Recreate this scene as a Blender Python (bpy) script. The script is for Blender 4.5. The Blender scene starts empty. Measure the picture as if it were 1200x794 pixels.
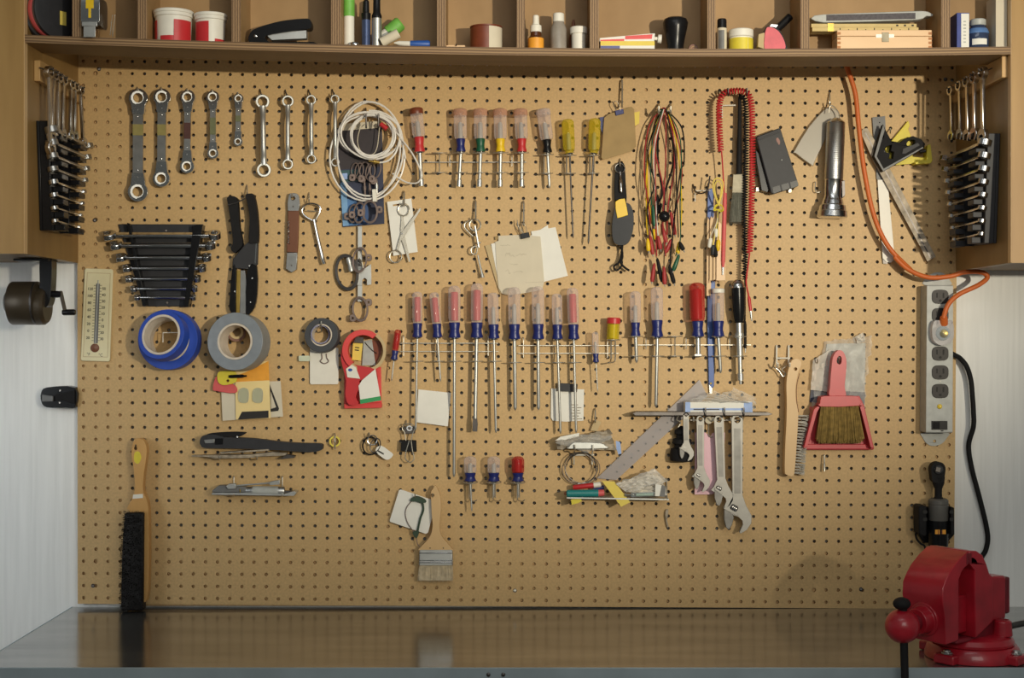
import bpy, bmesh, math, random
from mathutils import Vector, Matrix
from mathutils.geometry import tessellate_polygon
random.seed(7)
SC = bpy.context.scene
COL = SC.collection
D = 3.0; F = 1692.0; CZ = 1.47            # camera distance from the board, focal length in pixels, lens height
WALL = 0.0185                              # the wall lies this far behind the board's face
def S_(d): return (D - d) / F
def P(x, y, d=0.0):                        # a point d metres in front of the board
    s = S_(d); return Vector(((x - 600) * s, -d, CZ - (y - 397) * s))
def lin(c):
    return tuple(((v/255)/12.92 if v/255 <= .04045 else ((v/255+.055)/1.055)**2.4) for v in c) + (1,)

# ------------------------------------------------------------------ materials
def new_mat(name):
    m = bpy.data.materials.new(name); m.use_nodes = True
    nt = m.node_tree; b = nt.nodes['Principled BSDF']; return m, nt, b
def mat(name, rgb, rough=.5, metal=0., var=.12, scale=60, bump=0., stretch=(1,1,1), emit=None, spec=None, coat=0.):
    m, nt, b = new_mat(name); N = nt.nodes; L = nt.links
    tc = N.new('ShaderNodeTexCoord'); mp = N.new('ShaderNodeMapping'); mp.inputs['Scale'].default_value = stretch
    L.new(tc.outputs['Object'], mp.inputs['Vector'])
    nz = N.new('ShaderNodeTexNoise'); nz.inputs['Scale'].default_value = scale; nz.inputs['Detail'].default_value = 5
    L.new(mp.outputs['Vector'], nz.inputs['Vector'])
    c = lin(rgb); rp = N.new('ShaderNodeValToRGB')
    rp.color_ramp.elements[0].position = .3; rp.color_ramp.elements[1].position = .7
    rp.color_ramp.elements[0].color = tuple(v*(1-var) for v in c[:3]) + (1,)
    rp.color_ramp.elements[1].color = tuple(min(1, v*(1+var)) for v in c[:3]) + (1,)
    L.new(nz.outputs['Fac'], rp.inputs['Fac']); L.new(rp.outputs['Color'], b.inputs['Base Color'])
    b.inputs['Roughness'].default_value = rough; b.inputs['Metallic'].default_value = metal
    if spec is not None: b.inputs['Specular IOR Level'].default_value = spec
    if coat: b.inputs['Coat Weight'].default_value = coat
    if bump:
        bp = N.new('ShaderNodeBump'); bp.inputs['Strength'].default_value = bump; bp.inputs['Distance'].default_value = .002
        L.new(nz.outputs['Fac'], bp.inputs['Height']); L.new(bp.outputs['Normal'], b.inputs['Normal'])
    if emit:
        b.inputs['Emission Color'].default_value = lin(emit[0]); b.inputs['Emission Strength'].default_value = emit[1]
    return m
def clear(name, rgb, fac=.35, rough=.12, bump=0.):
    m, nt, b = new_mat(name); N = nt.nodes; L = nt.links
    b.inputs['Base Color'].default_value = lin(rgb); b.inputs['Roughness'].default_value = rough
    tr = N.new('ShaderNodeBsdfTransparent'); c = lin(rgb); tr.inputs['Color'].default_value = tuple(.62+.38*v for v in c[:3]) + (1,)
    mx = N.new('ShaderNodeMixShader'); lw = N.new('ShaderNodeLayerWeight'); lw.inputs['Blend'].default_value = .35
    ma = N.new('ShaderNodeMath'); ma.operation = 'MULTIPLY_ADD'; ma.inputs[1].default_value = .6; ma.inputs[2].default_value = fac; ma.use_clamp = True
    L.new(lw.outputs['Facing'], ma.inputs[0]); L.new(ma.outputs[0], mx.inputs['Fac'])
    L.new(tr.outputs[0], mx.inputs[1]); L.new(b.outputs[0], mx.inputs[2]); L.new(mx.outputs[0], N['Material Output'].inputs['Surface'])
    nz = N.new('ShaderNodeTexNoise'); nz.inputs['Scale'].default_value = 90
    tc = N.new('ShaderNodeTexCoord'); L.new(tc.outputs['Object'], nz.inputs['Vector'])
    if bump:
        bp = N.new('ShaderNodeBump'); bp.inputs['Strength'].default_value = bump; bp.inputs['Distance'].default_value = .004
        L.new(nz.outputs['Fac'], bp.inputs['Height']); L.new(bp.outputs['Normal'], b.inputs['Normal'])
    return m
def stripes(name, c1, c2, axis, scale):    # plywood edge: light and dark layers across one axis
    m, nt, b = new_mat(name); N = nt.nodes; L = nt.links
    tc = N.new('ShaderNodeTexCoord'); wv = N.new('ShaderNodeTexWave'); wv.bands_direction = axis
    wv.inputs['Scale'].default_value = scale; wv.inputs['Distortion'].default_value = 1.2; wv.inputs['Detail'].default_value = 2; wv.inputs['Detail Scale'].default_value = 3
    rp = N.new('ShaderNodeValToRGB'); rp.color_ramp.elements[0].color = lin(c1); rp.color_ramp.elements[1].color = lin(c2)
    L.new(tc.outputs['Object'], wv.inputs['Vector']); L.new(wv.outputs['Fac'], rp.inputs['Fac']); L.new(rp.outputs['Color'], b.inputs['Base Color'])
    b.inputs['Roughness'].default_value = .6
    return m
def plywood(name, c1, c2, stretch, rough=.45):
    m, nt, b = new_mat(name); N = nt.nodes; L = nt.links
    tc = N.new('ShaderNodeTexCoord'); mp = N.new('ShaderNodeMapping'); mp.inputs['Scale'].default_value = stretch
    nz = N.new('ShaderNodeTexNoise'); nz.inputs['Scale'].default_value = 6; nz.inputs['Detail'].default_value = 8; nz.inputs['Distortion'].default_value = .6
    n2 = N.new('ShaderNodeTexNoise'); n2.inputs['Scale'].default_value = 40; n2.inputs['Detail'].default_value = 3
    L.new(tc.outputs['Object'], mp.inputs['Vector']); L.new(mp.outputs['Vector'], nz.inputs['Vector']); L.new(mp.outputs['Vector'], n2.inputs['Vector'])
    mx = N.new('ShaderNodeMath'); mx.operation = 'MULTIPLY_ADD'; mx.inputs[1].default_value = .35; L.new(n2.outputs['Fac'], mx.inputs[0]); L.new(nz.outputs['Fac'], mx.inputs[2])
    rp = N.new('ShaderNodeValToRGB'); rp.color_ramp.elements[0].position = .45; rp.color_ramp.elements[1].position = .9
    rp.color_ramp.elements[0].color = lin(c1); rp.color_ramp.elements[1].color = lin(c2)
    L.new(mx.outputs[0], rp.inputs['Fac']); L.new(rp.outputs['Color'], b.inputs['Base Color'])
    b.inputs['Roughness'].default_value = rough
    return m

W = {}
W['peg'] = mat('hardboard', (200,166,114), .55, 0, .10, 220, .05)
W['peg_hole'] = mat('hardboard_core', (150,112,66), .8)
W['batten'] = mat('batten_wood', (196,160,110), .7, 0, .15, 20, 0, (8,8,1))
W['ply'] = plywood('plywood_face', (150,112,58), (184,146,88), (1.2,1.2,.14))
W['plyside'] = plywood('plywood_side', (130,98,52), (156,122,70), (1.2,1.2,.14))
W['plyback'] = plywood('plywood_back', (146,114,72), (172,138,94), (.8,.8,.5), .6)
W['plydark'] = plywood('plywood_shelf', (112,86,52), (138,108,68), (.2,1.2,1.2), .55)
W['edge_z'] = stripes('ply_edge_flat', (100,74,48), (164,132,96), 'Z', 70)
W['edge_x'] = stripes('ply_edge_upright', (100,74,48), (162,130,94), 'X', 70)
W['strip'] = plywood('pine_strip', (186,146,90), (206,168,112), (1,.2,1))
W['white'] = mat('white_painted_boards', (243,243,240), .55, 0, .05, 14, .5, (9,9,.35))
W['concrete'] = mat('concrete', (120,118,114), .8, 0, .2, 8)
W['chrome'] = mat('chrome', (205,205,205), .2, 1, .06, 40)
W['steel'] = mat('brushed_steel', (176,176,174), .36, 1, .12, 50)
W['satin'] = mat('satin_steel', (196,197,194), .42, .85, .08, 40)
W['dark_steel'] = mat('dark_steel', (96,92,90), .42, .9, .2, 50)
W['wire'] = mat('zinc_wire', (196,190,176), .35, .8, .08, 40)
W['rusty'] = mat('stained_steel', (160,148,130), .6, .3, .42, 70)
W['brass'] = mat('brass', (196,164,88), .35, .9)
W['clampmetal'] = mat('galvanised_metal', (132,116,110), .55, .5, .2, 60)
W['black'] = mat('black_plastic', (24,24,26), .26, 0, .15, 60, spec=.25)
W['softblack'] = mat('black_rubber', (30,29,30), .7, 0, .15, 60, spec=.2)
W['grey'] = mat('charcoal_plastic', (52,52,55), .5, 0, .1, 60, spec=.3)
W['midgrey'] = mat('grey_plastic', (112,112,112), .5)
W['lightgrey'] = mat('light_grey_paint', (176,178,174), .45)
W['white_p'] = mat('white_plastic', (232,228,216), .45, 0, .03)
W['paper'] = mat('white_paper', (236,234,226), .8, 0, .03, 30)
W['manila'] = mat('manila_card', (214,204,182), .8, 0, .04, 30)
W['tan'] = mat('tan_card', (196,174,132), .8, 0, .06, 30)
W['kraft'] = mat('kraft_board', (168,142,98), .85, 0, .08, 40)
W['cream'] = mat('cream_plastic', (228,218,178), .5, 0, .03)
W['pencil'] = mat('pencil_mark', (150,140,122), .9)
W['ink'] = mat('black_print', (38,36,34), .7)
W['outlet'] = mat('outlet_brown', (42,37,36), .45, spec=.3)
W['rulewood'] = mat('pale_rule_wood', (204,180,120), .6, 0, .06)
W['motor'] = mat('grey_motor_plastic', (92,90,86), .45, 0, .06)
W['red'] = mat('red_plastic', (196,48,52), .4, 0, .05)
W['redsoft'] = mat('coral_red_plastic', (222,74,72), .4, 0, .05)
W['pinkred'] = mat('faded_red', (214,92,92), .5, 0, .05)
W['vise'] = mat('red_enamel', (168,26,42), .34, 0, .22, 24, .12, coat=.3)
W['visedark'] = mat('worn_red_enamel', (120,20,34), .5, 0, .3, 24, .15)
W['blue'] = mat('blue_tape', (36,74,178), .5, 0, .06)
W['navy'] = mat('navy_plastic', (30,40,108), .35, 0, .06)
W['bluep'] = mat('blue_plastic', (40,84,160), .4, 0, .06)
W['paleblue'] = mat('pale_blue_print', (150,176,224), .5)
W['skyblue'] = mat('blue_card', (78,124,178), .5, 0, .2, 14)
W['navycard'] = mat('dark_blue_card', (40,46,72), .5, 0, .2, 14)
W['teal'] = mat('teal_plastic', (34,128,128), .4)
W['green'] = mat('green_plastic', (24,86,60), .4)
W['brightgreen'] = mat('bright_green', (112,178,74), .5)
W['printgreen'] = mat('green_print', (52,156,92), .5)
W['darkgreen'] = mat('dark_green_rubber', (52,72,56), .6)
W['yellow'] = mat('yellow_plastic', (236,196,30), .4, 0, .05)
W['yellowpaper'] = mat('yellow_paper', (232,208,98), .7, 0, .04)
W['lemon'] = mat('lemon_paint', (222,204,60), .5, 0, .06)
W['orange'] = mat('orange_print', (238,164,52), .5, 0, .08)
W['orangecord'] = mat('orange_rubber', (206,104,44), .5, 0, .06)
W['pink'] = mat('pink_paper', (238,196,208), .7, 0, .02)
W['wood'] = plywood('pale_beech', (206,168,116), (222,188,138), (1,1,.2))
W['woodbrush'] = plywood('varnished_beech', (196,146,84), (214,168,104), (1,1,.2), .35)
W['woodbox'] = plywood('pale_pine_box', (224,184,138), (238,204,162), (.3,1,1))
W['darkwood'] = plywood('dark_wood', (104,62,40), (128,80,54), (1,1,.3))
W['brownp'] = mat('brown_plastic', (120,58,34), .4)
W['sharp'] = mat('brown_enamel', (74,64,50), .4, .4, .08)
W['amber'] = mat('amber_glass', (84,44,18), .2)
W['duct'] = mat('silver_tape', (140,146,152), .5, .25, .08)
W['blacktape'] = mat('black_tape', (70,72,76), .6, 0, .06)
W['core'] = mat('cardboard_core', (214,202,186), .8)
W['bristle'] = mat('straw_bristle', (150,124,66), .8, 0, .3, 120)
W['bristlepale'] = mat('pale_bristle', (206,190,160), .8, 0, .2, 120)
W['bristlegrey'] = mat('grey_bristle', (112,112,100), .8, 0, .2, 120)
W['bristleblack'] = mat('black_bristle', (30,27,26), .6, 0, .3, 120)
W['copper'] = clear('amber_cap', (226,176,146), .34, .06)
W['alloy'] = mat('wrench_alloy', (172,169,162), .55, .55, .1, 50)
W['alloydark'] = mat('wrench_alloy_dark', (132,130,126), .5, .6, .2, 50)
W['bristlewire'] = mat('steel_bristle', (150,146,138), .5, .4, .3, 90)
W['oldtin'] = mat('tarnished_tin', (150,142,122), .55, .4, .25, 60)
W['deepred'] = mat('deep_red_plastic', (190,44,54), .4, 0, .06)
W['leadred'] = mat('red_rubber', (164,48,48), .5, 0, .06)
W['acry'] = clear('clear_acrylic', (240,228,224), .17, .07)
W['acry_y'] = clear('yellow_acrylic', (226,206,50), .26, .1)
W['acry_r'] = clear('red_acrylic', (206,64,58), .28, .1)
W['bag'] = clear('clear_bag', (244,243,240), .12, .3, .2)
W['bagfog'] = clear('cloudy_bag', (244,240,232), .42, .4, .2)
W['frost'] = clear('frosted_plastic', (210,206,208), .40, .3)
W['pouch'] = clear('smoky_vinyl', (190,182,166), .6, .3)
W['glass'] = clear('clear_glass', (214,228,236), .12, .05)
W['tube'] = mat('white_tubing', (232,228,222), .35, 0, .03)
W['led'] = mat('red_indicator', (255,40,110), .4, emit=((255,60,130), 3))
W['lampy'] = mat('amber_indicator', (226,196,60), .3)

# ------------------------------------------------------------------ mesh builder
class M:
    def __init__(s): s.v = []; s.f = []; s.m = []; s.mi = 0; s.T = None
    def add(s, vs, fs):
        o = len(s.v)
        s.v += [(s.T @ Vector(p)) if s.T else Vector(p) for p in vs]
        for q in fs: s.f.append([o + i for i in q]); s.m.append(s.mi)
        return s
    def mat(s, i): s.mi = i; return s
    def poly(s, loops, back, front):       # solid between two copies of an outline (first loop) with holes (others)
        n = sum(map(len, loops)); vs = []
        for lp in loops: vs += [back(p) for p in lp]
        for lp in loops: vs += [front(p) for p in lp]
        tri = tessellate_polygon([[Vector((p[0], p[1], 0)) for p in lp] for lp in loops])
        fs = [list(t) for t in tri] + [[i + n for i in t] for t in tri]
        o = 0
        for lp in loops:
            k = len(lp)
            for i in range(k): fs.append([o + i, o + (i + 1) % k, o + (i + 1) % k + n, o + i + n])
            o += k
        return s.add(vs, fs)
    def prism(s, pts, d0, d1, holes=()):   # outline in photo pixels, between two distances from the board
        k = S_(max(d0, d1))
        g = lambda d: (lambda p: ((p[0]-600)*k, -d, CZ-(p[1]-397)*k))
        return s.poly([list(pts)] + [list(h) for h in holes], g(d0), g(d1))
    def box(s, x0, y0, x1, y1, d0, d1, a=0, r=0):
        if r: pts = rrect(x0, y0, x1, y1, r)
        else: pts = [(x0,y0),(x1,y0),(x1,y1),(x0,y1)]
        if a:
            cx, cy = (x0+x1)/2, (y0+y1)/2; c, q = math.cos(math.radians(a)), math.sin(math.radians(a))
            pts = [(cx+(x-cx)*c-(y-cy)*q, cy+(x-cx)*q+(y-cy)*c) for x, y in pts]
        return s.prism(pts, d0, d1)
    def lprism(s, pts, z0, z1, holes=()):  # outline in the local frame s.T
        return s.poly([list(pts)] + [list(h) for h in holes], lambda p: (p[0], p[1], z0), lambda p: (p[0], p[1], z1))
    def wbox(s, x0, x1, y0, y1, z0, z1):
        vs = [(x,y,z) for z in (z0,z1) for x,y in ((x0,y0),(x1,y0),(x1,y1),(x0,y1))]
        return s.add(vs, [[3,2,1,0],[4,5,6,7],[0,1,5,4],[1,2,6,5],[2,3,7,6],[3,0,4,7]])
    def tube(s, pts, r, n=8, closed=False, cap=True):
        pts = [Vector(p) for p in pts]; k = len(pts); R = r if callable(r) else (lambda t: r)
        up = None; vs = []
        for i, p in enumerate(pts):
            if closed: t = (pts[(i+1)%k] - pts[i-1])
            else: t = pts[min(i+1,k-1)] - pts[max(i-1,0)]
            if t.length < 1e-9: t = Vector((0,0,1))
            t.normalize()
            if up is None:
                up = t.orthogonal().normalized()
            up = (up - t*up.dot(t)); up = up.normalized() if up.length > 1e-6 else t.orthogonal().normalized()
            b = t.cross(up); rr = R(i/max(1,k-1))
            for j in range(n):
                a = 2*math.pi*j/n; vs.append(p + (up*math.cos(a) + b*math.sin(a))*rr)
        fs = []
        for i in range(k if closed else k-1):
            for j in range(n):
                a, b2 = i*n+j, i*n+(j+1)%n; c, d = ((i+1)%k)*n+(j+1)%n, ((i+1)%k)*n+j
                fs.append([a,b2,c,d])
        if cap and not closed: fs += [list(range(n))[::-1], list(range((k-1)*n, k*n))]
        return s.add(vs, fs)
    def lathe(s, a, b, prof, n=20, flute=0, nf=6):   # prof: (t along a->b, radius in metres)
        a = Vector(a); b = Vector(b); t = (b-a).normalized()
        u = t.cross(Vector((0,1,0))); u = u.normalized() if u.length > 1e-4 else Vector((1,0,0)); w = t.cross(u)
        vs = []; fs = []
        for q, r in prof:
            c = a + (b-a)*q
            for j in range(n):
                an = 2*math.pi*j/n; rr = r*(1 - flute*(.5+.5*math.cos(nf*an)))
                vs.append(c + (u*math.cos(an) + w*math.sin(an))*rr)
        k = len(prof)
        for i in range(k-1):
            for j in range(n): fs.append([i*n+j, i*n+(j+1)%n, (i+1)*n+(j+1)%n, (i+1)*n+j])
        fs += [list(range(n))[::-1], list(range((k-1)*n, k*n))]
        return s.add(vs, fs)
    def ring(s, a, b, ro, ri, n=40):       # hollow cylinder from a to b
        a = Vector(a); b = Vector(b); t = (b-a).normalized(); u = t.orthogonal().normalized(); w = t.cross(u); vs = []
        for c, r in ((a,ro),(b,ro),(b,ri),(a,ri)):
            for j in range(n):
                an = 2*math.pi*j/n; vs.append(c + (u*math.cos(an) + w*math.sin(an))*r)
        return s.add(vs, [[i*n+j, i*n+(j+1)%n, ((i+1)%4)*n+(j+1)%n, ((i+1)%4)*n+j] for i in range(4) for j in range(n)])
    def ball(s, c, r, sc=(1,1,1), nu=20, nv=12):
        c = Vector(c); vs = []; fs = []
        for i in range(nv+1):
            th = math.pi*i/nv
            for j in range(nu):
                ph = 2*math.pi*j/nu
                vs.append(c + Vector((math.sin(th)*math.cos(ph)*r*sc[0], math.sin(th)*math.sin(ph)*r*sc[1], math.cos(th)*r*sc[2])))
        for i in range(nv):
            for j in range(nu): fs.append([i*nu+j, (i+1)*nu+j, (i+1)*nu+(j+1)%nu, i*nu+(j+1)%nu])
        return s.add(vs, fs)
    def sheet(s, q, d, nx=10, ny=10, amp=.002, th=.0006, dd=(0,0,0,0), seed=0, edge=0):   # thin crumpled sheet; q: four pixel corners
        rn = random.Random(seed); vs = []
        grid = [[rn.uniform(-1,1) for _ in range(nx+1)] for _ in range(ny+1)]
        for k in (0, 1):
            for j in range(ny+1):
                v = j/ny
                for i in range(nx+1):
                    u = i/nx
                    w4 = ((1-u)*(1-v), u*(1-v), u*v, (1-u)*v)
                    e = edge*rn.uniform(-1,1) if (i in (0,nx) or j in (0,ny)) and k == 0 else 0
                    if k == 0: grid[j][i] = (grid[j][i], e)
                    e = grid[j][i][1]
                    x = sum(w*p[0] for w, p in zip(w4, q)) + e; y = sum(w*p[1] for w, p in zip(w4, q)) + e*.7
                    dq = d + sum(w*z for w, z in zip(w4, dd)) + amp*grid[j][i][0] - k*th
                    p = P(x, y, d); vs.append((p.x, -dq, p.z))
        n = (nx+1)*(ny+1); fs = []
        for j in range(ny):
            for i in range(nx):
                a = j*(nx+1)+i; f = [a, a+1, a+nx+2, a+nx+1]; fs.append(f); fs.append([q2+n for q2 in f[::-1]])
        per = [i for i in range(nx+1)] + [(j+1)*(nx+1)-1 for j in range(1,ny+1)] + [ny*(nx+1)+i for i in range(nx-1,-1,-1)] + [j*(nx+1) for j in range(ny-1,0,-1)]
        for a, b in zip(per, per[1:]+per[:1]): fs.append([a, b, b+n, a+n])
        return s.add(vs, fs)

def rrect(x0, y0, x1, y1, r, n=4):
    out = []
    for cx, cy, a0 in ((x1-r,y0+r,-90),(x1-r,y1-r,0),(x0+r,y1-r,90),(x0+r,y0+r,180)):
        for i in range(n+1):
            a = math.radians(a0 + 90*i/n); out.append((cx+r*math.cos(a), cy+r*math.sin(a)))
    return out
def circ(cx, cy, r, n=24, ry=None, a=0):
    ry = ry or r; c, q = math.cos(math.radians(a)), math.sin(math.radians(a)); o = []
    for i in range(n):
        t = 2*math.pi*i/n; x, y = r*math.cos(t), ry*math.sin(t); o.append((cx+x*c-y*q, cy+x*q+y*c))
    return o
def catmull(pts, n=6, closed=False):
    P_ = [Vector(p) for p in pts]; k = len(P_); o = []
    for i in range(k if closed else k-1):
        g = (lambda j: P_[j % k]) if closed else (lambda j: P_[max(0, min(k-1, j))])
        a, b, c, d = g(i-1), g(i), g(i+1), g(i+2)
        for m in range(n):
            t = m/n; o.append(.5*((2*b)+(c-a)*t+(2*a-5*b+4*c-d)*t*t+(3*b-a-3*c+d)*t**3))
    if not closed: o.append(P_[-1])
    return o
def smooth2(pts, n=5): return [(v.x, v.y) for v in catmull([(x,y,0) for x,y in pts], n, True)]
def pp(*pts): return [P(*p) for p in pts]
def sp(*pts, n=6, closed=False): return catmull(pp(*pts), n, closed)
def C(ox, oy, s): return lambda *pts: [(ox+x/s, oy+y/s) for x, y in pts]
def px(r, d=0): return r*S_(d)
def frame(o, x, z):
    x = Vector(x).normalized(); z = Vector(z); z = (z - x*z.dot(x)).normalized(); y = z.cross(x)
    m = Matrix((x, y, z)).transposed().to_4x4(); m.translation = Vector(o); return m

def finish(name, m, mats, parent=None, bevel=0., loc=None, angle=35):
    me = bpy.data.meshes.new(name)
    if loc is None:
        if parent is not None: loc = parent.location.copy()
        else:
            lo = [min(v[i] for v in m.v) for i in range(3)]; hi = [max(v[i] for v in m.v) for i in range(3)]
            loc = Vector(((lo[0]+hi[0])/2, (lo[1]+hi[1])/2, lo[2]))
    me.from_pydata([v - loc for v in m.v], [], m.f)
    bm = bmesh.new(); bm.from_mesh(me); bmesh.ops.recalc_face_normals(bm, faces=bm.faces); bm.to_mesh(me); bm.free()
    for q in (mats if isinstance(mats, (list, tuple)) else [mats]): me.materials.append(W[q] if isinstance(q, str) else q)
    me.polygons.foreach_set('material_index', m.m); me.polygons.foreach_set('use_smooth', [True]*len(me.polygons))
    me.set_sharp_from_angle(angle=math.radians(angle)); me.update()
    o = bpy.data.objects.new(name, me); COL.objects.link(o)
    if parent is not None: o.parent = parent
    else: o.location = loc
    if bevel:
        b = o.modifiers.new('bevel', 'BEVEL'); b.width = bevel; b.segments = 2; b.limit_method = 'ANGLE'; b.angle_limit = math.radians(40)
    return o
def tag(o, label, cat, group=None):
    o['label'] = label; o['category'] = cat
    if group: o['group'] = group
    return o
def T(name, label, cat, x, y, d, group=None):
    e = bpy.data.objects.new(name, None); COL.objects.link(e); e.location = P(x, y, d); e.empty_display_size = .02
    return tag(e, label, cat, group)
def sub(o, name, m, mats, root, bevel=0.):  # a sub-part: child of part o, which sits at the root's origin
    c = finish(name, m, mats, None, bevel, root.location.copy()); c.location = (0,0,0); c.parent = o; return c
def B(name, m, mats, parent, bevel=0., label=None):
    o = finish(name, m, mats, parent, bevel)
    if label: o['label'] = label
    return o
def S(name, m, mats, label, cat, group=None, bevel=0.):
    return tag(finish(name, m, mats, None, bevel), label, cat, group)
def ST(name, m, mats, bevel=0.):
    o = finish(name, m, mats, None, bevel); o['kind'] = 'structure'; return o
def text(s, x, y, d, size, material, parent, name='lettering', a=0, bold=0):   # raised lettering facing the room; size in pixels of cap height
    cu = bpy.data.curves.new(name, 'FONT'); cu.body = s; cu.align_x = 'CENTER'; cu.align_y = 'CENTER'; cu.size = size*1.4*S_(d); cu.extrude = .00015; cu.offset = bold
    ob = bpy.data.objects.new(name, cu); COL.objects.link(ob); bpy.context.view_layer.update()
    me = bpy.data.meshes.new_from_object(ob.evaluated_get(bpy.context.evaluated_depsgraph_get())); bpy.data.objects.remove(ob)
    me.transform(Matrix.Rotation(math.radians(90), 4, 'X')); me.transform(Matrix.Rotation(math.radians(-a), 4, 'Y'))
    me.transform(Matrix.Translation(P(x, y, d) - parent.location))
    me.materials.clear(); me.materials.append(W[material])
    o = bpy.data.objects.new(name, me); COL.objects.link(o); o.parent = parent; return o
# ================================================================== the place
m = M().wbox(-3.2, 3.2, WALL, WALL+.1, -.02, 3.0); ST('wall_back', m, 'white')
m = M().wbox(-3.2, 3.2, -6.0, WALL, -.06, 0); ST('floor', m, 'concrete')

# ---- pegboard: a real perforated panel on battens
def HP(i, j):                              # hole centre, column i, row j
    u, v = i/71., j/44.
    x = (1-u)*(1-v)*97.6 + u*(1-v)*1116 + (1-u)*v*98.2 + u*v*1110.5
    y = (1-u)*(1-v)*71.5 + u*(1-v)*79.5 + (1-u)*v*700 + u*v*706
    p = P(x, y, 0); return p.x, p.z
peg = T('pegboard', 'large brown perforated hardboard panel behind all the hanging tools', 'pegboard', 600, 712, 0)
BIG = {(1,1),(1,41),(1,13),(60,43),(66,43),(26,40),(26,43),(38,42)}
m = M(); r0 = .0036; th = .006; J0 = -4
idx = {}; NI, NJ = 72, 45
vs = m.v
def corner(i, j):
    if (i, j) not in idx:
        x, z = HP(i-.5, j-.5); idx[(i, j)] = len(vs); vs.append(Vector((x, 0, z)))
    return idx[(i, j)]
def mid(a, b):
    k = ('m', min(a,b), max(a,b))
    if k not in idx:
        idx[k] = len(vs); vs.append((vs[a]+vs[b])/2)
    return idx[k]
def face(q, mi): m.f.append(q); m.m.append(mi)
for j in range(J0, NJ):
    for i in range(NI):
        c = [corner(i,j), corner(i+1,j), corner(i+1,j+1), corner(i,j+1)]
        if j < -1: face(c, 0); continue
        o = [c[0], mid(c[0],c[1]), c[1], mid(c[1],c[2]), c[2], mid(c[2],c[3]), c[3], mid(c[3],c[0])]
        x, z = HP(i, j); n0 = len(vs)
        big = r0*(1.3 if (i,j) in BIG else 1)
        for yy in (0, th):
            for k in range(8):
                a = math.radians(135 - 45*k); vs.append(Vector((x+big*math.cos(a), yy, z+big*math.sin(a))))
        for k in range(8):
            face([o[k], n0+k, n0+(k+1)%8, o[(k+1)%8]], 0); face([n0+k, n0+8+k, n0+8+(k+1)%8, n0+(k+1)%8], 1)
per = [(i, J0) for i in range(NI+1)] + [(NI, j) for j in range(J0+1, NJ+1)] + [(i, NJ) for i in range(NI-1, -1, -1)] + [(0, j) for j in range(NJ-1, J0, -1)]
pi = [corner(*q) for q in per]; n0 = len(vs)
for q in pi: vs.append(vs[q] + Vector((0, th, 0)))
for k in range(len(pi)): face([pi[k], pi[(k+1)%len(pi)], n0+(k+1)%len(pi), n0+k], 0)
me = bpy.data.meshes.new('panel'); me.from_pydata([v - peg.location for v in vs], [], m.f)
me.materials.append(W['peg']); me.materials.append(W['peg_hole']); me.polygons.foreach_set('material_index', m.m)
bm = bmesh.new(); bm.from_mesh(me); bmesh.ops.recalc_face_normals(bm, faces=bm.faces); 
bm.faces.ensure_lookup_table()
if sum(f.normal.y*f.calc_area() for f in bm.faces) > 0: bmesh.ops.reverse_faces(bm, faces=bm.faces)
bm.to_mesh(me); bm.free()
o = bpy.data.objects.new('panel', me); COL.objects.link(o); o.parent = peg
def batten(i0, i1, j0, j1):
    x0, z0 = HP(i0, j0); x1, z1 = HP(i1, j1)
    B('batten', M().wbox(min(x0,x1), max(x0,x1), th, WALL-.0002, min(z0,z1), max(z0,z1)), 'batten', peg)
batten(-.35, 3.4, -3, 44.2); batten(68.6, 71.3, -3, 44.2); batten(24.6, 25.4, 0, 39.3); batten(45.6, 46.4, 0, 39.3)
batten(3.5, 68.5, 39.5, 44.3); batten(3.5, 24.5, -3, -.6); batten(25.5, 45.5, -3, -.6); batten(46.5, 68.5, -3, -.6)
for (x, y) in ((603.5, 691.5), (1009, 690), (116, 81), (111, 258), (109, 686), (1108, 93)):
    B('screw', M().lathe(P(x,y,0), P(x,y,.0025), [(0,.0042),(.5,.004),(1,.0022)], 14), 'wire' if x == 603.5 else 'dark_steel', peg)

# ---- workbench
WT = CZ - .5594                              # worktop height
wb = T('workbench', 'steel topped workbench with a worn reflective surface under the pegboard', 'workbench', 600, 712, .25)
wb.location = (0, -.27, 0)
def steel_top():
    m_, nt, b = new_mat('worn_steel_top'); N = nt.nodes; L = nt.links
    tc = N.new('ShaderNodeTexCoord'); mp = N.new('ShaderNodeMapping'); mp.inputs['Scale'].default_value = (1.2, 6, 1)
    n1 = N.new('ShaderNodeTexNoise'); n1.inputs['Scale'].default_value = 3; n1.inputs['Detail'].default_value = 6
    n2 = N.new('ShaderNodeTexNoise'); n2.inputs['Scale'].default_value = 30; n2.inputs['Detail'].default_value = 4
    L.new(tc.outputs['Object'], mp.inputs['Vector']); L.new(mp.outputs['Vector'], n1.inputs['Vector']); L.new(mp.outputs['Vector'], n2.inputs['Vector'])
    rp = N.new('ShaderNodeValToRGB'); rp.color_ramp.elements[0].position = .35; rp.color_ramp.elements[1].position = .72
    rp.color_ramp.elements[0].color = lin((146,146,146)); rp.color_ramp.elements[1].color = lin((180,180,178))
    L.new(n1.outputs['Fac'], rp.inputs['Fac']); L.new(rp.outputs['Color'], b.inputs['Base Color'])
    b.inputs['Metallic'].default_value = .85
    r2 = N.new('ShaderNodeMapRange'); r2.inputs['To Min'].default_value = .07; r2.inputs['To Max'].default_value = .24
    L.new(n2.outputs['Fac'], r2.inputs['Value']); L.new(r2.outputs[0], b.inputs['Roughness'])
    return m_
W['bench'] = steel_top()
W['bluesteel'] = mat('grey_blue_steel', (176,190,196), .4, .4, .1, 12)
XL = -.917; YF = -.541
B('worktop', M().wbox(XL, 1.55, YF, WALL-.001, WT-.004, WT), 'bench', wb)
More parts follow.
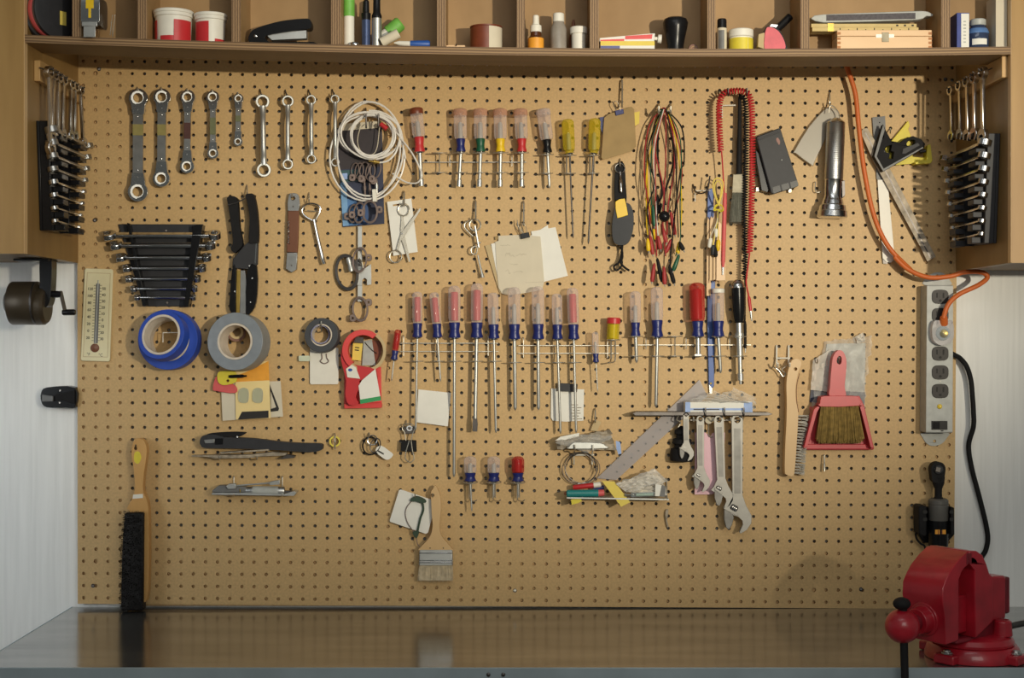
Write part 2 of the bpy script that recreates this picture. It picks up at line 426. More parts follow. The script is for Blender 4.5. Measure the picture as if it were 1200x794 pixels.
B('front_edge', M().wbox(XL, 1.55, YF-.003, YF-.0002, WT-.06, WT+.0006), 'bluesteel', wb, .0006)
B('side_edge', M().wbox(XL-.003, XL-.0003, YF, WALL-.002, WT-.06, WT+.0004), 'bluesteel', wb)
for bx in (-.04, -.0148): B('bolt', M().lathe((bx, YF-.003, WT-.011), (bx, YF-.006, WT-.011), [(0,.0036),(.7,.0034),(1,.002)], 12), 'dark_steel', wb)
for lx in (XL+.05, 1.45):
    for ly in (YF+.06, -.06): B('leg', M().wbox(lx-.025, lx+.025, ly-.025, ly+.025, 0, WT-.06), 'bluesteel', wb)
B('back_rail', M().wbox(XL+.08, 1.42, -.05, -.03, WT-.12, WT-.004), 'bluesteel', wb)

# ---- wall cabinets
CD = .335
def cabinet(side, X, zb, label, dstrip):
    s = -1 if side < 0 else 1
    r = T('wall_cabinet', label, 'cabinet', 600, 300, 0); r.location = (X + s*.25, -CD/2, zb)
    g = lambda a, b: (min(X+s*a, X+s*b), max(X+s*a, X+s*b))
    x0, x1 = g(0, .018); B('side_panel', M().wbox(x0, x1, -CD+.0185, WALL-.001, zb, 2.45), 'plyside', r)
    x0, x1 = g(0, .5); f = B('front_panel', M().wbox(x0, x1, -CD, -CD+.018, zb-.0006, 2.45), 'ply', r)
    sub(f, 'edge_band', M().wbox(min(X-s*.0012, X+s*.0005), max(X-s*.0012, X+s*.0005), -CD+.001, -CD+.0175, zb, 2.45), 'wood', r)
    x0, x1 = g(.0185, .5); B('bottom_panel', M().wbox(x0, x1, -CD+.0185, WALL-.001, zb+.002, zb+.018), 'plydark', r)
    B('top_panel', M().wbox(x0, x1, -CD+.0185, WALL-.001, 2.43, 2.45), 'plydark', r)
    x0, x1 = g(-.0115, -.0002); B('hook_strip', M().wbox(x0, x1, -dstrip, -.012, 1.956, 1.9955), 'strip', r, .001)
    return r
XLc, XRc = -.9013, .9225
cabinet(-1, XLc, 1.628, 'plywood wall cabinet at the left edge above the pencil sharpener', .278)
cabinet(1, XRc, 1.611, 'plywood wall cabinet at the right edge above the power strip', .315)

# ---- cubby shelf between the cabinets
sh = T('cubby_shelf', 'plywood shelf divided into small cubbyholes along the top of the pegboard', 'shelf', 600, 60, .29)
DF, DB = .333, .232
def zs(x):                                    # underside height: the long board sags a little
    u = x*564; t = (u+508)/1023.
    return CZ + ((1-t)*(1-2*t)*309 + 4*t*(1-t)*295.5 + t*(2*t-1)*296.5)/564
TH = .0142
m = M(); N_ = 40; xs = [XLc+.0006 + (XRc-XLc-.0012)*i/N_ for i in range(N_+1)]
def slab(m, y0, y1, dz0, dz1):
    v = []; f = []
    for x in xs: v += [(x,y0,zs(x)+dz0),(x,y1,zs(x)+dz0),(x,y1,zs(x)+dz1),(x,y0,zs(x)+dz1)]
    for i in range(len(xs)-1):
        a = 4*i
        for k in range(4): f.append([a+k, a+(k+1)%4, a+4+(k+1)%4, a+4+k])
    f += [[0,1,2,3],[4*N_,4*N_+1,4*N_+2,4*N_+3]]
    m.add(v, f)
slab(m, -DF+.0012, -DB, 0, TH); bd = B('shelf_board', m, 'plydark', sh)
def bent_edge():
    m_, nt, b = new_mat('shelf_ply_edge'); N = nt.nodes; L = nt.links
    g = N.new('ShaderNodeTexCoord'); sx = N.new('ShaderNodeSeparateXYZ'); L.new(g.outputs['UV'], sx.inputs[0])
    nz = N.new('ShaderNodeTexNoise'); nz.inputs['Scale'].default_value = 9; nz.inputs['Detail'].default_value = 6; L.new(g.outputs['Object'], nz.inputs['Vector'])
    ad = N.new('ShaderNodeMath'); ad.operation = 'MULTIPLY_ADD'; ad.inputs[1].default_value = .22; L.new(nz.outputs['Fac'], ad.inputs[0]); L.new(sx.outputs[1], ad.inputs[2])
    mu = N.new('ShaderNodeMath'); mu.operation = 'MULTIPLY'; mu.inputs[1].default_value = 17; L.new(ad.outputs[0], mu.inputs[0])
    si = N.new('ShaderNodeMath'); si.operation = 'SINE'; L.new(mu.outputs[0], si.inputs[0])
    rp = N.new('ShaderNodeValToRGB'); rp.color_ramp.elements[0].position = .0; rp.color_ramp.elements[0].color = lin((98,72,46)); rp.color_ramp.elements[1].color = lin((162,130,92))
    mr = N.new('ShaderNodeMapRange'); mr.inputs['From Min'].default_value = -1; L.new(si.outputs[0], mr.inputs['Value']); L.new(mr.outputs[0], rp.inputs['Fac'])
    L.new(rp.outputs['Color'], b.inputs['Base Color']); b.inputs['Roughness'].default_value = .6; return m_
W['bent'] = bent_edge()
m = M(); slab(m, -DF, -DF+.0011, 0, TH); eb = sub(bd, 'front_edge', m, 'bent', sh)
uv = eb.data.uv_layers.new(name='UVMap')
for lp in eb.data.loops:
    v = eb.data.vertices[lp.vertex_index].co + sh.location; uv.data[lp.index].uv = (v.x, (v.z - zs(v.x))/TH)
ZT = 2.185
m = M(); slab(m, -DB+.0003, -DB+.006, .0006, .21); B('back_panel', m, 'plyback', sh)
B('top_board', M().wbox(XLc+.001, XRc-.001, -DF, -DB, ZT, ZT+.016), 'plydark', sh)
def ZS(x): return zs(x) + TH
DV = [(84.5,95.5),(161,172),(271.5,282),(388,399.5),(512,522.5),(605.5,615),(691.5,702),(829,838.5),(938,948.5),(1103,1113.5)]
for x0, x1 in DV:
    k = S_(DF); X0, X1 = (x0-600)*k, (x1-600)*k; zb = ZS((X0+X1)/2)+.0002
    d = B('divider', M().wbox(X0, X1, -DF+.0012, -DB-.0002, zb, ZT-.0003), 'plyback', sh)
    sub(d, 'front_edge', M().wbox(X0, X1, -DF, -DF+.0011, zb, ZT-.0003), 'edge_x', sh)
# shelf surface in photo pixels at distance d
def ysh(x, d): return 397 - (ZS((x-600)*S_(d)) - CZ)/S_(d) 

# ---- light, world, camera
cam = bpy.data.cameras.new('camera'); cam.sensor_width = 36; cam.lens = 36*F/1200; cam.clip_start = .05
co = bpy.data.objects.new('camera', cam); COL.objects.link(co); co.location = (0, -D, CZ); co.rotation_euler = (math.radians(90), 0, 0)
SC.camera = co
w = bpy.data.worlds.new('room_light'); SC.world = w; w.use_nodes = True
bg = w.node_tree.nodes['Background']; bg.inputs['Strength'].default_value = .16
_n = w.node_tree.nodes; _l = w.node_tree.links; _t = _n.new('ShaderNodeTexCoord'); _z = _n.new('ShaderNodeTexNoise'); _z.inputs['Scale'].default_value = 2.2; _z.inputs['Detail'].default_value = 2
_r = _n.new('ShaderNodeValToRGB'); _r.color_ramp.elements[0].position = .36; _r.color_ramp.elements[0].color = (.44,.46,.42,1); _r.color_ramp.elements[1].position = .66; _r.color_ramp.elements[1].color = (1.30,1.34,1.24,1)
_l.new(_t.outputs['Generated'], _z.inputs['Vector']); _l.new(_z.outputs['Fac'], _r.inputs['Fac']); _l.new(_r.outputs['Color'], bg.inputs['Color'])   # noise patches for chrome to mirror, in place of an unseen room
def lamp(name, kind, loc, aim, energy, color, **k):
    l = bpy.data.lights.new(name, kind); l.energy = energy; l.color = color
    for a, b in k.items(): setattr(l, a, b)
    o = bpy.data.objects.new(name, l); COL.objects.link(o); o.location = loc
    o.rotation_euler = (Vector(aim)-Vector(loc)).to_track_quat('-Z','Y').to_euler(); return o
wl = lamp('work_lamp', 'SPOT', (1.5,-3.6,1.70), (.155,0,1.86), 400, (1,.90,.70), shadow_soft_size=.035, spot_size=math.radians(32), spot_blend=1.0)
wl.scale = (1.3, 1, 1)                     # beam stretched sideways to shape the falloff across the board
lamp('soft_fill', 'AREA', (.5,-3.3,2.2), (.2,0,1.1), 15, (1,.98,.90), shape='RECTANGLE', size=1.4, size_y=1.0)  # broad fill added to soften shadows and lift the lower board
lamp('side_fill', 'AREA', (-1.75,-1.3,1.55), (-1.2,0,1.25), 1.0, (.90,.96,1), shape='RECTANGLE', size=.5, size_y=.8, spread=math.radians(60))  # cool fill added out of frame to brighten the left wall
lamp('overhead_fill', 'AREA', (.1,-1.7,2.62), (.1,-.2,1.2), 3, (.95,.98,1), shape='RECTANGLE', size=1.3, size_y=.25)  # weak overhead fill added, also for chrome to mirror
SC.view_settings.view_transform = 'Standard'; SC.view_settings.look = 'None'; SC.view_settings.gamma = 1; SC.view_settings.exposure = 0
SC.view_settings.use_curve_mapping = False
# ================================================================== on the cubby shelf
def shelf_thing(name, label, cat, x, d=.29, group=None):
    r = T(name, label, cat, x, 50, d, group); k = S_(d); X = (x-600)*k; r.location = (X, -d, max(ZS(X-.03),ZS(X+.03),ZS(X))+.0003); return r
def up(r, prof, dx=0, dy=0, n=24, m=None, flute=0):       # turned body standing on the shelf: (height, radius) in photo pixels at its distance
    d = -r.location.y; k = S_(d); m = m or M(); o = r.location + Vector((dx*k, dy, 0)); h0, h1 = prof[0][0], prof[-1][0]
    return m.lathe(o+Vector((0,0,h0*k)), o+Vector((0,0,h1*k)), [((h-h0)/(h1-h0), q*k) for h, q in prof], n, flute)
def ubox(r, x0, x1, h0, h1, y0=-.02, y1=.02, m=None):      # box standing on the shelf, offsets in photo pixels
    d = -r.location.y; k = S_(d); o = r.location; m = m or M()
    return m.wbox(o.x+x0*k, o.x+x1*k, o.y+y0, o.y+y1, o.z+h0*k, o.z+h1*k)
def arcwall(r, R, a0, a1, h0, h1, n=14, t=.0003):           # a curved label on a turned body
    d = -r.location.y; k = S_(d); o = r.location; m = M(); vs = []; fs = []
    for i in range(n+1):
        a = math.radians(a0+(a1-a0)*i/n)
        for rr in (R*k, R*k+t):
            for h in (h0, h1): vs.append((o.x+rr*math.sin(a), o.y-rr*math.cos(a), o.z+h*k))
    for i in range(n):
        a = 4*i
        for p, q in ((0,1),(1,3),(3,2),(2,0)): fs.append([a+p, a+q, a+4+q, a+4+p])
    fs += [[0,1,3,2],[4*n,4*n+1,4*n+3,4*n+2]]
    return m.add(vs, fs)
# reel of red tape, seen askew
r = shelf_thing('reel', 'dark reel with a red band standing in the leftmost cubbyhole', 'reel', 62, .280)
ax = Vector((.82,-.57,0)).normalized(); k = S_(.28); c0 = r.location + Vector((-1*k,-.006,31.8*k))
def disc(a, b, prof, mt, nm, par=None):
    m = M().lathe(c0+ax*a*k, c0+ax*b*k, prof, 44); return B(nm, m, mt, r)
disc(-13,-7,[(0,29*k),(.2,31*k),(.8,31*k),(1,29*k)],'grey','flange')
disc(-7,-3,[(0,29*k),(.5,29.5*k),(1,29*k)],'clampmetal','spacer')
disc(-3,3,[(0,30*k),(.2,30.5*k),(.8,30.5*k),(1,30*k)],'pinkred','tape_band')
disc(3,8,[(0,29*k),(.5,29.5*k),(1,29*k)],'clampmetal','spacer')
f = disc(8,12,[(0,29*k),(.2,31*k),(.7,31*k),(1,28*k)],'grey','flange')
m = M(); m.T = frame(c0+ax*12.2*k+Vector((0,0,-6*k)), (0,0,1), ax); m.lprism([(-9*k,-12*k),(7*k,-12*k),(7*k,-3*k),(-9*k,-3*k)],0,.0004); sub(f,'sticker',m,'yellowpaper',r)
# pocket tape measure, chrome
r = shelf_thing('tape_measure', 'chrome tape measure with a yellow label hanging over the shelf edge', 'tape measure', 110.5, .318)
k = S_(.318); c = r.location + Vector((0,0,26*k))
m = M(); m.T = frame(c + Vector((-11*k,0,0)), (0,1,0), (1,0,0)); m.lprism(rrect(-.026,-.024,.026,.03,.012), 0, 22*k); B('case', m, 'chrome', r, .002)
B('label', M().wbox(c.x-5*k,c.x+4*k,c.y-.0266,c.y-.0261,c.z+5*k,c.z+17*k), 'yellow', r); B('label_stem', M().wbox(c.x-2*k,c.x+1*k,c.y-.0266,c.y-.0261,c.z-6*k,c.z+5*k), 'yellow', r)
B('tape_hook', M().wbox(c.x-9*k,c.x+9*k,c.y-.031,c.y-.0263,c.z-.026,c.z-11*k).wbox(c.x-7*k,c.x+7*k,c.y-.031,c.y-.0295,c.z-29*k,c.z-.026), 'satin', r, .0008)
# paper clip leaning
S('paper_clip', M().tube([r.location+Vector(((x)*k,.02,z*k)) for x,z in ((15,6),(18,30),(21,30),(18,4),(16,22))], .0006, 6), 'wire', 'bent wire paper clip leaning beside the chrome tape measure', 'paper clip')
# two tubs
for x, R, lab in ((201,21.5,'left and larger of two white tubs with red labels'),(244.6,17.5,'right and smaller of two white tubs with red labels')):
    r = shelf_thing('tub', lab, 'tub', x+2.4, .287, 'white tubs with red labels'); hh = 38 if R > 20 else 36
    B('body', up(r,[(0,R-1.6),(hh-12,R-.6),(hh-7,R-.4)],n=36), 'white_p', r)
    B('lid', up(r,[(hh-8,R-.2),(hh-7.6,R+1),(hh-4,R+1),(hh-3.6,R+1.8),(hh-.6,R+1.8),(hh,R+1)],n=36), 'white_p', r)
    if R > 20:
        B('label', arcwall(r,R-.2,14,80,.6,25), 'red', r); B('label', arcwall(r,R-.9,-32,14,.6,6.4), 'red', r); B('label', arcwall(r,R-.2,-85,-48,.6,25), 'red', r)
    else:
        B('label', arcwall(r,R-.2,-80,4,.6,25), 'red', r); B('label', arcwall(r,R-.9,28,80,.6,5), 'red', r)
# stapler
r = shelf_thing('stapler', 'black office stapler with a silver magazine on the shelf', 'stapler', 335, .290); r.location.z += .0012
k = S_(.29); o = r.location
def prof3(pts, w, m=None):
    m = m or M(); m.T = frame(o, (1,0,0), (0,-1,0)); return m.lprism([(x*k, y*k) for x, y in pts], -w, w)
B('base', prof3([(-42,0),(42,0),(34,3.5),(-20,3.5),(-42,3)],.016), 'black', r, .001)
B('magazine', prof3([(-24,14),(25,18),(25,8.5),(-16,6.5)],.009), 'satin', r, .0006)
B('top_cover', prof3(smooth2([(-42,4),(-40,15),(-30,21),(-5,28),(22,31),(30,29),(30,20),(18,18),(-22,11),(-18,3),(-30,3)],4),.013), 'black', r, .0015)
B('hinge_pin', M().lathe(o+Vector((-34*k,-.012,10.5*k)),o+Vector((-34*k,-.0155,10.5*k)),[(0,1.8*k),(.8,1.7*k),(1,.8*k)],12), 'chrome', r)
# markers
r = shelf_thing('marker', 'white marker with a green cap standing upright in its cubbyhole', 'marker', 409, .285)
B('barrel', up(r,[(4,6.2),(38,6.2)]), 'white_p', r); B('cap', up(r,[(38,6.6),(60,6.6),(62,5)]), 'brightgreen', r); B('foot', up(r,[(0,5),(4,5)]), 'midgrey', r)
r = shelf_thing('foil_scrap', 'crumpled silver foil scrap beside the upright green marker', 'foil', 414, .303)
B('ball', M().ball(r.location+Vector((.002,-.003,.0055)),.0052,(1.5,.7,1),10,7), 'chrome', r); B('flap', M().ball(r.location+Vector((-.007,-.002,.004)),.0036,(1.3,.8,1),8,6), 'satin', r)
r = shelf_thing('pen', 'slate blue pen with a black cap standing on the shelf', 'pen', 429, .288)
B('barrel', up(r,[(0,5),(34,5.2)]), mat('slate_blue',(70,84,120),.3,.4), r); B('cap', up(r,[(34,5.4),(42,5.6),(43,4),(56,3.6),(58,2)]), 'black', r)
r = shelf_thing('pen', 'silver pen with a black cap standing beside the slate one', 'pen', 441.5, .290)
B('barrel', up(r,[(0,5.8),(36,5.8)]), 'satin', r); B('cap', up(r,[(36,5.8),(39,6),(43,4.4),(58,4.2),(60,2)]), 'black', r)
r = shelf_thing('marker', 'white marker with a fat green cap leaning behind the pens', 'marker', 459, .262)
k = S_(.262); o = r.location; q = lambda x,h,dy=0: o+Vector(((x-459)*k,dy,h*k))
B('barrel', M().lathe(q(440,11),q(456,23.5),[(0,7*k),(1,7.2*k)],18), 'white_p', r); B('cap', M().lathe(q(455,23),q(470,35),[(0,8.4*k),(.9,8.6*k),(1,7*k)],20), 'brightgreen', r)
r = shelf_thing('cardboard_tube', 'short cream cardboard tube leaning under the green capped marker', 'tube', 456, .300)
k = S_(.3); o = r.location; q = lambda x,h,dy=0: o+Vector(((x-456)*k,dy,h*k))
m = M(); m.T = frame(q(447,2.6),(q(468,16)-q(447,2.6)),(0,-1,0)); L_ = (q(468,16)-q(447,2.6)).length
B('tube_wall', M().ring(q(447,7),q(467,18),5.6*k,4.6*k,20), 'manila', r)
r = shelf_thing('pen', 'white pen with a bright blue cap lying on the shelf', 'pen', 482, .305)
k = S_(.305); o = r.location; q = lambda x,h: o+Vector(((x-482)*k,0,h*k))
B('barrel', M().lathe(q(462,6.5),q(482,5.2),[(0,.8*k),(.3,2.8*k),(1,3.4*k)],14), 'white_p', r); B('cap', M().lathe(q(481,5.2),q(504,5),[(0,4*k),(.9,4.6*k),(1,3.4*k)],16), 'bluep', r)
B('clip', M().tube([q(470,1.2),q(490,.9),q(509,.9)],.0011,6), 'black', r)
# wood scrap and brown canister
r = shelf_thing('wood_offcut', 'small pale wood offcut with a notch lying on the shelf', 'wood', 534, .300)
k = S_(.3); o = r.location; m = M(); m.T = frame(o,(1,0,0),(0,-1,0)); B('stick', m.lprism([(-11*k,0),(11*k,0),(11*k,4.6*k),(2*k,4.6*k),(0,3.2*k),(-2*k,4.6*k),(-11*k,4.6*k)],-.006,.006), 'woodbox', r, .0005)
B('pin', M().tube([o+Vector((0,0,.004)),o+Vector((.001,-.002,.0105))],.0012,6), 'dark_steel', r)
r = shelf_thing('canister', 'brown canister with a cream label half round its side', 'canister', 569.5, .285)
B('body', up(r,[(0,18),(.6,18.6),(27,18.6),(28,17.8)],n=36), 'brownp', r); B('rim', up(r,[(27.5,18.9),(29,18.9),(29.4,17)],n=36), 'brownp', r); B('label', arcwall(r,18.7,12,100,.8,27), 'manila', r)
# three bottles
r = shelf_thing('dropper_bottle', 'small amber bottle with an orange label and white dropper cap', 'bottle', 628, .290)
B('glass_body', up(r,[(0,9),(16,9),(18.5,6.5),(24,6)]), 'amber', r); B('label', arcwall(r,9.1,-100,100,.5,15.5,24), 'orange', r)
B('cap', up(r,[(23,6.8),(30.5,6.6),(31.5,4.6),(34,3.8),(42,3.6),(43,2.5)]), 'white_p', r)
r = shelf_thing('squeeze_bottle', 'grey translucent squeeze bottle with a white screw cap', 'bottle', 654.5, .285)
B('body', up(r,[(0,9.4),(28,9.4),(34,7),(36,6.4)]), mat('grey_bottle',(150,142,132),.35), r); B('cap', up(r,[(36,6.8),(45,6.6),(46,5.8)]), 'white_p', r)
r = shelf_thing('vial', 'white vial with a wide cap right of the grey bottle', 'vial', 678, .290)
B('body', up(r,[(0,8),(22,8.2)]), 'white_p', r); B('cap', up(r,[(21.5,10),(28.5,10.2),(29.5,9)]), 'white_p', r)
r = shelf_thing('nozzle', 'dark brown pointed nozzle behind the white vial', 'nozzle', 672, .258)
B('cone', up(r,[(0,6),(20,5.5),(42,1.2)]), 'darkwood', r); B('collar', up(r,[(0,7),(6,7)]), 'brownp', r)
# boxes of tubes
r = shelf_thing('carton', 'flat yellow, blue and white carton lying on the shelf', 'box', 734.5, .285)
B('carton_body', ubox(r,-31.5,31.5,0,12,-.018,.018), 'paper', r, .0004); B('yellow_panel', ubox(r,-31.5,31.5,6.8,12.05,-.0183,-.0181), 'yellowpaper', r); B('blue_panel', ubox(r,-31.3,-9,.5,6.6,-.0183,-.0181), mat('indigo_print',(96,100,150),.5), r)
r = shelf_thing('tube', 'red and white squeeze tube lying on top of the yellow carton', 'tube', 738, .285)
k = S_(.285); o = r.location; m = M(); m.T = frame(o,(1,0,0),(0,-1,0)); z = 12.4
B('tube_body', m.lprism([(-36*k,z*k),(28*k,(z+.4)*k),(29*k,(z+9.5)*k),(20*k,(z+9)*k),(-36*k,(z+4)*k)],-.012,.012), 'paper', r, .001)
m = M(); m.T = frame(o,(1,0,0),(0,-1,0)); B('red_panel', m.lprism([(-6*k,(z+2.5)*k),(25*k,(z+3)*k),(26*k,(z+8.4)*k),(-6*k,(z+6.4)*k)],.0121,.0124), 'redsoft', r)
m = M(); m.T = frame(o,(1,0,0),(0,-1,0)); B('red_panel', m.lprism([(-35*k,(z+.3)*k),(-7*k,(z+.6)*k),(-7*k,(z+3)*k),(-35*k,(z+2)*k)],.0121,.0124), 'redsoft', r)
B('cap', M().lathe(o+Vector((29*k,0,(z+5)*k)),o+Vector((37*k,0,(z+4.4)*k)),[(0,2*k),(.45,2.4*k),(.5,5*k),(1,5.2*k)],16), 'white_p', r)
r = shelf_thing('knob', 'large black pear shaped knob standing on the shelf', 'knob', 791.5, .285)
B('grip', up(r,[(0,9.6),(10,9.8),(20,11.6),(30,14),(36,14.8),(40,13.2),(42,9.5),(42.6,4)],n=32), 'black', r); B('ferrule', up(r,[(-.1,10.4),(2,10.4),(2.4,9.9)],n=32), 'softblack', r)
r = shelf_thing('dowel', 'short dark wooden dowel lying end on behind the black knob', 'dowel', 811, .262)
k = S_(.262); o = r.location; B('rod', M().lathe(o+Vector((0,-.02,6*k)),o+Vector((0,.02,6*k)),[(0,5.4*k),(.05,6*k),(1,6*k)],20), 'darkwood', r); B('end_bore', M().ring(o+Vector((0,-.0206,6*k)),o+Vector((0,-.0201,6*k)),3.2*k,2.2*k,18), 'plyback', r)
r = shelf_thing('bottle', 'slim beige bottle with a square black cap', 'bottle', 846, .290)
B('body', up(r,[(0,5.6),(29,5.6),(29.4,4)]), 'manila', r); B('cap', up(r,[(29,5.6),(39,5.4),(40,4.6)]), 'black', r); B('label', arcwall(r,5.7,-50,20,2,26), 'midgrey', r)
r = shelf_thing('jar', 'round jar with a yellow label and a white lid', 'jar', 868.5, .287)
B('glass_body', up(r,[(0,13.6),(18,13.6),(19,12)],n=30), 'white_p', r); B('label', arcwall(r,13.7,-100,26,1,16.5,24), 'lemon', r); B('label', arcwall(r,13.7,28,100,1,16.5,12), 'lemon', r); B('lid', up(r,[(18.5,13.6),(19,14.3),(26.5,14.3),(27.5,13)],n=30), 'white_p', r)
r = shelf_thing('tape_dispenser', 'small pink tape dispenser with a black handle behind', 'dispenser', 905, .288); r.location.z += .0036
k = S_(.288); o = r.location
def pr(pts, y0, y1, m=None):
    m = m or M(); m.T = frame(o,(1,0,0),(0,-1,0)); return m.lprism([(x*k,y*k) for x,y in pts], y0, y1)
B('side_plate', pr(smooth2([(-10,1),(-9,23),(-4,27),(6,22),(13,10),(13,1),(2,0)],5),.006,.012), mat('rose_plastic',(214,88,100),.45), r, .001)
B('roll', pr([(-18,4),(-10,1.5),(-10,21),(-17,19)],-.008,.010), 'tan', r, .001); B('frame', pr(smooth2([(-10,0),(-10,23),(-4,29),(8,24),(15,9),(15,0)],5),-.010,.0058), 'black', r, .001)
B('grip', M().tube([o+Vector((4*k,.004,25*k)),o+Vector((22*k,.008,42*k))],4.6*k,10), 'black', r); B('blade', pr([(-4,28),(4,27),(6,30),(-2,31)],-.006,.008), 'chrome', r)
# sanding stick, folding rule, wooden box
r = shelf_thing('wooden_box', 'small pale wooden box with finger joints and a brass clasp', 'box', 1033, .285); r.location.z += .0014
B('body', ubox(r,-55,55,0,15.5,-.022,.022), 'woodbox', r, .0008); B('lid', ubox(r,-55,55,15.9,23,-.022,.022), 'woodbox', r, .0008)
for s in (-1,1):
    for h in (1.5,6.5,11.5,17.5):
        B('joint', ubox(r,min(s*51,s*55.2),max(s*51,s*55.2),h,h+3,-.0223,-.0219), mat('end_grain',(184,128,84),.7) if 'end_grain' not in bpy.data.materials else bpy.data.materials['end_grain'], r)
k = S_(.285); o = r.location; cl = B('clasp', M().wbox(o.x-3*k,o.x+5*k,o.y-.0235,o.y-.0221,o.z+9*k,o.z+20*k), 'oldtin', r, .0005); sub(cl, 'plate', M().wbox(o.x-10*k,o.x+11*k,o.y-.0226,o.y-.0221,o.z+14*k,o.z+18*k), 'wire', r)
r = shelf_thing('folding_rule', 'yellow wooden folding rule lying on the pale wooden box', 'ruler', 1012, .285); o = r.location
B('blade', ubox(r,-62,62,23.6,28.2,-.014,.014), 'rulewood', r, .0004); B('blade', ubox(r,-63,60,28.4,32.6,-.013,.013), 'rulewood', r, .0004); B('hinge', ubox(r,-44,-37,23.4,32.8,-.0146,-.0141), 'brass', r)
for i in range(9): B('tick', ubox(r,-30+10*i,-29+10*i,24,26 if i%2 else 27.4,-.0143,-.0141), 'ink', r)
for i in range(3): B('rivet', ubox(r,36+9*i,38.5+9*i,29.5,31.5,-.0134,-.0131), 'ink', r)
r = shelf_thing('sanding_stick', 'long grey sanding stick with tapered ends on top of the folding rule', 'file', 1020, .285); o = r.location
z = 34
B('holder', pr([(-71,z+5),(-67,z+8.6),(-56,z+10),(0,z+12),(58,z+14),(66,z+13),(72,z+10),(71,z+7.5),(64,z+8),(60,z+5),(54,z+3.5),(0,z+1.4),(-56,z+.3),(-66,z+2)],-.014,.010), 'lightgrey', r, .0012)
B('grit_panel', pr([(-53,z+2.2),(51,z+4.4),(51,z+11.6),(-53,z+9.2)],.0101,.0106), mat('grit_grey',(92,88,92),.9,0,.2,200), r)
# right cubby
r = shelf_thing('carton', 'narrow blue and white carton standing near the right cabinet', 'box', 1125, .285)
B('carton_body', ubox(r,-7.5,7,0,43,-.020,.022), mat('royal_card',(44,62,140),.5), r, .0004); B('white_face', ubox(r,-2.5,6.6,1,42,-.0204,-.0201), 'paper', r)
for i in range(7): B('print_line', ubox(r,0,3,8+4*i,9.6+4*i,-.0207,-.0205), 'lightgrey', r)
r = shelf_thing('ink_bottle', 'round glass ink bottle with dark ink and a grey cap', 'bottle', 1146, .285)
B('glass_body', up(r,[(0,11.5),(1,12.2),(20,12.4),(26,10.5),(30,8)],n=28), mat('blue_ink_glass',(52,64,92),.08), r); B('shoulder_band', up(r,[(20,12.6),(22,12.5),(26,10.8)],n=28), mat('blue_glass',(90,124,176),.1), r)
B('label', arcwall(r,12.5,-48,34,6,13), 'paper', r); B('cap', up(r,[(30,8.6),(31,9.2),(36.5,9.2),(37.5,8)],n=28), 'lightgrey', r)
r = shelf_thing('book', 'plain cream spined book standing at the right end of the shelf', 'book', 1170, .285)
B('cover', ubox(r,-8,8,0,62,-.024,-.0215).wbox(r.location.x-8*S_(.285),r.location.x-7.2*S_(.285),-.285-.0215,-.285+.03,r.location.z,r.location.z+62*S_(.285)), 'manila', r); B('pages', ubox(r,-7,7.5,.6,61,-.0214,.029), 'paper', r)
# ================================================================== hooks and wrenches
def hook(x, y, label, out=.026, drop=2.5, rise=4, r=.0014, mt='wire', group='small wire pegboard hooks', x2=None):
    x2 = x if x2 is None else x2             # a bent wire: from its hole, outwards and up at the tip
    m = M().tube(sp((x,y,-.004),(x,y+.3,.004),(x2,y+drop,out*.55),(x2,y+drop,out*.85),(x2,y+drop-rise*.6,out),(x2,y+drop-rise,out+.001), n=4), r, 7)
    return S('peg_hook', m, mt, label, 'hook', group)
def long_hook(x, y0, y1, label, d=.030, r=.0019, mt='wire', group='straight steel hooks', x1=None):
    x1 = x if x1 is None else x1             # flat hook seen as a bright vertical bar
    m = M().tube(sp((x,y0,-.003),(x,y0+.5,.006),(x+(x1-x)*.2,y0+3,.011),(x1,y1-4,.016),(x1,y1,.022),(x1,y1-1,.030),(x1,y1-4,d+.003), n=4), r, 8)
    return S('steel_hook', m, mt, label, 'hook', group)
def head(cx, cy, r, ux, uy, w, L, n=26):     # ring head whose neck runs along (ux,uy) to a shaft of width w
    a0 = math.atan2(uy, ux); b = math.radians(48); o = []
    for i in range(n+1):
        a = a0 + b + (2*math.pi-2*b)*i/n; o.append((cx+r*math.cos(a), cy+r*math.sin(a)))
    nx, ny = -uy, ux
    o += [(cx+ux*L-nx*w/2, cy+uy*L-ny*w/2), (cx+ux*L+nx*w/2, cy+uy*L+ny*w/2)]
    return o
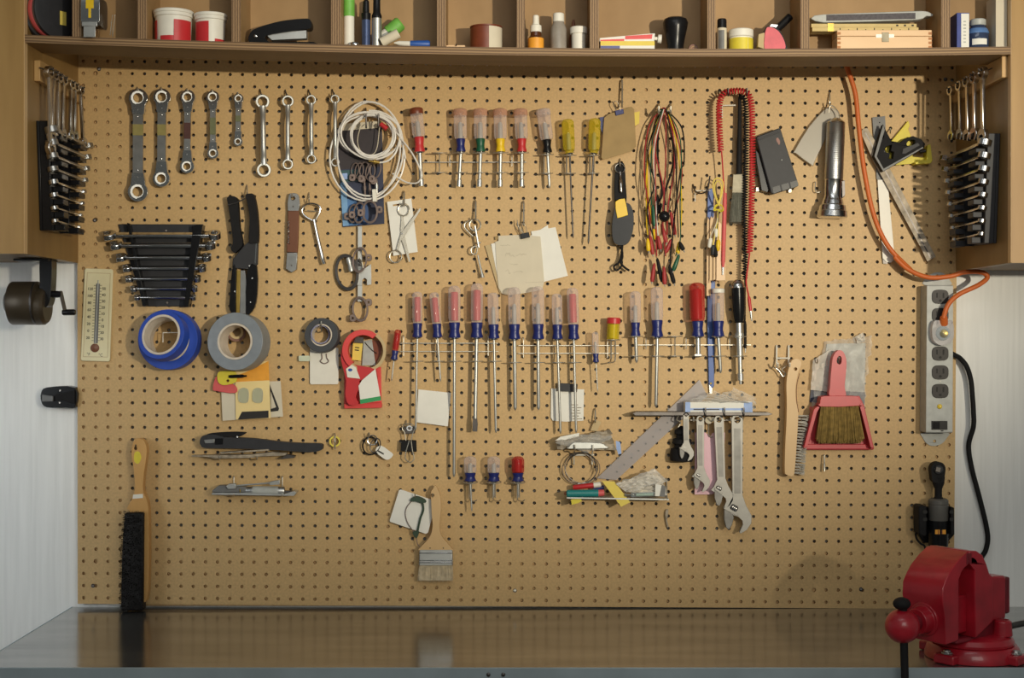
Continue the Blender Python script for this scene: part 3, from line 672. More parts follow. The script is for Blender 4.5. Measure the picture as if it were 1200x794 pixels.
def ratchet(A, rA, Bc, rB, w, nA, nB, band, bandmat, label):
    r = T('ratchet_wrench', label, 'wrench', A[0], A[1], .016, 'flat ratcheting box wrenches')
    ux, uy = Bc[0]-A[0], Bc[1]-A[1]; L = math.hypot(ux, uy); ux /= L; uy /= L; nx, ny = -uy, ux
    at = lambda t, s=0: (A[0]+ux*t+nx*s, A[1]+uy*t+ny*s)
    hs = [at(nA-3,-w/2), at(L-nB+3,-w/2), at(L-nB+3,w/2), at(nA-3,w/2)]
    B('handle', M().prism(hs, .015, .0195), 'steel', r, .0006)
    for (c, q, sx, sy, nn, dd) in ((A, rA, ux, uy, nA, 0), (Bc, rB, -ux, -uy, nB, .0)):
        B('ring_head', M().prism(head(c[0],c[1],q,sx,sy,w+1.6,nn), .0125, .0235, [circ(c[0],c[1],q*.62,18)]), 'chrome', r, .0009)
        k = S_(.018); B('socket', M().ring(P(c[0],c[1],.012), P(c[0],c[1],.0245), q*.74*k, q*.52*k, 12), 'steel', r)
    B('band', M().prism([at(band[0],-w/2-.1), at(band[1],-w/2-.1), at(band[1],w/2+.1), at(band[0],w/2+.1)], .0196, .0200), bandmat, r)
    for t in (nA+3, nA-5, L-nB-3, L-nB+5):
        p = at(t); B('rivet', M().lathe(P(*p,.0195), P(*p,.0242 if t < nA or t > L-nB else .0212), [(0,.0016),(.8,.0016),(1,.0008)], 10), 'chrome', r)
    hook(A[0]-.6, A[1]-rA-1.2, label.replace('ratcheting box wrench', 'hook').split(' hook')[0] and 'wire hook holding the ' + label, drop=rA*.5+.5)
W['olive'] = mat('olive_label', (150,140,84), .6); W['maroon'] = mat('maroon_label', (84,52,48), .5); W['sage'] = mat('sage_label', (112,116,84), .5)
ratchet((161.7,114.5),11,(161.3,224.4),11.6,12,19,22,(31,44),'olive','largest ratcheting box wrench at the left end of its row')
ratchet((189.6,113.5),10,(188.9,209),9.8,9.8,18,20,(32,45),'olive','second largest ratcheting box wrench with an olive band')
ratchet((219.8,113.6),8.6,(219,194.8),8.2,7.6,17,19,(30,49),'maroon','middle sized ratcheting box wrench with a maroon band')
ratchet((249.2,113.6),7.6,(249.4,179.4),6.4,6.6,14,13,(24,44),'sage','fourth ratcheting box wrench with a pale green band')
ratchet((279.3,115.3),5.8,(278.8,165.7),5.2,6.2,11,12,(20,27),'sage','smallest ratcheting box wrench of its row')

# offset box wrenches
def boxwrench(A, rA, Bc, rB, w, label):
    r = T('box_wrench', label, 'wrench', A[0], A[1], .02, 'offset double box wrenches')
    ux, uy = Bc[0]-A[0], Bc[1]-A[1]; L = math.hypot(ux, uy); ux /= L; uy /= L
    for c, q in ((A, rA), (Bc, rB)):
        k = S_(.022); B('ring_end', M().ring(P(*c,.015), P(*c,.026), q*k, q*.62*k, 28), 'satin', r, .0012)
    at = lambda t, d: P(A[0]+ux*t, A[1]+uy*t, d)
    k = S_(.02); q = [at(rA*.8,.021), at(rA+6,.024), at(rA+16,.030), at(L*.5,.031), at(L-rB-16,.030), at(L-rB-6,.024), at(L-rB*.8,.021)]
    B('shaft', M().tube(catmull(q,5), lambda t: w*k*(.5+.22*abs(2*t-1)**3), 12), 'satin', r)
    hook(A[0]-3, A[1]-rA-5.5, 'wire hook holding the ' + label, drop=rA*.5+4.5, x2=A[0]-1, mt='dark_steel')
boxwrench((307.7,118.8),8.2,(309.2,199),8.4,6.4,'largest offset double box wrench, right of the ratcheting ones')
boxwrench((337.3,118.4),7,(337.3,192.3),6.4,5.2,'second offset double box wrench in its row')
boxwrench((364.6,117),6,(365,186.2),5.7,4.8,'third offset double box wrench, thinner than its neighbours')
boxwrench((392.6,116),5.4,(393,190),5.2,4.4,'smallest offset box wrench behind the white tubing')

# general open/box wrench in its own frame: x along its length
def combo(root, o, xd, z, L, ra, rb, w, t, mt='chrome', ends=('ring','open')):
    T0 = frame(o, xd, z)
    def m0():
        m = M(); m.T = T0; return m
    B('shaft', m0().lprism([(ra*.7,-w/2),(L*.5,-w*.42),(L-rb*.7,-w/2),(L-rb*.7,w/2),(L*.5,w*.42),(ra*.7,w/2)], -t*.5, t*.5), mt, root, t*.22)
    for e, c, q, sg in ((ends[0],0,ra,1),(ends[1],L,rb,-1)):
        if e == 'ring': B('box_end', m0().lprism(circ(c,0,q,24), -t*.85, t*.85, [circ(c,0,q*.6,12)]), mt, root, t*.2)
        else:
            s = -sg; a = .26
            pts = [(-.9,-.45),(-.3,-.95),(.35,-1.0),(1.0,-.72),(.95,-.42),(.1,-.44),(-.15,0),(.1,.44),(.95,.42),(1.0,.72),(.35,1.0),(-.3,.95),(-.9,.45)]
            ca, sa = math.cos(a), math.sin(a)
            B('open_end', m0().lprism([(c+s*q*(x*ca-y*sa), q*(x*sa+y*ca)) for x, y in pts], -t*.8, t*.8), mt, root, t*.2)

# ---- black wedge rack with seven wrenches on the board
c = C(110,220,5.295)
rk = T('wrench_rack', 'black plastic rack on the board holding seven combination wrenches edge on', 'tool rack', 190, 357, .01)
B('back_plate', M().prism(c((150,225),(678,225),(590,735),(310,735)), .0004, .006), 'grey', rk, .001)
B('comb', M().prism(c((205,215),(222,222),(325,732),(300,732)), .0062, .030), 'black', rk, .0008)
B('comb', M().prism(c((615,235),(640,228),(675,228),(585,738),(560,738)), .0062, .034), 'black', rk, .0008)
B('header', M().prism(c((226,226),(612,236),(612,285),(240,280)), .0062, .012), 'grey', rk, .001)
for x, y in c((448,265),(455,712)): B('screw', M().lathe(P(x,y,.012 if y<300 else .006), P(x,y,.0145 if y<300 else .009), [(0,.0028),(1,.002)], 12), 'dark_steel', rk)
ws = [(100,750,293,'largest'),(140,722,355,'second largest'),(172,700,430,'third largest'),(210,672,497,'middle sized'),(222,642,563,'third smallest'),(250,625,625,'second smallest'),(270,618,680,'smallest')]
for i, (x0, x1, y, nm) in enumerate(ws):
    (a, b), (e, f) = c((x0, y), (x1, y)); k = S_(.03); d = .028
    r = T('combination_wrench', nm + ' combination wrench in the black rack above the blue tape', 'wrench', (a+e)/2, b, d, 'wrenches in the rack on the board')
    sz = 1 - i*.085; combo(r, P(e,b,d), (-1,0,0), (0,-.55,.83), (e-a)*k, .0125*sz, .0135*sz, .0120*sz, .0072*(1-i*.05))

# ---- side racks on the cabinets, wrenches pointing away from us
def side_rack(s, X, yA, yB, zT, zB_, n, lab, rl):
    r = T('wrench_rack', lab, 'tool rack', 600, 300, 0); r.location = (X - s*.012, (yA+yB)/2, zB_)
    def plate(pts, t0, t1, nm, bev=.001):
        m = M(); a, b = X - s*t0, X - s*t1; m.poly([pts], lambda p: (a, p[0], p[1]), lambda p: (b, p[0], p[1])); return B(nm, m, 'grey' if s > 0 else 'black', r, bev)
    dz = zT - zB_
    plate([(yA,zT),(yB,zT-.012),(yB-.030,zB_+.004),(yA+.022,zB_)], .0006, .006, 'back_plate')
    plate([(yA,zT),(yA+.052,zT-.002),(yA+.066,zB_),(yA+.022,zB_)], .0062, .024, 'comb')
    plate([(yB-.045,zT-.014),(yB,zT-.012),(yB-.03,zB_+.004),(yB-.068,zB_+.002)], .0062, .024, 'comb')
    for i in range(n):
        f = (i+.72)/(n+.45); z = zT - dz*f; q = 1 - .07*i
        q0 = yA - .002 + .012*f*2.0; q1 = yB + .045 - .075*f
        w_ = T('combination_wrench', rl[i], 'wrench', 600, 300, 0, 'wrenches in the rack on the %s cabinet' % ('left' if s < 0 else 'right')); off = .030
        w_.location = (X - s*off, (q0+q1)/2, z)
        combo(w_, (X - s*off, q0, z), (0,1,0), (s*.25,0,1), q1-q0, .0128*q, .012*q, .010*q, .0068*q, 'chrome' if i > 3 or s > 0 else 'steel')
        for y0_, y1_ in ((yA+.03*f+.01, yA+.056+.010*f), (yB-.05-.02*f, yB-.006-.026*f)):
            m = M().wbox(min(X-s*.0242,X-s*.043), max(X-s*.0242,X-s*.043), y0_, y1_, z-.0165, z-.0085*q-.0005); B('shelf_tooth', m, 'grey' if s > 0 else 'black', r, .001)
nm8 = ['top','second','third','fourth','fifth','sixth','seventh','eighth','lowest']
side_rack(-1, XLc, -.268, -.075, 1.883, 1.677, 8, 'black wedge rack of wrenches on the side of the left cabinet', ['%s wrench in the rack on the side of the left cabinet' % nm8[i if i < 7 else 8] for i in range(8)])
side_rack(1, XRc, -.275, -.070, 1.858, 1.652, 8, 'charcoal wedge rack of wrenches on the side of the right cabinet', ['%s wrench in the rack on the side of the right cabinet' % nm8[i if i < 7 else 8] for i in range(8)])
def hung(s, X, y, z, L, a, ra, lab, tilt=0):
    X0 = X - s*.030
    r = T('combination_wrench', lab, 'wrench', 600, 300, 0, 'wrenches hung on the %s cabinet strip' % ('left' if s < 0 else 'right')); r.location = (X0, y, z-L)
    xd = (tilt, math.sin(a), -math.cos(a))
    combo(r, (X0, y, z), xd, (1, .0 + .25*s, 0), L, ra, ra*1.12, ra*.8, .0058)
    m = M().tube(catmull([(X-s*.0118,y,z+ra*.75),(X-s*.022,y,z+ra*.42),(X-s*.034,y,z+ra*.42),(X-s*.039,y,z+ra*.7)],4), .0013, 7)
    S('peg_hook', m, 'dark_steel', 'wire hook holding the ' + lab, 'hook', 'hooks on the cabinet strips')
L7 = [(-.282,.140,.05,.0115),(-.253,.118,-.12,.0105),(-.226,.110,-.04,.010),(-.196,.105,-.05,.0098),(-.148,.100,-.05,.0095),(-.122,.096,-.05,.0092),(-.085,.104,.18,.009)]
n7 = ['first and frontmost','second','third','fourth','fifth','sixth','rearmost, slanted']
for i, (y, L, a, ra) in enumerate(L7): hung(-1, XLc, y, 1.972, L, a, ra, n7[i] + ' wrench hung on the left cabinet strip')
R5 = [(-.262,.118,-.02,.0125),(-.212,.108,-.03,.0112),(-.168,.104,-.04,.0105),(-.122,.096,-.05,.0100),(-.066,.090,-.05,.0095)]
n5 = ['frontmost','second','third','fourth','rearmost']
for i, (y, L, a, ra) in enumerate(R5): hung(1, XRc, y, 1.974, L, a, ra, n5[i] + ' wrench hung on the right cabinet strip')

# ================================================================== left part of the board
# thermometer
c = C(0,280,3.97)
r = T('thermometer', 'cream wall thermometer with printed scales at the left edge of the board', 'thermometer', 113, 423, .004)
th_p = [(99.1,316.5),(99.8,314.9),(101.4,314.2),(130.2,315.1),(131.7,315.8),(132.2,317.4),(128.8,421.4),(128.1,422.9),(126.4,423.5),(96.6,422.6),(95,421.9),(94.4,420.2)]
B('plate', M().prism(th_p, .0006, .006), 'cream', r, .0012)
B('rim_line', M().prism([(102,319),(129.5,320),(126.3,418.5),(97.2,418)], .0061, .0063, [[(102.6,319.6),(128.9,320.6),(125.7,417.9),(97.8,417.4)]]), 'tan', r)
tb = lambda t: (115.3-3.6*t, 327+85*t)
B('scale_panel', M().prism([(112.6,332),(117.2,332.2),(114.6,402),(109.8,401.8)], .0061, .0064), 'midgrey', r)
B('bulb', M().lathe(P(111.3,407.5,.006), P(111.3,407.5,.0105), [(0,px(5.2)),(.6,px(4.8)),(1,px(2))], 20), 'darkwood', r)
B('glass_tube', M().tube([P(115.1,328,.0072),P(111.6,403,.0072)], .0011, 8), 'lightgrey', r)
for i, s in enumerate(['120','100','80','60','40','20','0','20']):
    x, y = c((420-1.6*i, 232+32.5*i))[0]; text(s, x, y, .0061, 3.1, 'ink', r, a=-2, bold=.0001)
for i, s in enumerate(['50','40','30','20','10','0','10','20','30']):
    x, y = c((484-1.4*i, 231+29.2*i))[0]; text(s, x, y, .0061, 3.1, 'ink', r, a=-2, bold=.0001)
text('°F', *c((411,536))[0], .0061, 3.4, 'ink', r, a=-2); text('°C', *c((468,540))[0], .0061, 3.4, 'ink', r, a=-2)
for i in range(20):
    y = 334+3.4*i; x = 115-.16*(3.4*i)/3.4*.9
    B('tick', M().prism([(x-5,y),(x-2.7,y),(x-2.7,y+.5),(x-5,y+.5)], .0061, .0063).prism([(x+2.2,y),(x+4.4,y),(x+4.4,y+.5),(x+2.2,y+.5)], .0061, .0063), 'ink', r)

# pencil sharpener under the left cabinet
c = C(0,295,8.36); d = .135
r = T('pencil_sharpener', 'dark brown hand cranked pencil sharpener hanging under the left cabinet', 'pencil sharpener', 36, 345, d)
q = lambda x, y, dd=d: P(*c((x,y))[0], dd)
k = S_(d)/8.36
B('drum', M().lathe(q(112,502), q(400,502), [(0,190*k),(.02,205*k),(.06,212*k),(.86,212*k),(.9,206*k),(1,150*k)], 40), 'sharp', r, .0008)
B('drum_band', M().lathe(q(352,502), q(372,502), [(0,213.5*k),(1,213.5*k)], 40), 'dark_steel', r)
B('end_cap', M().lathe(q(372,530), q(468,530), [(0,186*k),(.7,184*k),(1,160*k)], 36), 'sharp', r, .001)
B('slot', M().prism(c((130,390),(345,385),(345,425),(130,432)), d+.0222, d+.0238), 'black', r)
B('dial', M().lathe(q(115,495), q(60,495), [(0,135*k),(.5,130*k),(1,90*k)], 30), 'black', r)
B('bracket', M().prism(smooth2(c((393,50),(500,50),(498,380),(480,500),(440,545),(400,540),(382,440),(388,300)),4), d-.016, d+.016), 'black', r, .003)
B('mount_plate', M().wbox(q(180,0).x, q(520,0).x, -d-.03, -d+.03, 1.6235, 1.6278), 'black', r, .0008)
cr_ = B('crank_arm', M().prism(c((572,382),(600,380),(648,590),(622,606)), d-.004, d+.004), 'sharp', r, .001)
sub(cr_, 'axle', M().lathe(q(470,415), q(600,415), [(0,34*k),(.7,34*k),(1,30*k)], 16), 'black', r); sub(cr_, 'handle', M().lathe(q(612,592), q(740,590), [(0,24*k),(.1,30*k),(.9,30*k),(1,22*k)], 16), 'black', r)
# black clip on the white wall
c = C(30,440,15); d = -WALL
r = T('wall_clip', 'black plastic clip screwed to the white wall left of the pegboard', 'clip', 68, 477, d)
B('body', M().prism(smooth2(c((270,300),(380,205),(870,212),(872,545),(700,560),(370,555),(275,460)),3), d+.0003, d+.030), 'black', r, .002)
B('jaw', M().prism(c((285,330),(480,360),(480,450),(285,455)), d+.0302, d+.036), 'midgrey', r, .001)
for x, y in c((605,260),(600,475)): B('screw', M().lathe(P(x,y,d+.0301), P(x,y,d+.0325), [(0,.003),(1,.0018)], 12), 'chrome', r)
B('lever', M().prism(c((520,330),(640,310),(860,250),(866,500),(640,430),(520,440)), d+.0302, d+.034), 'softblack', r, .001)

# tube cutter
c = C(255,215,4.97)
r = T('tube_cutter', 'black handled ratcheting tube cutter hanging by its grip above the silver tape', 'cutter', 284, 372, .012)
B('handle', M().prism(smooth2(c((55,84),(75,72),(105,78),(118,110),(128,250),(145,350),(120,385),(95,402),(76,376),(88,340),(78,240),(62,130)),4), .009, .026), 'softblack', r, .003)
B('handle', M().prism(smooth2(c((162,66),(185,58),(212,70),(232,180),(236,330),(214,345),(182,335),(186,200),(172,110)),4), .009, .026), 'softblack', r, .003)
B('frame', M().prism(c((182,336),(236,332),(232,470),(200,500),(85,490),(88,440),(150,362)), .010, .020), 'grey', r, .0015)
B('jaw', M().prism(smooth2(c((85,492),(108,500),(104,760),(78,748),(68,700)),2), .010, .022), 'black', r, .0012); B('jaw', M().prism(smooth2(c((170,500),(228,480),(230,640),(214,720),(186,758),(166,756)),2), .010, .022), 'black', r, .0012)
B('blade', M().prism(c((112,505),(132,505),(128,760),(108,760)), .011, .018), 'brass', r, .0004); B('blade', M().prism(c((134,505),(160,505),(168,570),(164,758),(130,758)), .011, .017), 'steel', r, .0004)
ct = B('catch', M().tube(pp((*c((60,125))[0],.0265),(*c((110,112))[0],.0285),(*c((158,88))[0],.0275)), .0014, 7), 'dark_steel', r)
for x, y in c((202,550),(192,690),(100,628),(185,478)): B('rivet', M().lathe(P(x,y,.0195), P(x,y,.0235), [(0,.0022),(1,.0015)], 10), 'chrome', r)
B('spine', M().prism(c((222,340),(229,340),(222,465),(215,465)), .0201, .0212), 'chrome', r)
hook(289.6,217,'hook holding the black handled tube cutter',out=.028,drop=10,rise=3)

# bottle opener knife and chrome key wrench
c = C(320,210,4.411)
r = T('pocket_knife', 'old pocket opener with a dark wooden handle and steel bolsters', 'knife', 342, 318, .008)
B('bolster', M().prism(smooth2(c((80,85),(90,72),(118,72),(134,90),(134,162),(76,162)),2), .005, .014, [circ(*c((103,98))[0],2.4,12)]), 'steel', r, .001)
B('scale', M().prism(c((77,162),(133,162),(130,300),(126,378),(70,376)), .005, .015), 'darkwood', r, .0012)
B('bolster', M().prism(c((71,377),(126,378),(122,465),(95,482),(65,462)), .005, .0145), 'steel', r, .001)
for x, y in c((104,140),(96,445)): B('rivet', M().lathe(P(x,y,.014), P(x,y,.0158), [(0,.0018),(1,.001)], 10), 'dark_steel', r)
B('corkscrew', M().tube([P(c((80,0))[0][0]+1.1*math.cos(i*.9), c((0,215+2.4*i))[0][1], .0175+.0016*math.sin(i*.9)) for i in range(50)], .0008, 6), 'steel', r)
hook(*c((98,78))[0],'hook holding the wooden handled pocket opener',drop=3)
r = T('key_wrench', 'chrome key wrench with a heart shaped loop hanging beside the pocket opener', 'wrench', 371, 308, .012)
B('loop', M().tube(sp(*[(x,y,.014) for x,y in c((208,215),(165,190),(150,160),(170,132),(205,125),(240,140),(242,165),(225,200),(214,215))],n=5), .0022, 9), 'chrome', r)
B('shank', M().tube(pp(*[(x,y,.014) for x,y in c((211,208),(228,290),(262,432))]), lambda t: .0034+.0006*t, 10), 'chrome', r)
B('bar', M().tube(pp(*[(x,y,.0155) for x,y in c((175,162),(230,166))]), .001, 6), 'wire', r)
(x,y), = c((262,425)); B('socket', M().lathe(P(*c((250,395))[0],.014), P(*c((264,438))[0],.014), [(0,.0042),(.6,.0046),(1,.0046)], 6), 'chrome', r, .0004)
hook(*c((186,72))[0],'hook holding the chrome key wrench',drop=10)

# blue tape: two rolls on one hook
def roll(name, label, cat, cx, cy, R, Ri, d0, d1, mt, group=None, tilt=(0,0), coremat='core', cr=1.06):
    r = T(name, label, cat, cx, cy, d0, group); k = S_(d1); a = P(cx,cy,d1); b = Vector((a.x + tilt[0], -d0, a.z + tilt[1]))
    B('tape_winding', M().ring(b, a, R*k, Ri*cr*k, 56), mt, r, .0008); B('core', M().ring(b+(a-b)*.004, a+(a-b)*.003, Ri*cr*k-.0001, Ri*.94*k, 48), coremat, r); return r
roll('tape_roll','blue masking tape roll in front of another one','tape',188.6,391.8,29.3,23,.056,.080,'blue','rolls of blue tape',(.006,-.006))
roll('tape_roll','blue masking tape roll pressed against the board behind its twin','tape',196.5,397.6,35.4,24,.0065,.041,'blue','rolls of blue tape',(.0015,-.0015))
(x,y) = (196,388); S('peg_hook', M().tube(pp((191,401,.030),(191,389.5,.030),(214,389.5,.028)),.0012,7).tube(sp((214,389.5,.028),(214,384,.01),(214,383,-.003)),.0012,7), 'white_p', 'white wire hook inside the blue tape rolls', 'hook', 'small wire pegboard hooks')
# silver duct tape
roll('tape_roll','wide silver duct tape roll below the tube cutter','tape',275.3,399.8,34,20.3,.020,.068,'duct',None,(.008,-.003))
r = T('spool','small dark wooden spool showing through the silver duct tape','spool',277,389,.018)
B('core', M().ring(P(277,389,.002),P(277,389,.016),px(11),px(6),28),'darkwood',r); B('ring', M().ring(P(277,389,.0162),P(277,389,.018),px(8),px(5.2),24),'tan',r)
# black tape on a ring
roll('tape_roll','black electrical tape roll hanging over a white card','tape',376.4,392.3,20.2,12.4,.016,.036,'blacktape',None,(.003,-.002))
S('cardboard_core', M().ring(P(374.5,392,.0145),P(375.5,391.5,.033),px(11.2),px(9.8),30), 'navy', 'blue inner core standing inside the black tape roll', 'core')
S('steel_hook', M().tube(sp((376.5,388,-.003),(376.5,388.5,.02),(376.5,382,.037),(376.4,376,.039),n=5),.0014,7),'wire','hook carrying the black electrical tape','hook','straight steel hooks')
c = C(340,360,6.106)
r = T('card', 'white rounded card hanging under the black electrical tape', 'card', 380, 450, .009)
B('sheet', M().prism(rrect(363.2,407,396.6,450,2), .006, .0068), 'white_p', r)
B('split_ring', M().tube(sp(*[(x,y,.0085) for x,y in c((225,330),(228,365),(215,385),(245,402),(275,385),(262,362),(258,330))],n=4), .0011, 7), 'clampmetal', r)
S('tag', M().prism(rrect(350,416.5,363,423,1.2), .010, .0108), mat('mint_plastic',(206,212,186),.5), 'small pale green tag at the left of the white card', 'tag')
# red tape dispenser
r = T('tape_dispenser', 'red plastic packing tape dispenser with a roll of clear tape', 'dispenser', 425, 478, .006)
B('back_plate', M().prism(c((388,470),(650,425),(655,715),(385,722)), .0005, .004), 'redsoft', r, .001)
arc = [(520+150*math.cos(math.radians(a)), 308+150*math.sin(math.radians(a))) for a in range(-50,-235,-12)]
arc2 = [(520+108*math.cos(math.radians(a)), 308+110*math.sin(math.radians(a))) for a in range(-230,-45,12)]
B('cradle', M().prism(c(*arc, *arc2), .010, .040), 'redsoft', r, .0015)
B('arm', M().prism(smooth2(c((372,290),(405,330),(430,400),(500,418),(600,440),(622,500),(605,525),(500,520),(500,560),(470,640),(490,690),(420,695),(395,620),(400,520),(365,380)),3), .018, .034), 'red', r, .002)
B('brake', M().prism(c((440,410),(470,430),(500,510),(410,500),(400,440)), .0342, .036), 'white_p', r); B('blue_mark', M().prism(circ(*c((430,447))[0],2.6,12,1.8), .0361, .0364), 'bluep', r)
B('clear_roll', M().ring(P(*c((538,312))[0],.012), P(*c((538,312))[0],.032), px(24), px(20.5), 48), 'tan', r)
B('base_lip', M().prism(c((385,690),(655,680),(655,718),(385,724)), .004, .018), 'redsoft', r, .0015)
r = T('card', 'white card with a green bar tucked in the red tape dispenser', 'card', 433, 472, .036)
B('sheet', M().prism(c((490,560),(515,520),(610,440),(650,665),(505,690)), .0362, .0370), 'paper', r); B('green_bar', M().prism(c((498,660),(648,634),(652,664),(504,690)), .0371, .0374), 'printgreen', r)
r = T('label_tag', 'yellowed tag with dark print inside the red tape dispenser', 'tag', 418, 415, .02)
B('sheet', M().prism(c((450,255),(520,258),(505,380),(443,375)), .0125, .0135), 'yellowpaper', r); B('print_bar', M().prism(c((465,282),(495,285),(494,293),(464,290)), .0136, .0138), 'ink', r); B('print_bar', M().prism(c((462,300),(493,303),(492,311),(461,308)), .0136, .0138), 'ink', r)
S('binder_clip', M().prism(c((470,210),(525,215),(520,255),(455,250)), .008, .018), 'dark_steel', 'dark clip above the yellowed tag in the red dispenser', 'clip')
r = T('card', 'pale blue grey card behind the roll of the red dispenser', 'card', 432, 425, .006); B('sheet', M().prism(c((525,240),(585,230),(612,415),(515,415)), .0055, .0065), 'lightgrey', r); B('wire', M().tube(sp(*[(x,y,.008) for x,y in c((535,250),(580,300),(620,330))]), .0009, 6), 'dark_steel', r)
B('dark_flap', M().prism(c((586,235),(650,240),(650,330),(612,410)), .0045,.0053), 'brownp', r)

# hanging packs under the silver tape
c = C(140,350,5.295)
r = T('blister_card', 'yellow and cream blister card with two clear bubbles', 'blister pack', 296, 490, .012)
B('card', M().prism(c((716,400),(925,385),(938,740),(722,748)), .0125, .0135), mat('pale_yellow_card',(240,214,150),.6,0,.06,10), r)
B('orange_panel', M().prism(c((790,452),(925,385),(930,505),(718,515),(716,480)), .0136, .0139), 'orange', r); B('black_flash', M().prism(c((760,700),(925,693),(925,738),(735,748)), .0136, .0139), 'ink', r)
for x in (770, 858): B('bubble', M().prism(smooth2(c((x-30,570),(x,552),(x+28,570),(x+26,635),(x,645),(x-30,632)),3), .0137, .020), 'glass', r, .002)
r = T('card', 'cream card with a black framed window behind the yellow blister card', 'card', 296, 493, .008)
B('sheet', M().prism(c((630,520),(1000,510),(1015,730),(640,756)), .0085, .0092), 'manila', r); B('black_frame', M().prism(c((932,530),(990,680),(985,695),(938,700)), .0093, .0096, [c((938,572),(972,672),(940,682))]), 'ink', r)
S('plastic_clip', M().prism(smooth2(c((600,480),(640,500),(720,540),(718,585),(600,572),(578,555)),3), .0098, .016), 'pinkred', 'dusty pink plastic clip left of the yellow blister card', 'clip', None, .001)
r = T('pull_ring', 'yellow plastic ring below the silver duct tape', 'ring', 266, 440, .017); B('ring', M().prism(smooth2(c((610,460),(650,445),(720,455),(722,515),(650,535),(612,515)),3), .0165, .021, [circ(*c((672,508))[0],1.7,10)]), 'lemon', r, .001)
S('toggle', M().lathe(P(*c((680,482))[0],.0235),P(*c((790,478))[0],.0235),[(0,.003),(.15,.0036),(.8,.0034),(.85,.002),(1,.002)],12), 'black', 'short black toggle rod below the silver duct tape', 'toggle')

# black long tool on pegs, thin plates under it
c = C(210,480,6.316)
r = T('long_nosed_tool', 'long black lever tool lying on pegs above the thin steel plates', 'lever tool', 305, 530, .03)
B('body', M().prism(smooth2(c((152,235),(170,195),(240,182),(330,200),(420,205),(560,212),(720,232),(900,246),(1045,250),(1062,275),(1050,298),(970,314),(760,300),(560,290),(350,285),(190,282),(160,262)),3), .016, .034), 'grey', r, .003)
B('lever', M().prism(smooth2(c((195,190),(240,172),(400,163),(490,168),(470,186),(430,200),(330,196),(220,198)),3), .018, .031), 'softblack', r, .002)
B('window', M().prism(c((265,212),(325,210),(322,256),(265,258)), .0342, .0352), 'black', r); B('spring', M().prism(c((182,222),(262,215),(262,245),(190,248)), .0342, .036), 'steel', r, .001)
B('rivet', M().lathe(P(*c((430,200))[0],.0335),P(*c((430,200))[0],.037),[(0,.003),(1,.0018)],12),'chrome',r)
for i, (pts, dz, lab) in enumerate(((c((300,315),(660,290),(668,302),(310,325)),.012,'shortest thin steel plate, topmost under the black tool'),(c((90,338),(520,332),(690,312),(800,322),(780,338),(480,350),(95,346)),.006,'longest thin steel plate under the black tool'),(c((205,350),(560,345),(560,354),(260,360)),.016,'short steel plate lying lowest under the black tool'))):
    S('steel_plate', M().prism(pts, .008, .030+dz*.4), 'rusty', lab, 'plate', 'thin steel plates', .0003)
S('blade_strip', M().prism(c((745,362),(800,330),(856,342),(850,356),(780,362)), .010, .030), 'dark_steel', 'small dark blade end poking out right of the steel plates', 'blade')
for x, lab in ((300,'left peg carrying the black lever tool and plates'),(577,'right peg carrying the black lever tool and plates')):
    (a,b), = c((x,364)); S('peg_hook', M().tube(sp((a,b-2,-.003),(a,b,.006),(a,b,.036),(a,b-3,.040)),.0014,7), 'wire', lab, 'hook', 'small wire pegboard hooks')
# lower tray with clamp tool
r = T('feeler_tool', 'grey steel tool with a white label lying on two pegs at lower left', 'tool', 296, 582, .03)
B('base_plate', M().prism(c((240,614),(500,612),(780,622),(850,600),(868,612),(850,636),(240,628)), .008, .040), 'satin', r, .0006)
B('side_block', M().prism(c((240,600),(290,560),(470,565),(496,575),(496,608),(250,610)), .010, .034), 'midgrey', r, .001)
k = S_(.03)/6.316; B('cylinder', M().lathe(P(*c((498,597))[0],.026),P(*c((780,600))[0],.026),[(0,30*k),(.03,33*k),(.97,33*k),(1,30*k)],24), 'steel', r)
B('label', M().lathe(P(*c((545,597))[0],.026),P(*c((735,599))[0],.026),[(0,34*k),(1,34*k)],24), 'lightgrey', r)
B('rod', M().tube(pp(*[(x,y,.036) for x,y in c((400,562),(740,535))]), .0016, 8), 'satin', r)
B('block', M().prism(c((345,565),(365,548),(418,545),(420,582),(360,586)), .030, .042), 'satin', r, .0008); B('block', M().prism(c((665,535),(700,525),(745,520),(745,552),(668,556)), .030, .042), 'satin', r, .0008)
B('end_pin', M().prism(c((780,598),(835,598),(835,612),(780,614)), .022, .03), 'dark_steel', r); B('brass_pin', M().tube(pp(*[(x,y,.036) for x,y in c((450,585),(452,610))]), .0012, 6), 'brass', r)
for x, lab in ((405,'left wire peg behind the grey labelled tool'),(764,'right wire peg behind the grey labelled tool')):
    (a,b), = c((x,490)); S('peg_hook', M().tube(sp((a,b,-.003),(a,b+1,.005),(a,b+10,.007),(a,b+22,.008),(a,b+23.2,.03),(a,b+21,.042)),.0014,7), 'wire', lab, 'hook', 'small wire pegboard hooks')

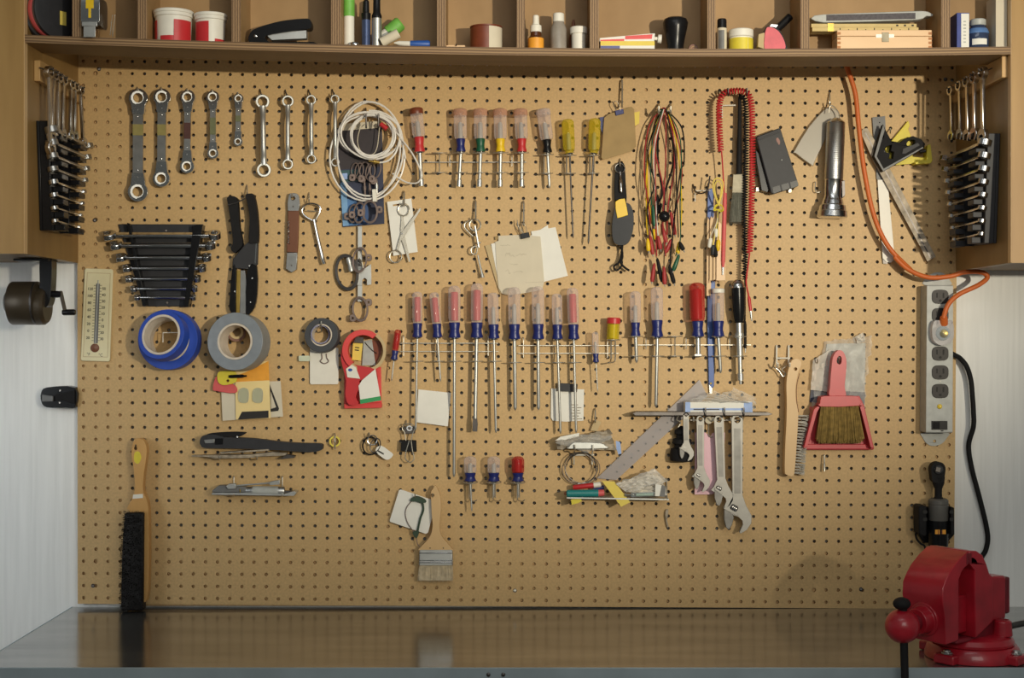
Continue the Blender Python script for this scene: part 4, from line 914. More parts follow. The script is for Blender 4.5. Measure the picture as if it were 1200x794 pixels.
# counter brush
c = C(90,490,3.176)
r = T('counter_brush', 'long black bristled bench brush with a varnished wooden handle', 'brush', 157, 716, .03)
B('handle', M().prism(smooth2(c((212,84),(230,74),(248,82),(260,112),(256,160),(249,210),(247,270),(264,315),(268,400),(268,560),(262,668),(244,668),(236,500),(200,352),(186,336),(208,295),(216,255),(212,190),(203,130)),3), .014, .034, [circ(*c((219,112))[0],1.9,10)]), 'woodbrush', r, .004)
B('sticker', M().prism(smooth2(c((215,128),(232,124),(240,145),(230,168),(214,160)),3), .0341, .0344), 'lemon', r); B('paint_band', M().prism(c((210,283),(246,281),(246,296),(207,299)), .0341, .0344), 'white_p', r)
rn = random.Random(3); m = M()
for i in range(2600):
    v = rn.random(); u = rn.random(); y = 345 + 378*v; xl = 176 - 14*v - 6*math.sin(v*3); xr = 250 - 4*v
    x = xl + (xr-xl)*u; (a,b), = c((x,y)); d0 = .020+.014*rn.random(); 
    ex = (u-.62)*15 + rn.uniform(-3,3); ey = rn.uniform(-4,5) + (v-.3)*3
    if y + ey*3 > 722: ey = -2
    (a2,b2), = c((x+ex, y+ey)); q0 = P(a,b,d0+.012); q1 = P(a2,b2,.050+.018*rn.random()); w2 = .0006
    m.add([q0+Vector((w2,0,0)), q0-Vector((w2,0,0)), q0+Vector((0,0,w2)), q1], [[0,1,3],[1,2,3],[2,0,3]])
o = B('bristles', m, 'bristleblack', r); o['kind'] = 'stuff'
B('bristle_block', M().prism(c((178,352),(248,350),(245,716),(164,716),(167,500)), .0145, .044), 'bristleblack', r, .003)
hook(*c((219,103))[0],'hook holding the long bench brush',drop=3.2, mt='dark_steel',out=.037,rise=5)
# ================================================================== centre of the board
c = C(380,185,9.34)
r = T('blister_card', 'blue and black retail card hanging behind the white tubing', 'blister pack', 424, 265, .004)
q4 = [(394.5,150),(447.5,146),(450.5,262),(402,266)]
at = lambda u, v: tuple((1-u)*(1-v)*q4[0][i]+u*(1-v)*q4[1][i]+u*v*q4[2][i]+(1-u)*v*q4[3][i] for i in (0,1))
band = lambda u0,u1,v0,v1: [at(u0,v0),at(u1,v0),at(u1,v1),at(u0,v1)]
B('card', M().prism(band(0,1,0,1), .005, .0058), 'navycard', r); B('dark_panel', M().prism(band(.02,.98,.02,.42), .0059, .0061), mat('aubergine_print',(48,40,44),.5), r)
B('teal_panel', M().prism(band(.02,.45,.43,.55), .0059, .0061), mat('dark_teal_print',(48,84,88),.5), r); B('white_mark', M().prism(band(.06,.18,.46,.52), .0062, .0063), 'paleblue', r)
B('blue_panel', M().prism(band(.02,.36,.72,.99), .0059, .0061), 'skyblue', r); B('blue_panel', M().prism(band(.36,.62,.76,.99), .0059, .0061), mat('mid_blue_print',(54,84,132),.5,0,.2,20), r); B('pale_edge', M().prism(band(0,.14,.55,.99), .00615, .0063), mat('pale_blue_edge',(120,164,206),.5), r)
B('header', M().prism(band(.1,.9,-.04,.03), .0058, .0066), 'manila', r)
def clamp(cx, cy, rx, ry, d, lab, a=0, lugs=(70,250), mt='clampmetal', grp='metal pipe clamp rings', rr=1.5):
    r = T('pipe_clamp', lab, 'pipe clamp', cx, cy+ry, d, grp); k = S_(d)
    pts = circ(cx, cy, rx, 30, ry, a)
    dep = lambda x: d + (x-cx)/max(rx,1)*.004
    m = M(); n = len(pts); vs = []; fs = []
    for i,(x,y) in enumerate(pts):
        ix, iy = cx+(x-cx)*.76, cy+(y-cy)*.8
        for (a_,b_,dd) in ((x,y,dep(x)+.004),(x,y,dep(x)-.004),(ix,iy,dep(x)-.004),(ix,iy,dep(x)+.004)): vs.append(P(a_,b_,dd))
    for i in range(n):
        for j in range(4): fs.append([4*i+j, 4*i+(j+1)%4, 4*((i+1)%n)+(j+1)%4, 4*((i+1)%n)+j])
    m.add(vs, fs); B('ring', m, mt, r, .0006)
    for g in lugs:
        x, y = cx+(rx+1.6)*math.cos(math.radians(g)), cy+(ry+1.2)*math.sin(math.radians(g))
        l = B('lug', M().prism(smooth2([(x-3,y-3.4),(x+3,y-3.4),(x+3.2,y+3.4),(x-3,y+3.4)],3), d-.003, d+.005, [circ(x,y,1.2,8)]), mt, r, .0006)
for i,(x,y,rx,ry,a,lug) in enumerate(((414,250,6,11.5,8,(165,)),(421,249,7,13,6,(170,)),(433.5,248,9.5,14,0,(176,350)))):
    clamp(x,y,rx,ry,.016+.009*i,['leftmost pipe clamp ring at the foot of the blue card','middle pipe clamp ring at the foot of the blue card','rightmost and clearest pipe clamp ring at the foot of the blue card'][i],a,lug)
for i,(x,y,rx,ry) in enumerate(((416,199,5,9),(421,200,5.5,10),(427,199,6,10.5),(434,201,6,11),(440,198,7,12))):
    clamp(x,y,rx,ry,.012+.004*i,['first','second','third','fourth','last and rightmost'][i]+' pipe clamp ring in the cluster half way down the blue card',10,(60,) if i%2 else (120,))
for i,(x,y) in enumerate(((427,221),(433,223),(441,219))):
    k = .016; S('threaded_stud', M().lathe(P(x,y-9,k+.004*i),P(x+1,y+11,k+.004*i),[(0,.0022),(.3,.0022),(.31,.0034),(.55,.0034),(.56,.0022),(1,.0022)],12), ['clampmetal','clampmetal','satin'][i], ['left','middle','right bright'][i]+' threaded stud hanging among the pipe clamps', 'stud', 'threaded studs on the blue card')
# white tubing coil
r = T('tubing_coil', 'coil of thin white plastic tubing hanging from two dark hooks', 'tubing', 436, 234, .035)
k = S_(.035)
def loops(cx, cy, rx, ry, n, d0, dr, drift=(0,0), jit=1.2, a0=0, seed=1):
    rn = random.Random(seed); o = []; N = 34
    for i in range(int(N*n)+1):
        t = i/N; a = a0 + 2*math.pi*t; w = jit*math.sin(a*2.3+seed)+jit*.7*math.sin(t*5.1)
        o.append(P(cx+drift[0]*t+(rx+w)*math.cos(a), cy+drift[1]*t+(ry+w)*math.sin(a), d0+dr*math.sin(t*4+seed)))
    return o
rt = px(1.1)
B('inner_coil', M().tube(loops(436,157.5,25,24.5,3.3,.040,.003,(.5,.6),1.3,-1.2,2), rt, 8), 'tube', r)
B('middle_coil', M().tube(loops(433.5,158,35.5,27,2.1,.034,.003,(.5,-1),1.6,-1.6,5), rt, 8), 'tube', r)
B('outer_coil', M().tube(loops(433,174,37.5,56,2.1,.029,.003,(-.8,.6),1.5,-1.8,8), rt, 8), 'tube', r)
B('outer_coil', M().tube(loops(429.5,184.5,45,49,1.15,.025,.002,(1,0),1.2,-.9,4), rt, 8), 'tube', r)
B('loose_end', M().tube(sp((455,142,.034),(466,157,.033),(482,178,.044),(491,195,.047),(494.5,206,.047),(489,214,.044),(478,214,.036),(468,209,.03),(460,203,.029)), px(.95), 7), 'tube', r)
B('loose_end', M().tube(sp((468,165,.038),(464,178,.041),(455,188,.042),(444,190.5,.042)), rt, 8), 'tube', r)
B('brass_fitting', M().lathe(P(445,190.5,.042),P(432,188.5,.043),[(0,px(1.9)),(.35,px(2)),(.36,px(2.9)),(.55,px(2.9)),(.56,px(1.2)),(1,px(.9))],12), 'brass', r)
B('clip', M().box(436.4,221.5,441,236,.022,.040,-3), 'white_p', r, .0006)
B('thin_wire', M().tube(sp((428,145,.03),(422,151,.031),(419,166,.03),(424,178,.028),(436,181,.028),(442,172,.03),(445,146,.031)), px(.5), 6), 'manila', r)
B('red_sleeve', M().lathe(P(446,145,.036),P(453.5,151,.036),[(0,px(2.6)),(1,px(2.8))],12), 'red', r)
for x, lab in ((428.5,'left dark hook carrying the white tubing'),(443,'right dark hook carrying the white tubing')):
    S('peg_hook', M().tube(sp((x,127,-.003),(x,127.5,.006),(x+.3,133,.030),(x+.6,147,.045),(x+.6,149,.050),(x+.6,141,.053),(x+.4,133,.0535)),.0019,8), 'dark_steel', lab, 'hook', 'hooks carrying the white tubing')
# strap with rings under the card
c = C(380,255,6.108)
r = T('strap', 'flat galvanised strap with a notched plate hanging below the blue card', 'strap', 424, 352, .010)
B('band', M().prism(c((240,60),(270,60),(272,600),(238,600)), .010, .0115), 'satin', r, .0003); B('notched_plate', M().prism(c((236,390),(262,380),(335,330),(338,478),(305,482),(304,440),(288,430),(272,445),(272,485),(236,485)), .0117, .0130), 'satin', r, .0004)
clamp(406.5,319,14,22,.012,'large dark open ring clamp left of the galvanised strap',-8,(330,),'dark_steel')
clamp(421.5,304.5,8.8,15.5,.024,'tilted grey ring clamp in front of the galvanised strap',8,(350,))
clamp(422,362,9.8,15,.016,'oval ring clamp at the bottom of the galvanised strap',-4,(140,330))
S('coupler', M().lathe(P(408,302,.02),P(412,318,.022),[(0,px(3)),(.3,px(3.6)),(.5,px(2.6)),(.7,px(3.6)),(1,px(3))],14), 'satin', 'bright coupling piece between the two upper ring clamps', 'coupler')
S('bolt', M().tube(pp((421,303,.024),(424,307,.032),(425.5,314,.033)),.0016,7), 'wire', 'bright bent bolt inside the tilted ring clamp', 'bolt')

# ---- screwdrivers and nut drivers
def driver(name, lab, top, col0, col1, tip, hw, cw, sw, handle='acry', insert=None, collar='navy', cap='acry', d=.030, flat=0, socket=0, grp='clear handled screwdrivers', dome=.10, ycap=None, cone=False, blade=None, shaftmat='satin', flute=.10):
    r = T(name, lab, 'screwdriver' if name != 'nut_driver' else 'nut driver', top[0], tip[1], d, grp); k = S_(d)
    a, b, e, t = P(*top, d), P(*col0, d), P(*col1, d), P(*tip, d)
    H = (b-a).length; dm = dome
    h = B('handle', M().lathe(a, b, [(0,hw*.18*k),(dm*.25,hw*.36*k),(dm*.7,hw*.46*k),(dm,hw*.5*k),(.88,hw*.5*k),(1,hw*.44*k)], 24, flute, 6), handle, r)
    if ycap: B('cap', M().lathe(a-(b-a)*.004, a+(b-a)*ycap, [(0,hw*.3*k),(.12,hw*.46*k),(.3,hw*.515*k),(.8,hw*.515*k),(1,hw*.505*k)], 24), cap, r)
    if insert: sub(h, 'core', M().lathe(a+(b-a)*.17, a+(b-a)*.95, [(0,hw*.24*k),(.05,hw*.30*k),(1,hw*.30*k)], 14), insert, r)
    else: sub(h, 'core', M().lathe(a+(b-a)*.45, a+(b-a)*1.0, [(0,hw*.10*k),(.1,hw*.16*k),(1,hw*.18*k)], 12), 'lightgrey', r)
    B('collar', M().lathe(b, e, [(0,cw*.46*k),(.08,cw*.5*k),(.45,cw*.42*k),(.6,cw*.42*k),(.92,cw*.53*k),(1,cw*.5*k)], 24), collar, r)
    B('ferrule', M().lathe(e, e+(t-e).normalized()*1.6*k, [(0,cw*.42*k),(1,cw*.36*k)], 18), 'chrome', r)
    L = (t-e).length; s = sw*.5*k
    if socket: B('shaft', M().lathe(e, t, [(0,s),(1-9*k/L,s),(1-8*k/L,socket*.5*k),(1,socket*.5*k)], 14), shaftmat, r)
    elif flat:
        B('shaft', M().lathe(e, e+(t-e)*.86, [(0,s),(1,s)], 14), shaftmat, r)
        m = M(); m.T = frame(e+(t-e)*.85, t-e, (0,-1,0)); q = L*.15
        m.lprism([(0,-s),(q*.45,-flat*.5*k),(q,-flat*.42*k),(q,flat*.42*k),(q*.45,flat*.5*k),(0,s)], -.0013, .0013); B('blade', m, blade or 'dark_steel', r, .0003)
    else: B('shaft', M().lathe(e, t, [(0,s),(1-4*k/L,s),(1-1.5*k/L,s*.7),(1,s*.2)], 12), shaftmat, r)
    return r
nd = 'clear handled nut drivers'
driver('nut_driver','nut driver with a red collar beside the white tubing',(487.3,126.3),(491,160.5),(491.8,178),(493.8,218),16,12,5,collar='red',socket=6.6,grp=nd,ycap=.22,cap='brownp')
for (x,x2,x3,colr,nm) in ((539,540,537.8,'navy','dark blue'),(562.8,563.2,561.8,'green','green'),(586,586.6,586,'yellow','yellow'),(609.6,611.6,611.4,'red','red')):
    driver('nut_driver','clear nut driver with a %s collar in the upper rack'%nm,(x,127.3),(x2-.3,162.7),(x2,177.8),(x3,218.6),16.4,11,4.2,collar=colr,socket=6,grp=nd,ycap=.24,cap='copper' if 'copper' in W else 'acry')
driver('screwdriver','clear screwdriver with a black collar right of the nut drivers',(636,127.5),(640.8,163.6),(641.6,178.6),(644,220.6),17,10.6,3.4,collar='black',ycap=.22)
driver('screwdriver','left of two long yellow handled screwdrivers',(665,139.6),(667,176),(667.5,179.5),(671.6,279),15.5,11,2.0,'acry_y',None,'acry_y',grp='yellow handled screwdrivers',shaftmat='dark_steel')
driver('screwdriver','right of two long yellow handled screwdrivers beside the brown notepad',(697,138.6),(696,176),(695.6,179.5),(689.4,286),15,11,2.2,'acry_y',None,'acry_y',grp='yellow handled screwdrivers',shaftmat='dark_steel')
# middle row
sc = 'clear handled screwdrivers'
driver('screwdriver','tiny red and white screwdriver at the left end of the middle row',(466.6,386),(463.2,410.5),(461.8,421),(458.8,446.5),8,8,1.6,'acry_r','red','navy',grp='small screwdrivers',flute=.05)
driver('screwdriver','red cored screwdriver whose thin shank reaches behind the blank white note',(489,341.6),(489.2,378.4),(489,394.8),(487.2,504),12.6,11.5,2.4,insert='red')
driver('screwdriver','leaning red cored screwdriver with the shortest shank of the middle row',(508.6,342.4),(511.8,379),(512.6,395),(516.3,447),12.4,11,2.2,insert='red')
driver('screwdriver','red cored screwdriver with the longest shank, reaching far below the others',(532.4,334.6),(532.6,377.6),(532.6,395.4),(532,558.6),15.4,13.4,3.5,insert='red')
driver('screwdriver','red cored screwdriver with a broad flat blade, tallest handle of the row',(559,331.8),(558.8,377.6),(558.6,395.4),(556.6,505.4),15.4,14,4.4,insert='red',flat=6.4)
driver('screwdriver','clear smaller screwdriver right of the broad flat bladed one',(577.6,342.8),(578.4,379.8),(578.8,396.4),(581.2,507),14,12.4,3.0)
driver('screwdriver','first of two large clear screwdrivers in front of the manila note',(602.4,336.4),(602.8,379.6),(602.8,397),(603.8,480.8),15.6,13.4,4.2)
driver('screwdriver','second of two large clear screwdrivers, right of the manila note',(630.2,335.6),(630.6,379.4),(630.6,397),(631,480.4),15.8,13.4,4)
driver('screwdriver','clear screwdriver whose shank crosses the clipped note on its left side',(652.4,344),(653,380),(653.2,397),(656.8,508),13.2,12,3)
driver('screwdriver','red cored screwdriver whose shank crosses the clipped note on its right side',(670.6,337),(672,379.8),(672.4,397),(675.2,507),14.6,12.6,3,insert='red')
driver('screwdriver','tiny clear screwdriver with a blue collar right of the long ones',(697.4,388.6),(698,414),(698.4,424),(700.4,458.4),8,7,1.4,grp='small screwdrivers',flute=.05)
driver('screwdriver','short clear screwdriver at the left end of the right hand rack',(744.2,341),(744.6,377.6),(744.8,393.4),(746,425),14,11,4.2)
driver('screwdriver','long clear screwdriver hanging below the test leads',(769.4,336),(770,374.8),(770.2,394.8),(768.6,477),15.4,13.4,4)
driver('screwdriver','fat red stubby screwdriver left of the blue strip',(816.4,331),(817.4,375.8),(817.8,394.2),(818,418),19,14,6,'acry_r','red','navy',flat=8.5,blade='satin')
driver('screwdriver','clear screwdriver with a white domed cap right of the blue strip',(841.6,337.6),(841.6,375.8),(841.8,394.2),(844.4,437),14.6,13.4,4.2,cap='white_p',ycap=.14)
r = T('screwdriver','black screwdriver with a silver end and a long silver chuck','screwdriver',866,450,.03)
k = S_(.03); B('handle', M().lathe(P(864.6,334,.03),P(866,378,.03),[(0,8*k),(.2,8.3*k),(.7,7.6*k),(1,5.4*k)],24,.05,6),'black',r); B('pommel', M().lathe(P(864.2,327.4,.03),P(864.7,337,.03),[(0,3*k),(.25,6*k),(.6,7.8*k),(1,8.2*k)],24),'chrome',r)
B('chuck', M().lathe(P(866,377.6,.03),P(867,418,.03),[(0,4*k),(.3,4*k),(.31,5.4*k),(.45,5.4*k),(.46,3.8*k),(1,3.6*k)],18),'satin',r); B('shaft', M().lathe(P(867,417.6,.03),P(868,450,.03),[(0,2.6*k),(.6,2.6*k),(.61,3.6*k),(.86,3.6*k),(.87,2*k),(1,1.6*k)],14),'satin',r)
# yellow vial with a red cap
r = T('bit_vial','small yellow vial with a red cap at the right end of the wire rail','vial',718.6,398,.030); k = S_(.03)
B('body', M().lathe(P(719,378,.03),P(718,397.5,.03),[(0,7.2*k),(1,7.2*k)],20),'acry_y',r); B('cap', M().lathe(P(719.3,372,.03),P(719,379,.03),[(0,7*k),(.15,8*k),(1,8*k)],20),'red',r); B('roll', M().lathe(P(718.8,380,.03),P(718.2,396,.03),[(0,5*k),(1,5*k)],14),'lemon',r)
# stubby ones at the bottom
for x, hm, ins, nm in ((551,'acry',None,'left clear'),(578.6,'acry',None,'middle clear'),(607,'acry_r','red','right red')):
    driver('screwdriver','%s stubby screwdriver of the lower row of three'%nm,(x,534.4),(x,553.4),(x,563.4),(x+(2 if x<560 else 0),599 if x<560 else 583),16,13.4,2.0,hm,ins,'navy',grp='stubby screwdrivers',dome=.2)
    r = T('tool_holder','wire tool holder under the %s stubby screwdriver'%nm,'holder',x,588,.01,'wire tool holders')
    B('ring', M().tube(sp(*[(q[0],q[1],.030+.010*math.sin(i/16*2*math.pi)) for i,q in enumerate(circ(x,564.4,8.6,16,1.6))],n=3,closed=True),.0011,7),'wire',r)
    B('post', M().tube(sp((x-1,566,.019),(x-1,580,.018),(x,585.5,.022),(x+5,587,.034),(x+8,585.4,.04)),.0012,7).tube(sp((x+1.6,566,.02),(x+1.6,583,.02)),.0012,7),'wire',r)
    B('prong', M().tube(pp((x-1,568,.019),(x-1,567,-.003)),.0012,6),'wire',r)
# wire rails and holders
def oval(x, y, w, d0, dr, n=20): return catmull([P(x+w*math.cos(2*math.pi*i/n), y, d0+dr*math.sin(2*math.pi*i/n)) for i in range(n)],2,True)
def rack(name, lab, x0, x1, ys, slots, yt, yb, hw=8, prongs=(), rings=True, back=.012):
    r = T(name, lab, 'tool rack', (x0+x1)/2, yb, .01)
    for y in ys: B('rail', M().tube([P(x0,y,back),P(x1,y,back)],.0012,7),'wire',r)
    for x in slots:
        if yt: B('slot_ring', M().tube(oval(x,yt,hw,.030,.010),.0010,6,True),'wire',r)
        B('slot_ring', M().tube(oval(x,yb,hw,.030,.010),.0010,6,True),'wire',r)
        B('upright', M().tube([P(x,(yt or ys[0]),.0205),P(x,(ys[0]+yb)/2,.0185),P(x,yb,.0205)],.0012,7),'wire',r)
    for x in prongs:
        B('prong', M().tube(sp((x,ys[0]-9,-.003),(x,ys[0]-9,.006),(x,ys[0]-6,.0105),(x,ys[-1]+5,.0105),n=4),.0012,7),'wire',r)
    return r
rack('wire_rack','wire rack of ring pairs holding the nut drivers in the upper row',496,617,(190,),(515,539,562.6,586.4,610.6),179,202,9,(527,600))
for x,y,lab in ((640.5,181,'black collared screwdriver'),(667,182,'left yellow handled screwdriver'),(694.5,182,'right yellow handled screwdriver')):
    r = T('tool_holder','single wire holder gripping the '+lab,'holder',x,203,.01,'wire tool holders')
    B('ring', M().tube(oval(x,y,8,.030,.010),.0011,6,True),'wire',r); B('ring', M().tube(oval(x,203,7.5,.030,.010),.0011,6,True),'wire',r)
    B('post', M().tube(sp((x-4,y+9,-.003),(x-4,y+8,.006),(x-3,y+2,.02),(x-3,203,.0215)),.0013,7).tube(pp((x+1.5,y,.0215),(x+1.5,203,.0215)),.0011,6),'wire',r)
rack('wire_rack','double wire rail under the left half of the middle screwdriver row',469,584,(402,411.6),(488.2,513,532.4,558,579.6),None,423,8,(473,511.5,572))
rack('wire_rack','double wire rail under the right half of the middle screwdriver row',607.6,725,(404.6,413.8),(603.2,630.6,654,673.2),None,424.5,8,(613.5,712))
r = T('tool_holder','wire post holder under the yellow vial with the red cap','holder',719,425,.01,'wire tool holders')
B('ring', M().tube(oval(719,398,7.5,.030,.011),.0011,6,True),'wire',r); B('post', M().tube(pp((716,399,.02),(716,420,.02)),.0015,7).tube(sp((721,399,.02),(721,420,.021),(719,424,.026),(713,425,.038)),.0015,7),'wire',r); B('prong', M().tube(pp((716,402,.02),(716,401,-.003)),.0012,6),'wire',r)
rack('wire_rack','single wire rack of ring pairs at the right end of the middle row',746,880,(404,),(745,770,791,818,842.6,867),394,417,8.5,(757,804,855))

# ---- small things between the rows
c = C(440,220,5)
r = T('card','white punched card hanging behind the small scissors','card',473,296,.010); B('sheet', M().prism(c((68,82),(210,62),(248,375),(105,398)),.010,.0108,[c((102,98),(140,92),(141,102),(103,108))]),'paper',r)
r = T('scissors','small steel scissors hanging open over the white punched card','scissors',473,307,.014)
loop = lambda x,y,rx,ry: sp(*[(a,b,.016) for a,b in circ(*c((x,y))[0],rx,16,ry)],n=3,closed=True)
B('finger_loop', M().tube(loop(165,128,6.4,7),.0015,8,True),'wire',r); B('finger_loop', M().tube(loop(118,402,7,7.2),.0015,8,True),'wire',r)
B('blade', M().prism(c((160,165),(170,210),(168,262),(205,432),(196,436),(150,300),(146,240),(152,165)),.0135,.0155),'wire',r,.0004)
B('blade', M().prism(c((122,362),(136,310),(150,265),(262,115),(268,124),(178,270),(150,310),(132,365)),.0157,.0177),'wire',r,.0004)
B('pivot', M().lathe(P(*c((156,268))[0],.0175),P(*c((156,268))[0],.0195),[(0,.0024),(1,.0014)],12),'chrome',r)
long_hook(473.6,224,241,'steel hook holding the scissors and white card')
c = C(535,230,6.614)
r = T('chuck_key','bunch of bent wire rings with a thin steel rod','keys',557,325,.012,None)
B('ring', M().tube(sp(*[(x,y,.014) for x,y in c((128,310),(90,275),(62,240),(68,205),(100,188),(130,200))],n=5),.0016,8),'wire',r)
B('ring', M().tube(sp(*[(x,y,.019) for x,y in circ(*c((143,222))[0],6.6,14)],n=3,closed=True),.0017,8,True),'wire',r)
B('bar', M().tube(pp(*[(x,y,.021) for x,y in c((142,228),(172,395))]),.0026,9),'satin',r); B('eye', M().tube(sp(*[(x,y,.018) for x,y in c((165,390),(150,445),(118,440),(115,405),(145,385),(165,400))],n=5),.0016,8),'wire',r); B('nub', M().ball(P(*c((182,358))[0],.02),.0022),'chrome',r)
B('rod', M().lathe(P(*c((165,455))[0],.016),P(*c((204,628))[0],.016),[(0,.0016),(.75,.0022),(1,.0042)],10),'satin',r)
long_hook(557.4,235,258,'steel hook holding the bent wire rings and rod',r=.0022)
# pinned notes
long_hook(613.8,236,264,'steel hook holding the clipped bundle of notes',r=.0018)
r = T('binder_clip','black binder clip gripping the bundle of notes','clip',615,279,.012,'black binder clips'); c = C(535,230,6.614)
B('body', M().prism(c((492,290),(560,276),(570,315),(504,330)),.008,.0165),'black',r,.0008); B('handle', M().tube(sp(*[(x,y,.017) for x,y in c((505,290),(478,240),(470,180),(482,235),(520,285))],n=4),.0008,6).tube(sp(*[(x,y,.017) for x,y in c((515,288),(505,235),(520,205),(535,230),(548,282))],n=4),.0008,6),'wire',r)
S('note', M().sheet([(622.5,271),(651,266),(665.5,323),(633.5,331)],.0045,6,6,.0005,.0004,seed=2).sheet([(607,285),(642,263.5),(648,300),(620,320)],.0035,5,5,.0004,.0004,seed=4),'paper','crumpled white sheet at the right of the clipped notes','note')
S('note', M().prism(c((220,382),(262,372),(330,560),(360,720),(345,758),(330,735)),.0040,.0046),'tan','tan slip poking out at the left of the clipped notes','note')
S('note', M().prism(c((268,368),(300,360),(340,420),(345,690),(322,650)),.0047,.0053),'paper','narrow white slip behind the manila note','note')
r = T('note','large manila note with faint pencil writing clipped in front','note',613,345,.006)
B('sheet', M().prism(c((325,305),(480,298),(650,310),(660,420),(680,662),(665,722),(560,745),(400,765),(352,752),(325,705),(312,560),(300,352),(325,345)),.0062,.0072),'manila',r)
rn = random.Random(11)
def scribble(x0,y0,w,h,n,name='pencil_line'):
    pts = [(x0+w*i/n, y0+rn.uniform(-h,h)*(1 if i%2 else .6), .0074) for i in range(n+1)]
    B(name, M().tube(sp(*pts,n=3),.00022,4),'pencil',r)
for (x,y,w,h,n) in ((337,378,80,8,8),(378,455,40,24,4),(425,462,30,8,3),(460,455,80,12,7),(412,525,62,10,6),(380,575,40,24,4),(440,585,78,10,7)):
    (a,b), = c((x,y)); scribble(a,b,w/6.614,h/6.614,n)
B('pencil_line', M().tube(pp(*[(x,y,.0074) for x,y in c((535,668),(672,662))]),.0002,4),'pencil',r)
B('tape_tab', M().prism(c((298,312),(322,305),(322,332),(300,336)),.0075,.0078),'kraft',r)
# small notes lower
c = C(450,320,3.97)
S('note', M().sheet([c((160,540))[0],c((312,556))[0],c((298,710))[0],c((152,692))[0]],.004,8,8,.0004,.0004,dd=(0,0,.012,.006),seed=9),'paper','blank white square note between two long screwdriver shanks','note')
c = C(580,320,3.97)
r = T('note','white note with a dark clipped top behind two screwdriver shanks','note',665,494,.004); B('sheet', M().prism(smooth2(c((262,535),(415,540),(412,685),(330,690),(270,686),(260,670)),1),.004,.0047),'paper',r)
for i in range(6): (a,b), = c((355+i%3*4,610+13*i)); B('print_line', M().prism([(a,b),(a+8+i%2*3,b),(a+8+i%2*3,b+.9),(a,b+.9)],.0048,.00495),'pencil',r)
S('binder_clip', M().prism(c((290,510),(385,515),(382,552),(288,548)),.002,.012),'grey','wide dark clip on the note behind the screwdriver shanks','clip','black binder clips',.001)
# bottom left of centre
r = T('pull_ring','small yellow ring on a straight hook near the left of the key ring','ring',392,522,.012); B('ring', M().ring(P(392.4,517,.010),P(392.4,517,.014),px(6.4),px(4.6),24),'lemon',r)
S('peg_hook', M().tube(sp((392.6,508,-.003),(392.6,508.5,.012),(392.6,517,.019),(392.6,526,.014)),.0016,7).ball(P(392.6,517,.019),.0028), 'wire','straight hook holding the small yellow ring','hook','small wire pegboard hooks')
c = C(360,480,3.61)
r = T('key_ring','black key ring with a small white paper tag','key ring',440,538,.012)
B('ring', M().tube(sp(*[(x,y,.013) for x,y in circ(*c((268,152))[0],9.2,16,10.2)],n=3,closed=True),.0017,8,True),'softblack',r); B('steel_ring', M().tube(sp(*[(x,y,.016) for x,y in circ(*c((276,128))[0],5.6,14)],n=3,closed=True),.0013,8,True),'chrome',r); B('ring', M().tube(sp(*[(x,y,.018) for x,y in circ(*c((288,150))[0],5.6,14,8.4,20)],n=3,closed=True),.0012,8,True),'dark_steel',r)
B('tag', M().prism(smooth2(c((288,172),(310,150),(345,172),(364,190),(345,210),(322,205)),2),.018,.0186),'paper',r); B('print_line', M().prism(c((300,170),(325,184),(323,190),(298,176)),.0187,.0189),'ink',r)
hook(*c((262,97))[0],'hook holding the black key ring',drop=4)
for y0, lab in ((0,'lower'),):
    r = T('binder_clip','black binder clip hanging from a wire clip below the note','clip',479,542,.010,'black binder clips')
    B('body', M().prism(c((398,128),(460,130),(462,178),(395,174)),.006,.022),'softblack',r,.001)
    B('handle', M().tube(sp(*[(x,y,.023) for x,y in c((432,130),(420,170),(415,205),(435,222),(452,205),(445,170),(440,132))],n=4),.0011,7),'wire',r); B('handle', M().tube(sp(*[(x,y,.023) for x,y in c((418,130),(412,95),(402,80),(412,62),(440,60),(455,78),(448,95),(440,130))],n=4),.0011,7),'wire',r)
r = T('bulldog_clip','small steel spring clip above the black binder clip','clip',479,505,.012); B('jaw', M().prism(c((405,72),(460,68),(455,100),(415,102)),.012,.021),'dark_steel',r,.001); B('eye', M().ring(P(*c((432,78))[0],.021),P(*c((432,78))[0],.024),px(3.4),px(1.8),16),'chrome',r)
hook(*c((419,45))[0],'hook holding the two clips below the note',drop=7)
# tilted card with green band, paint brush
c = C(445,560,6.105)
r = T('card','tilted white card hung by a dark green rubber band','card',483,625,.012); B('sheet', M().prism(smooth2(c((138,86),(150,80),(405,165),(402,180),(345,390),(330,398),(75,312),(72,300)),1),.012,.0128),'paper',r)
r = T('rubber_band','dark green rubber band looped over the tilted white card','rubber band',488,632,.016)
B('loop', M().tube(sp(*[(x,y,.018) for x,y in c((268,150),(300,165),(312,225),(290,290),(268,390),(258,425))],n=5),.0022,8),'darkgreen',r); B('wire_side', M().tube(sp(*[(x,y,.016) for x,y in c((232,160),(195,205),(183,255),(200,320),(240,380),(262,430),(270,470),(285,490))],n=5),.0009,7),'clampmetal',r); B('knot', M().prism(smooth2(c((220,150),(262,128),(320,150),(332,172),(300,178),(262,168),(225,165)),3),.014,.022),'darkgreen',r,.001); B('knot', M().prism(smooth2(c((235,385),(280,380),(268,425),(252,425)),3),.015,.020),'darkgreen',r,.001)
hook(*c((252,112))[0],'hook holding the tilted card and green band',drop=4)
r = T('paint_brush','flat paint brush with a pale wooden handle and steel ferrule','paint brush',510,684,.02)
B('handle', M().prism(smooth2(c((397,52),(412,75),(432,130),(438,220),(430,300),(428,360),(440,410),(475,455),(512,500),(512,518),(292,518),(292,495),(330,455),(365,405),(378,340),(372,260),(368,160),(366,105),(382,75)),3),.014,.027,[circ(*c((379,122))[0],2,10)]),'wood',r,.003)
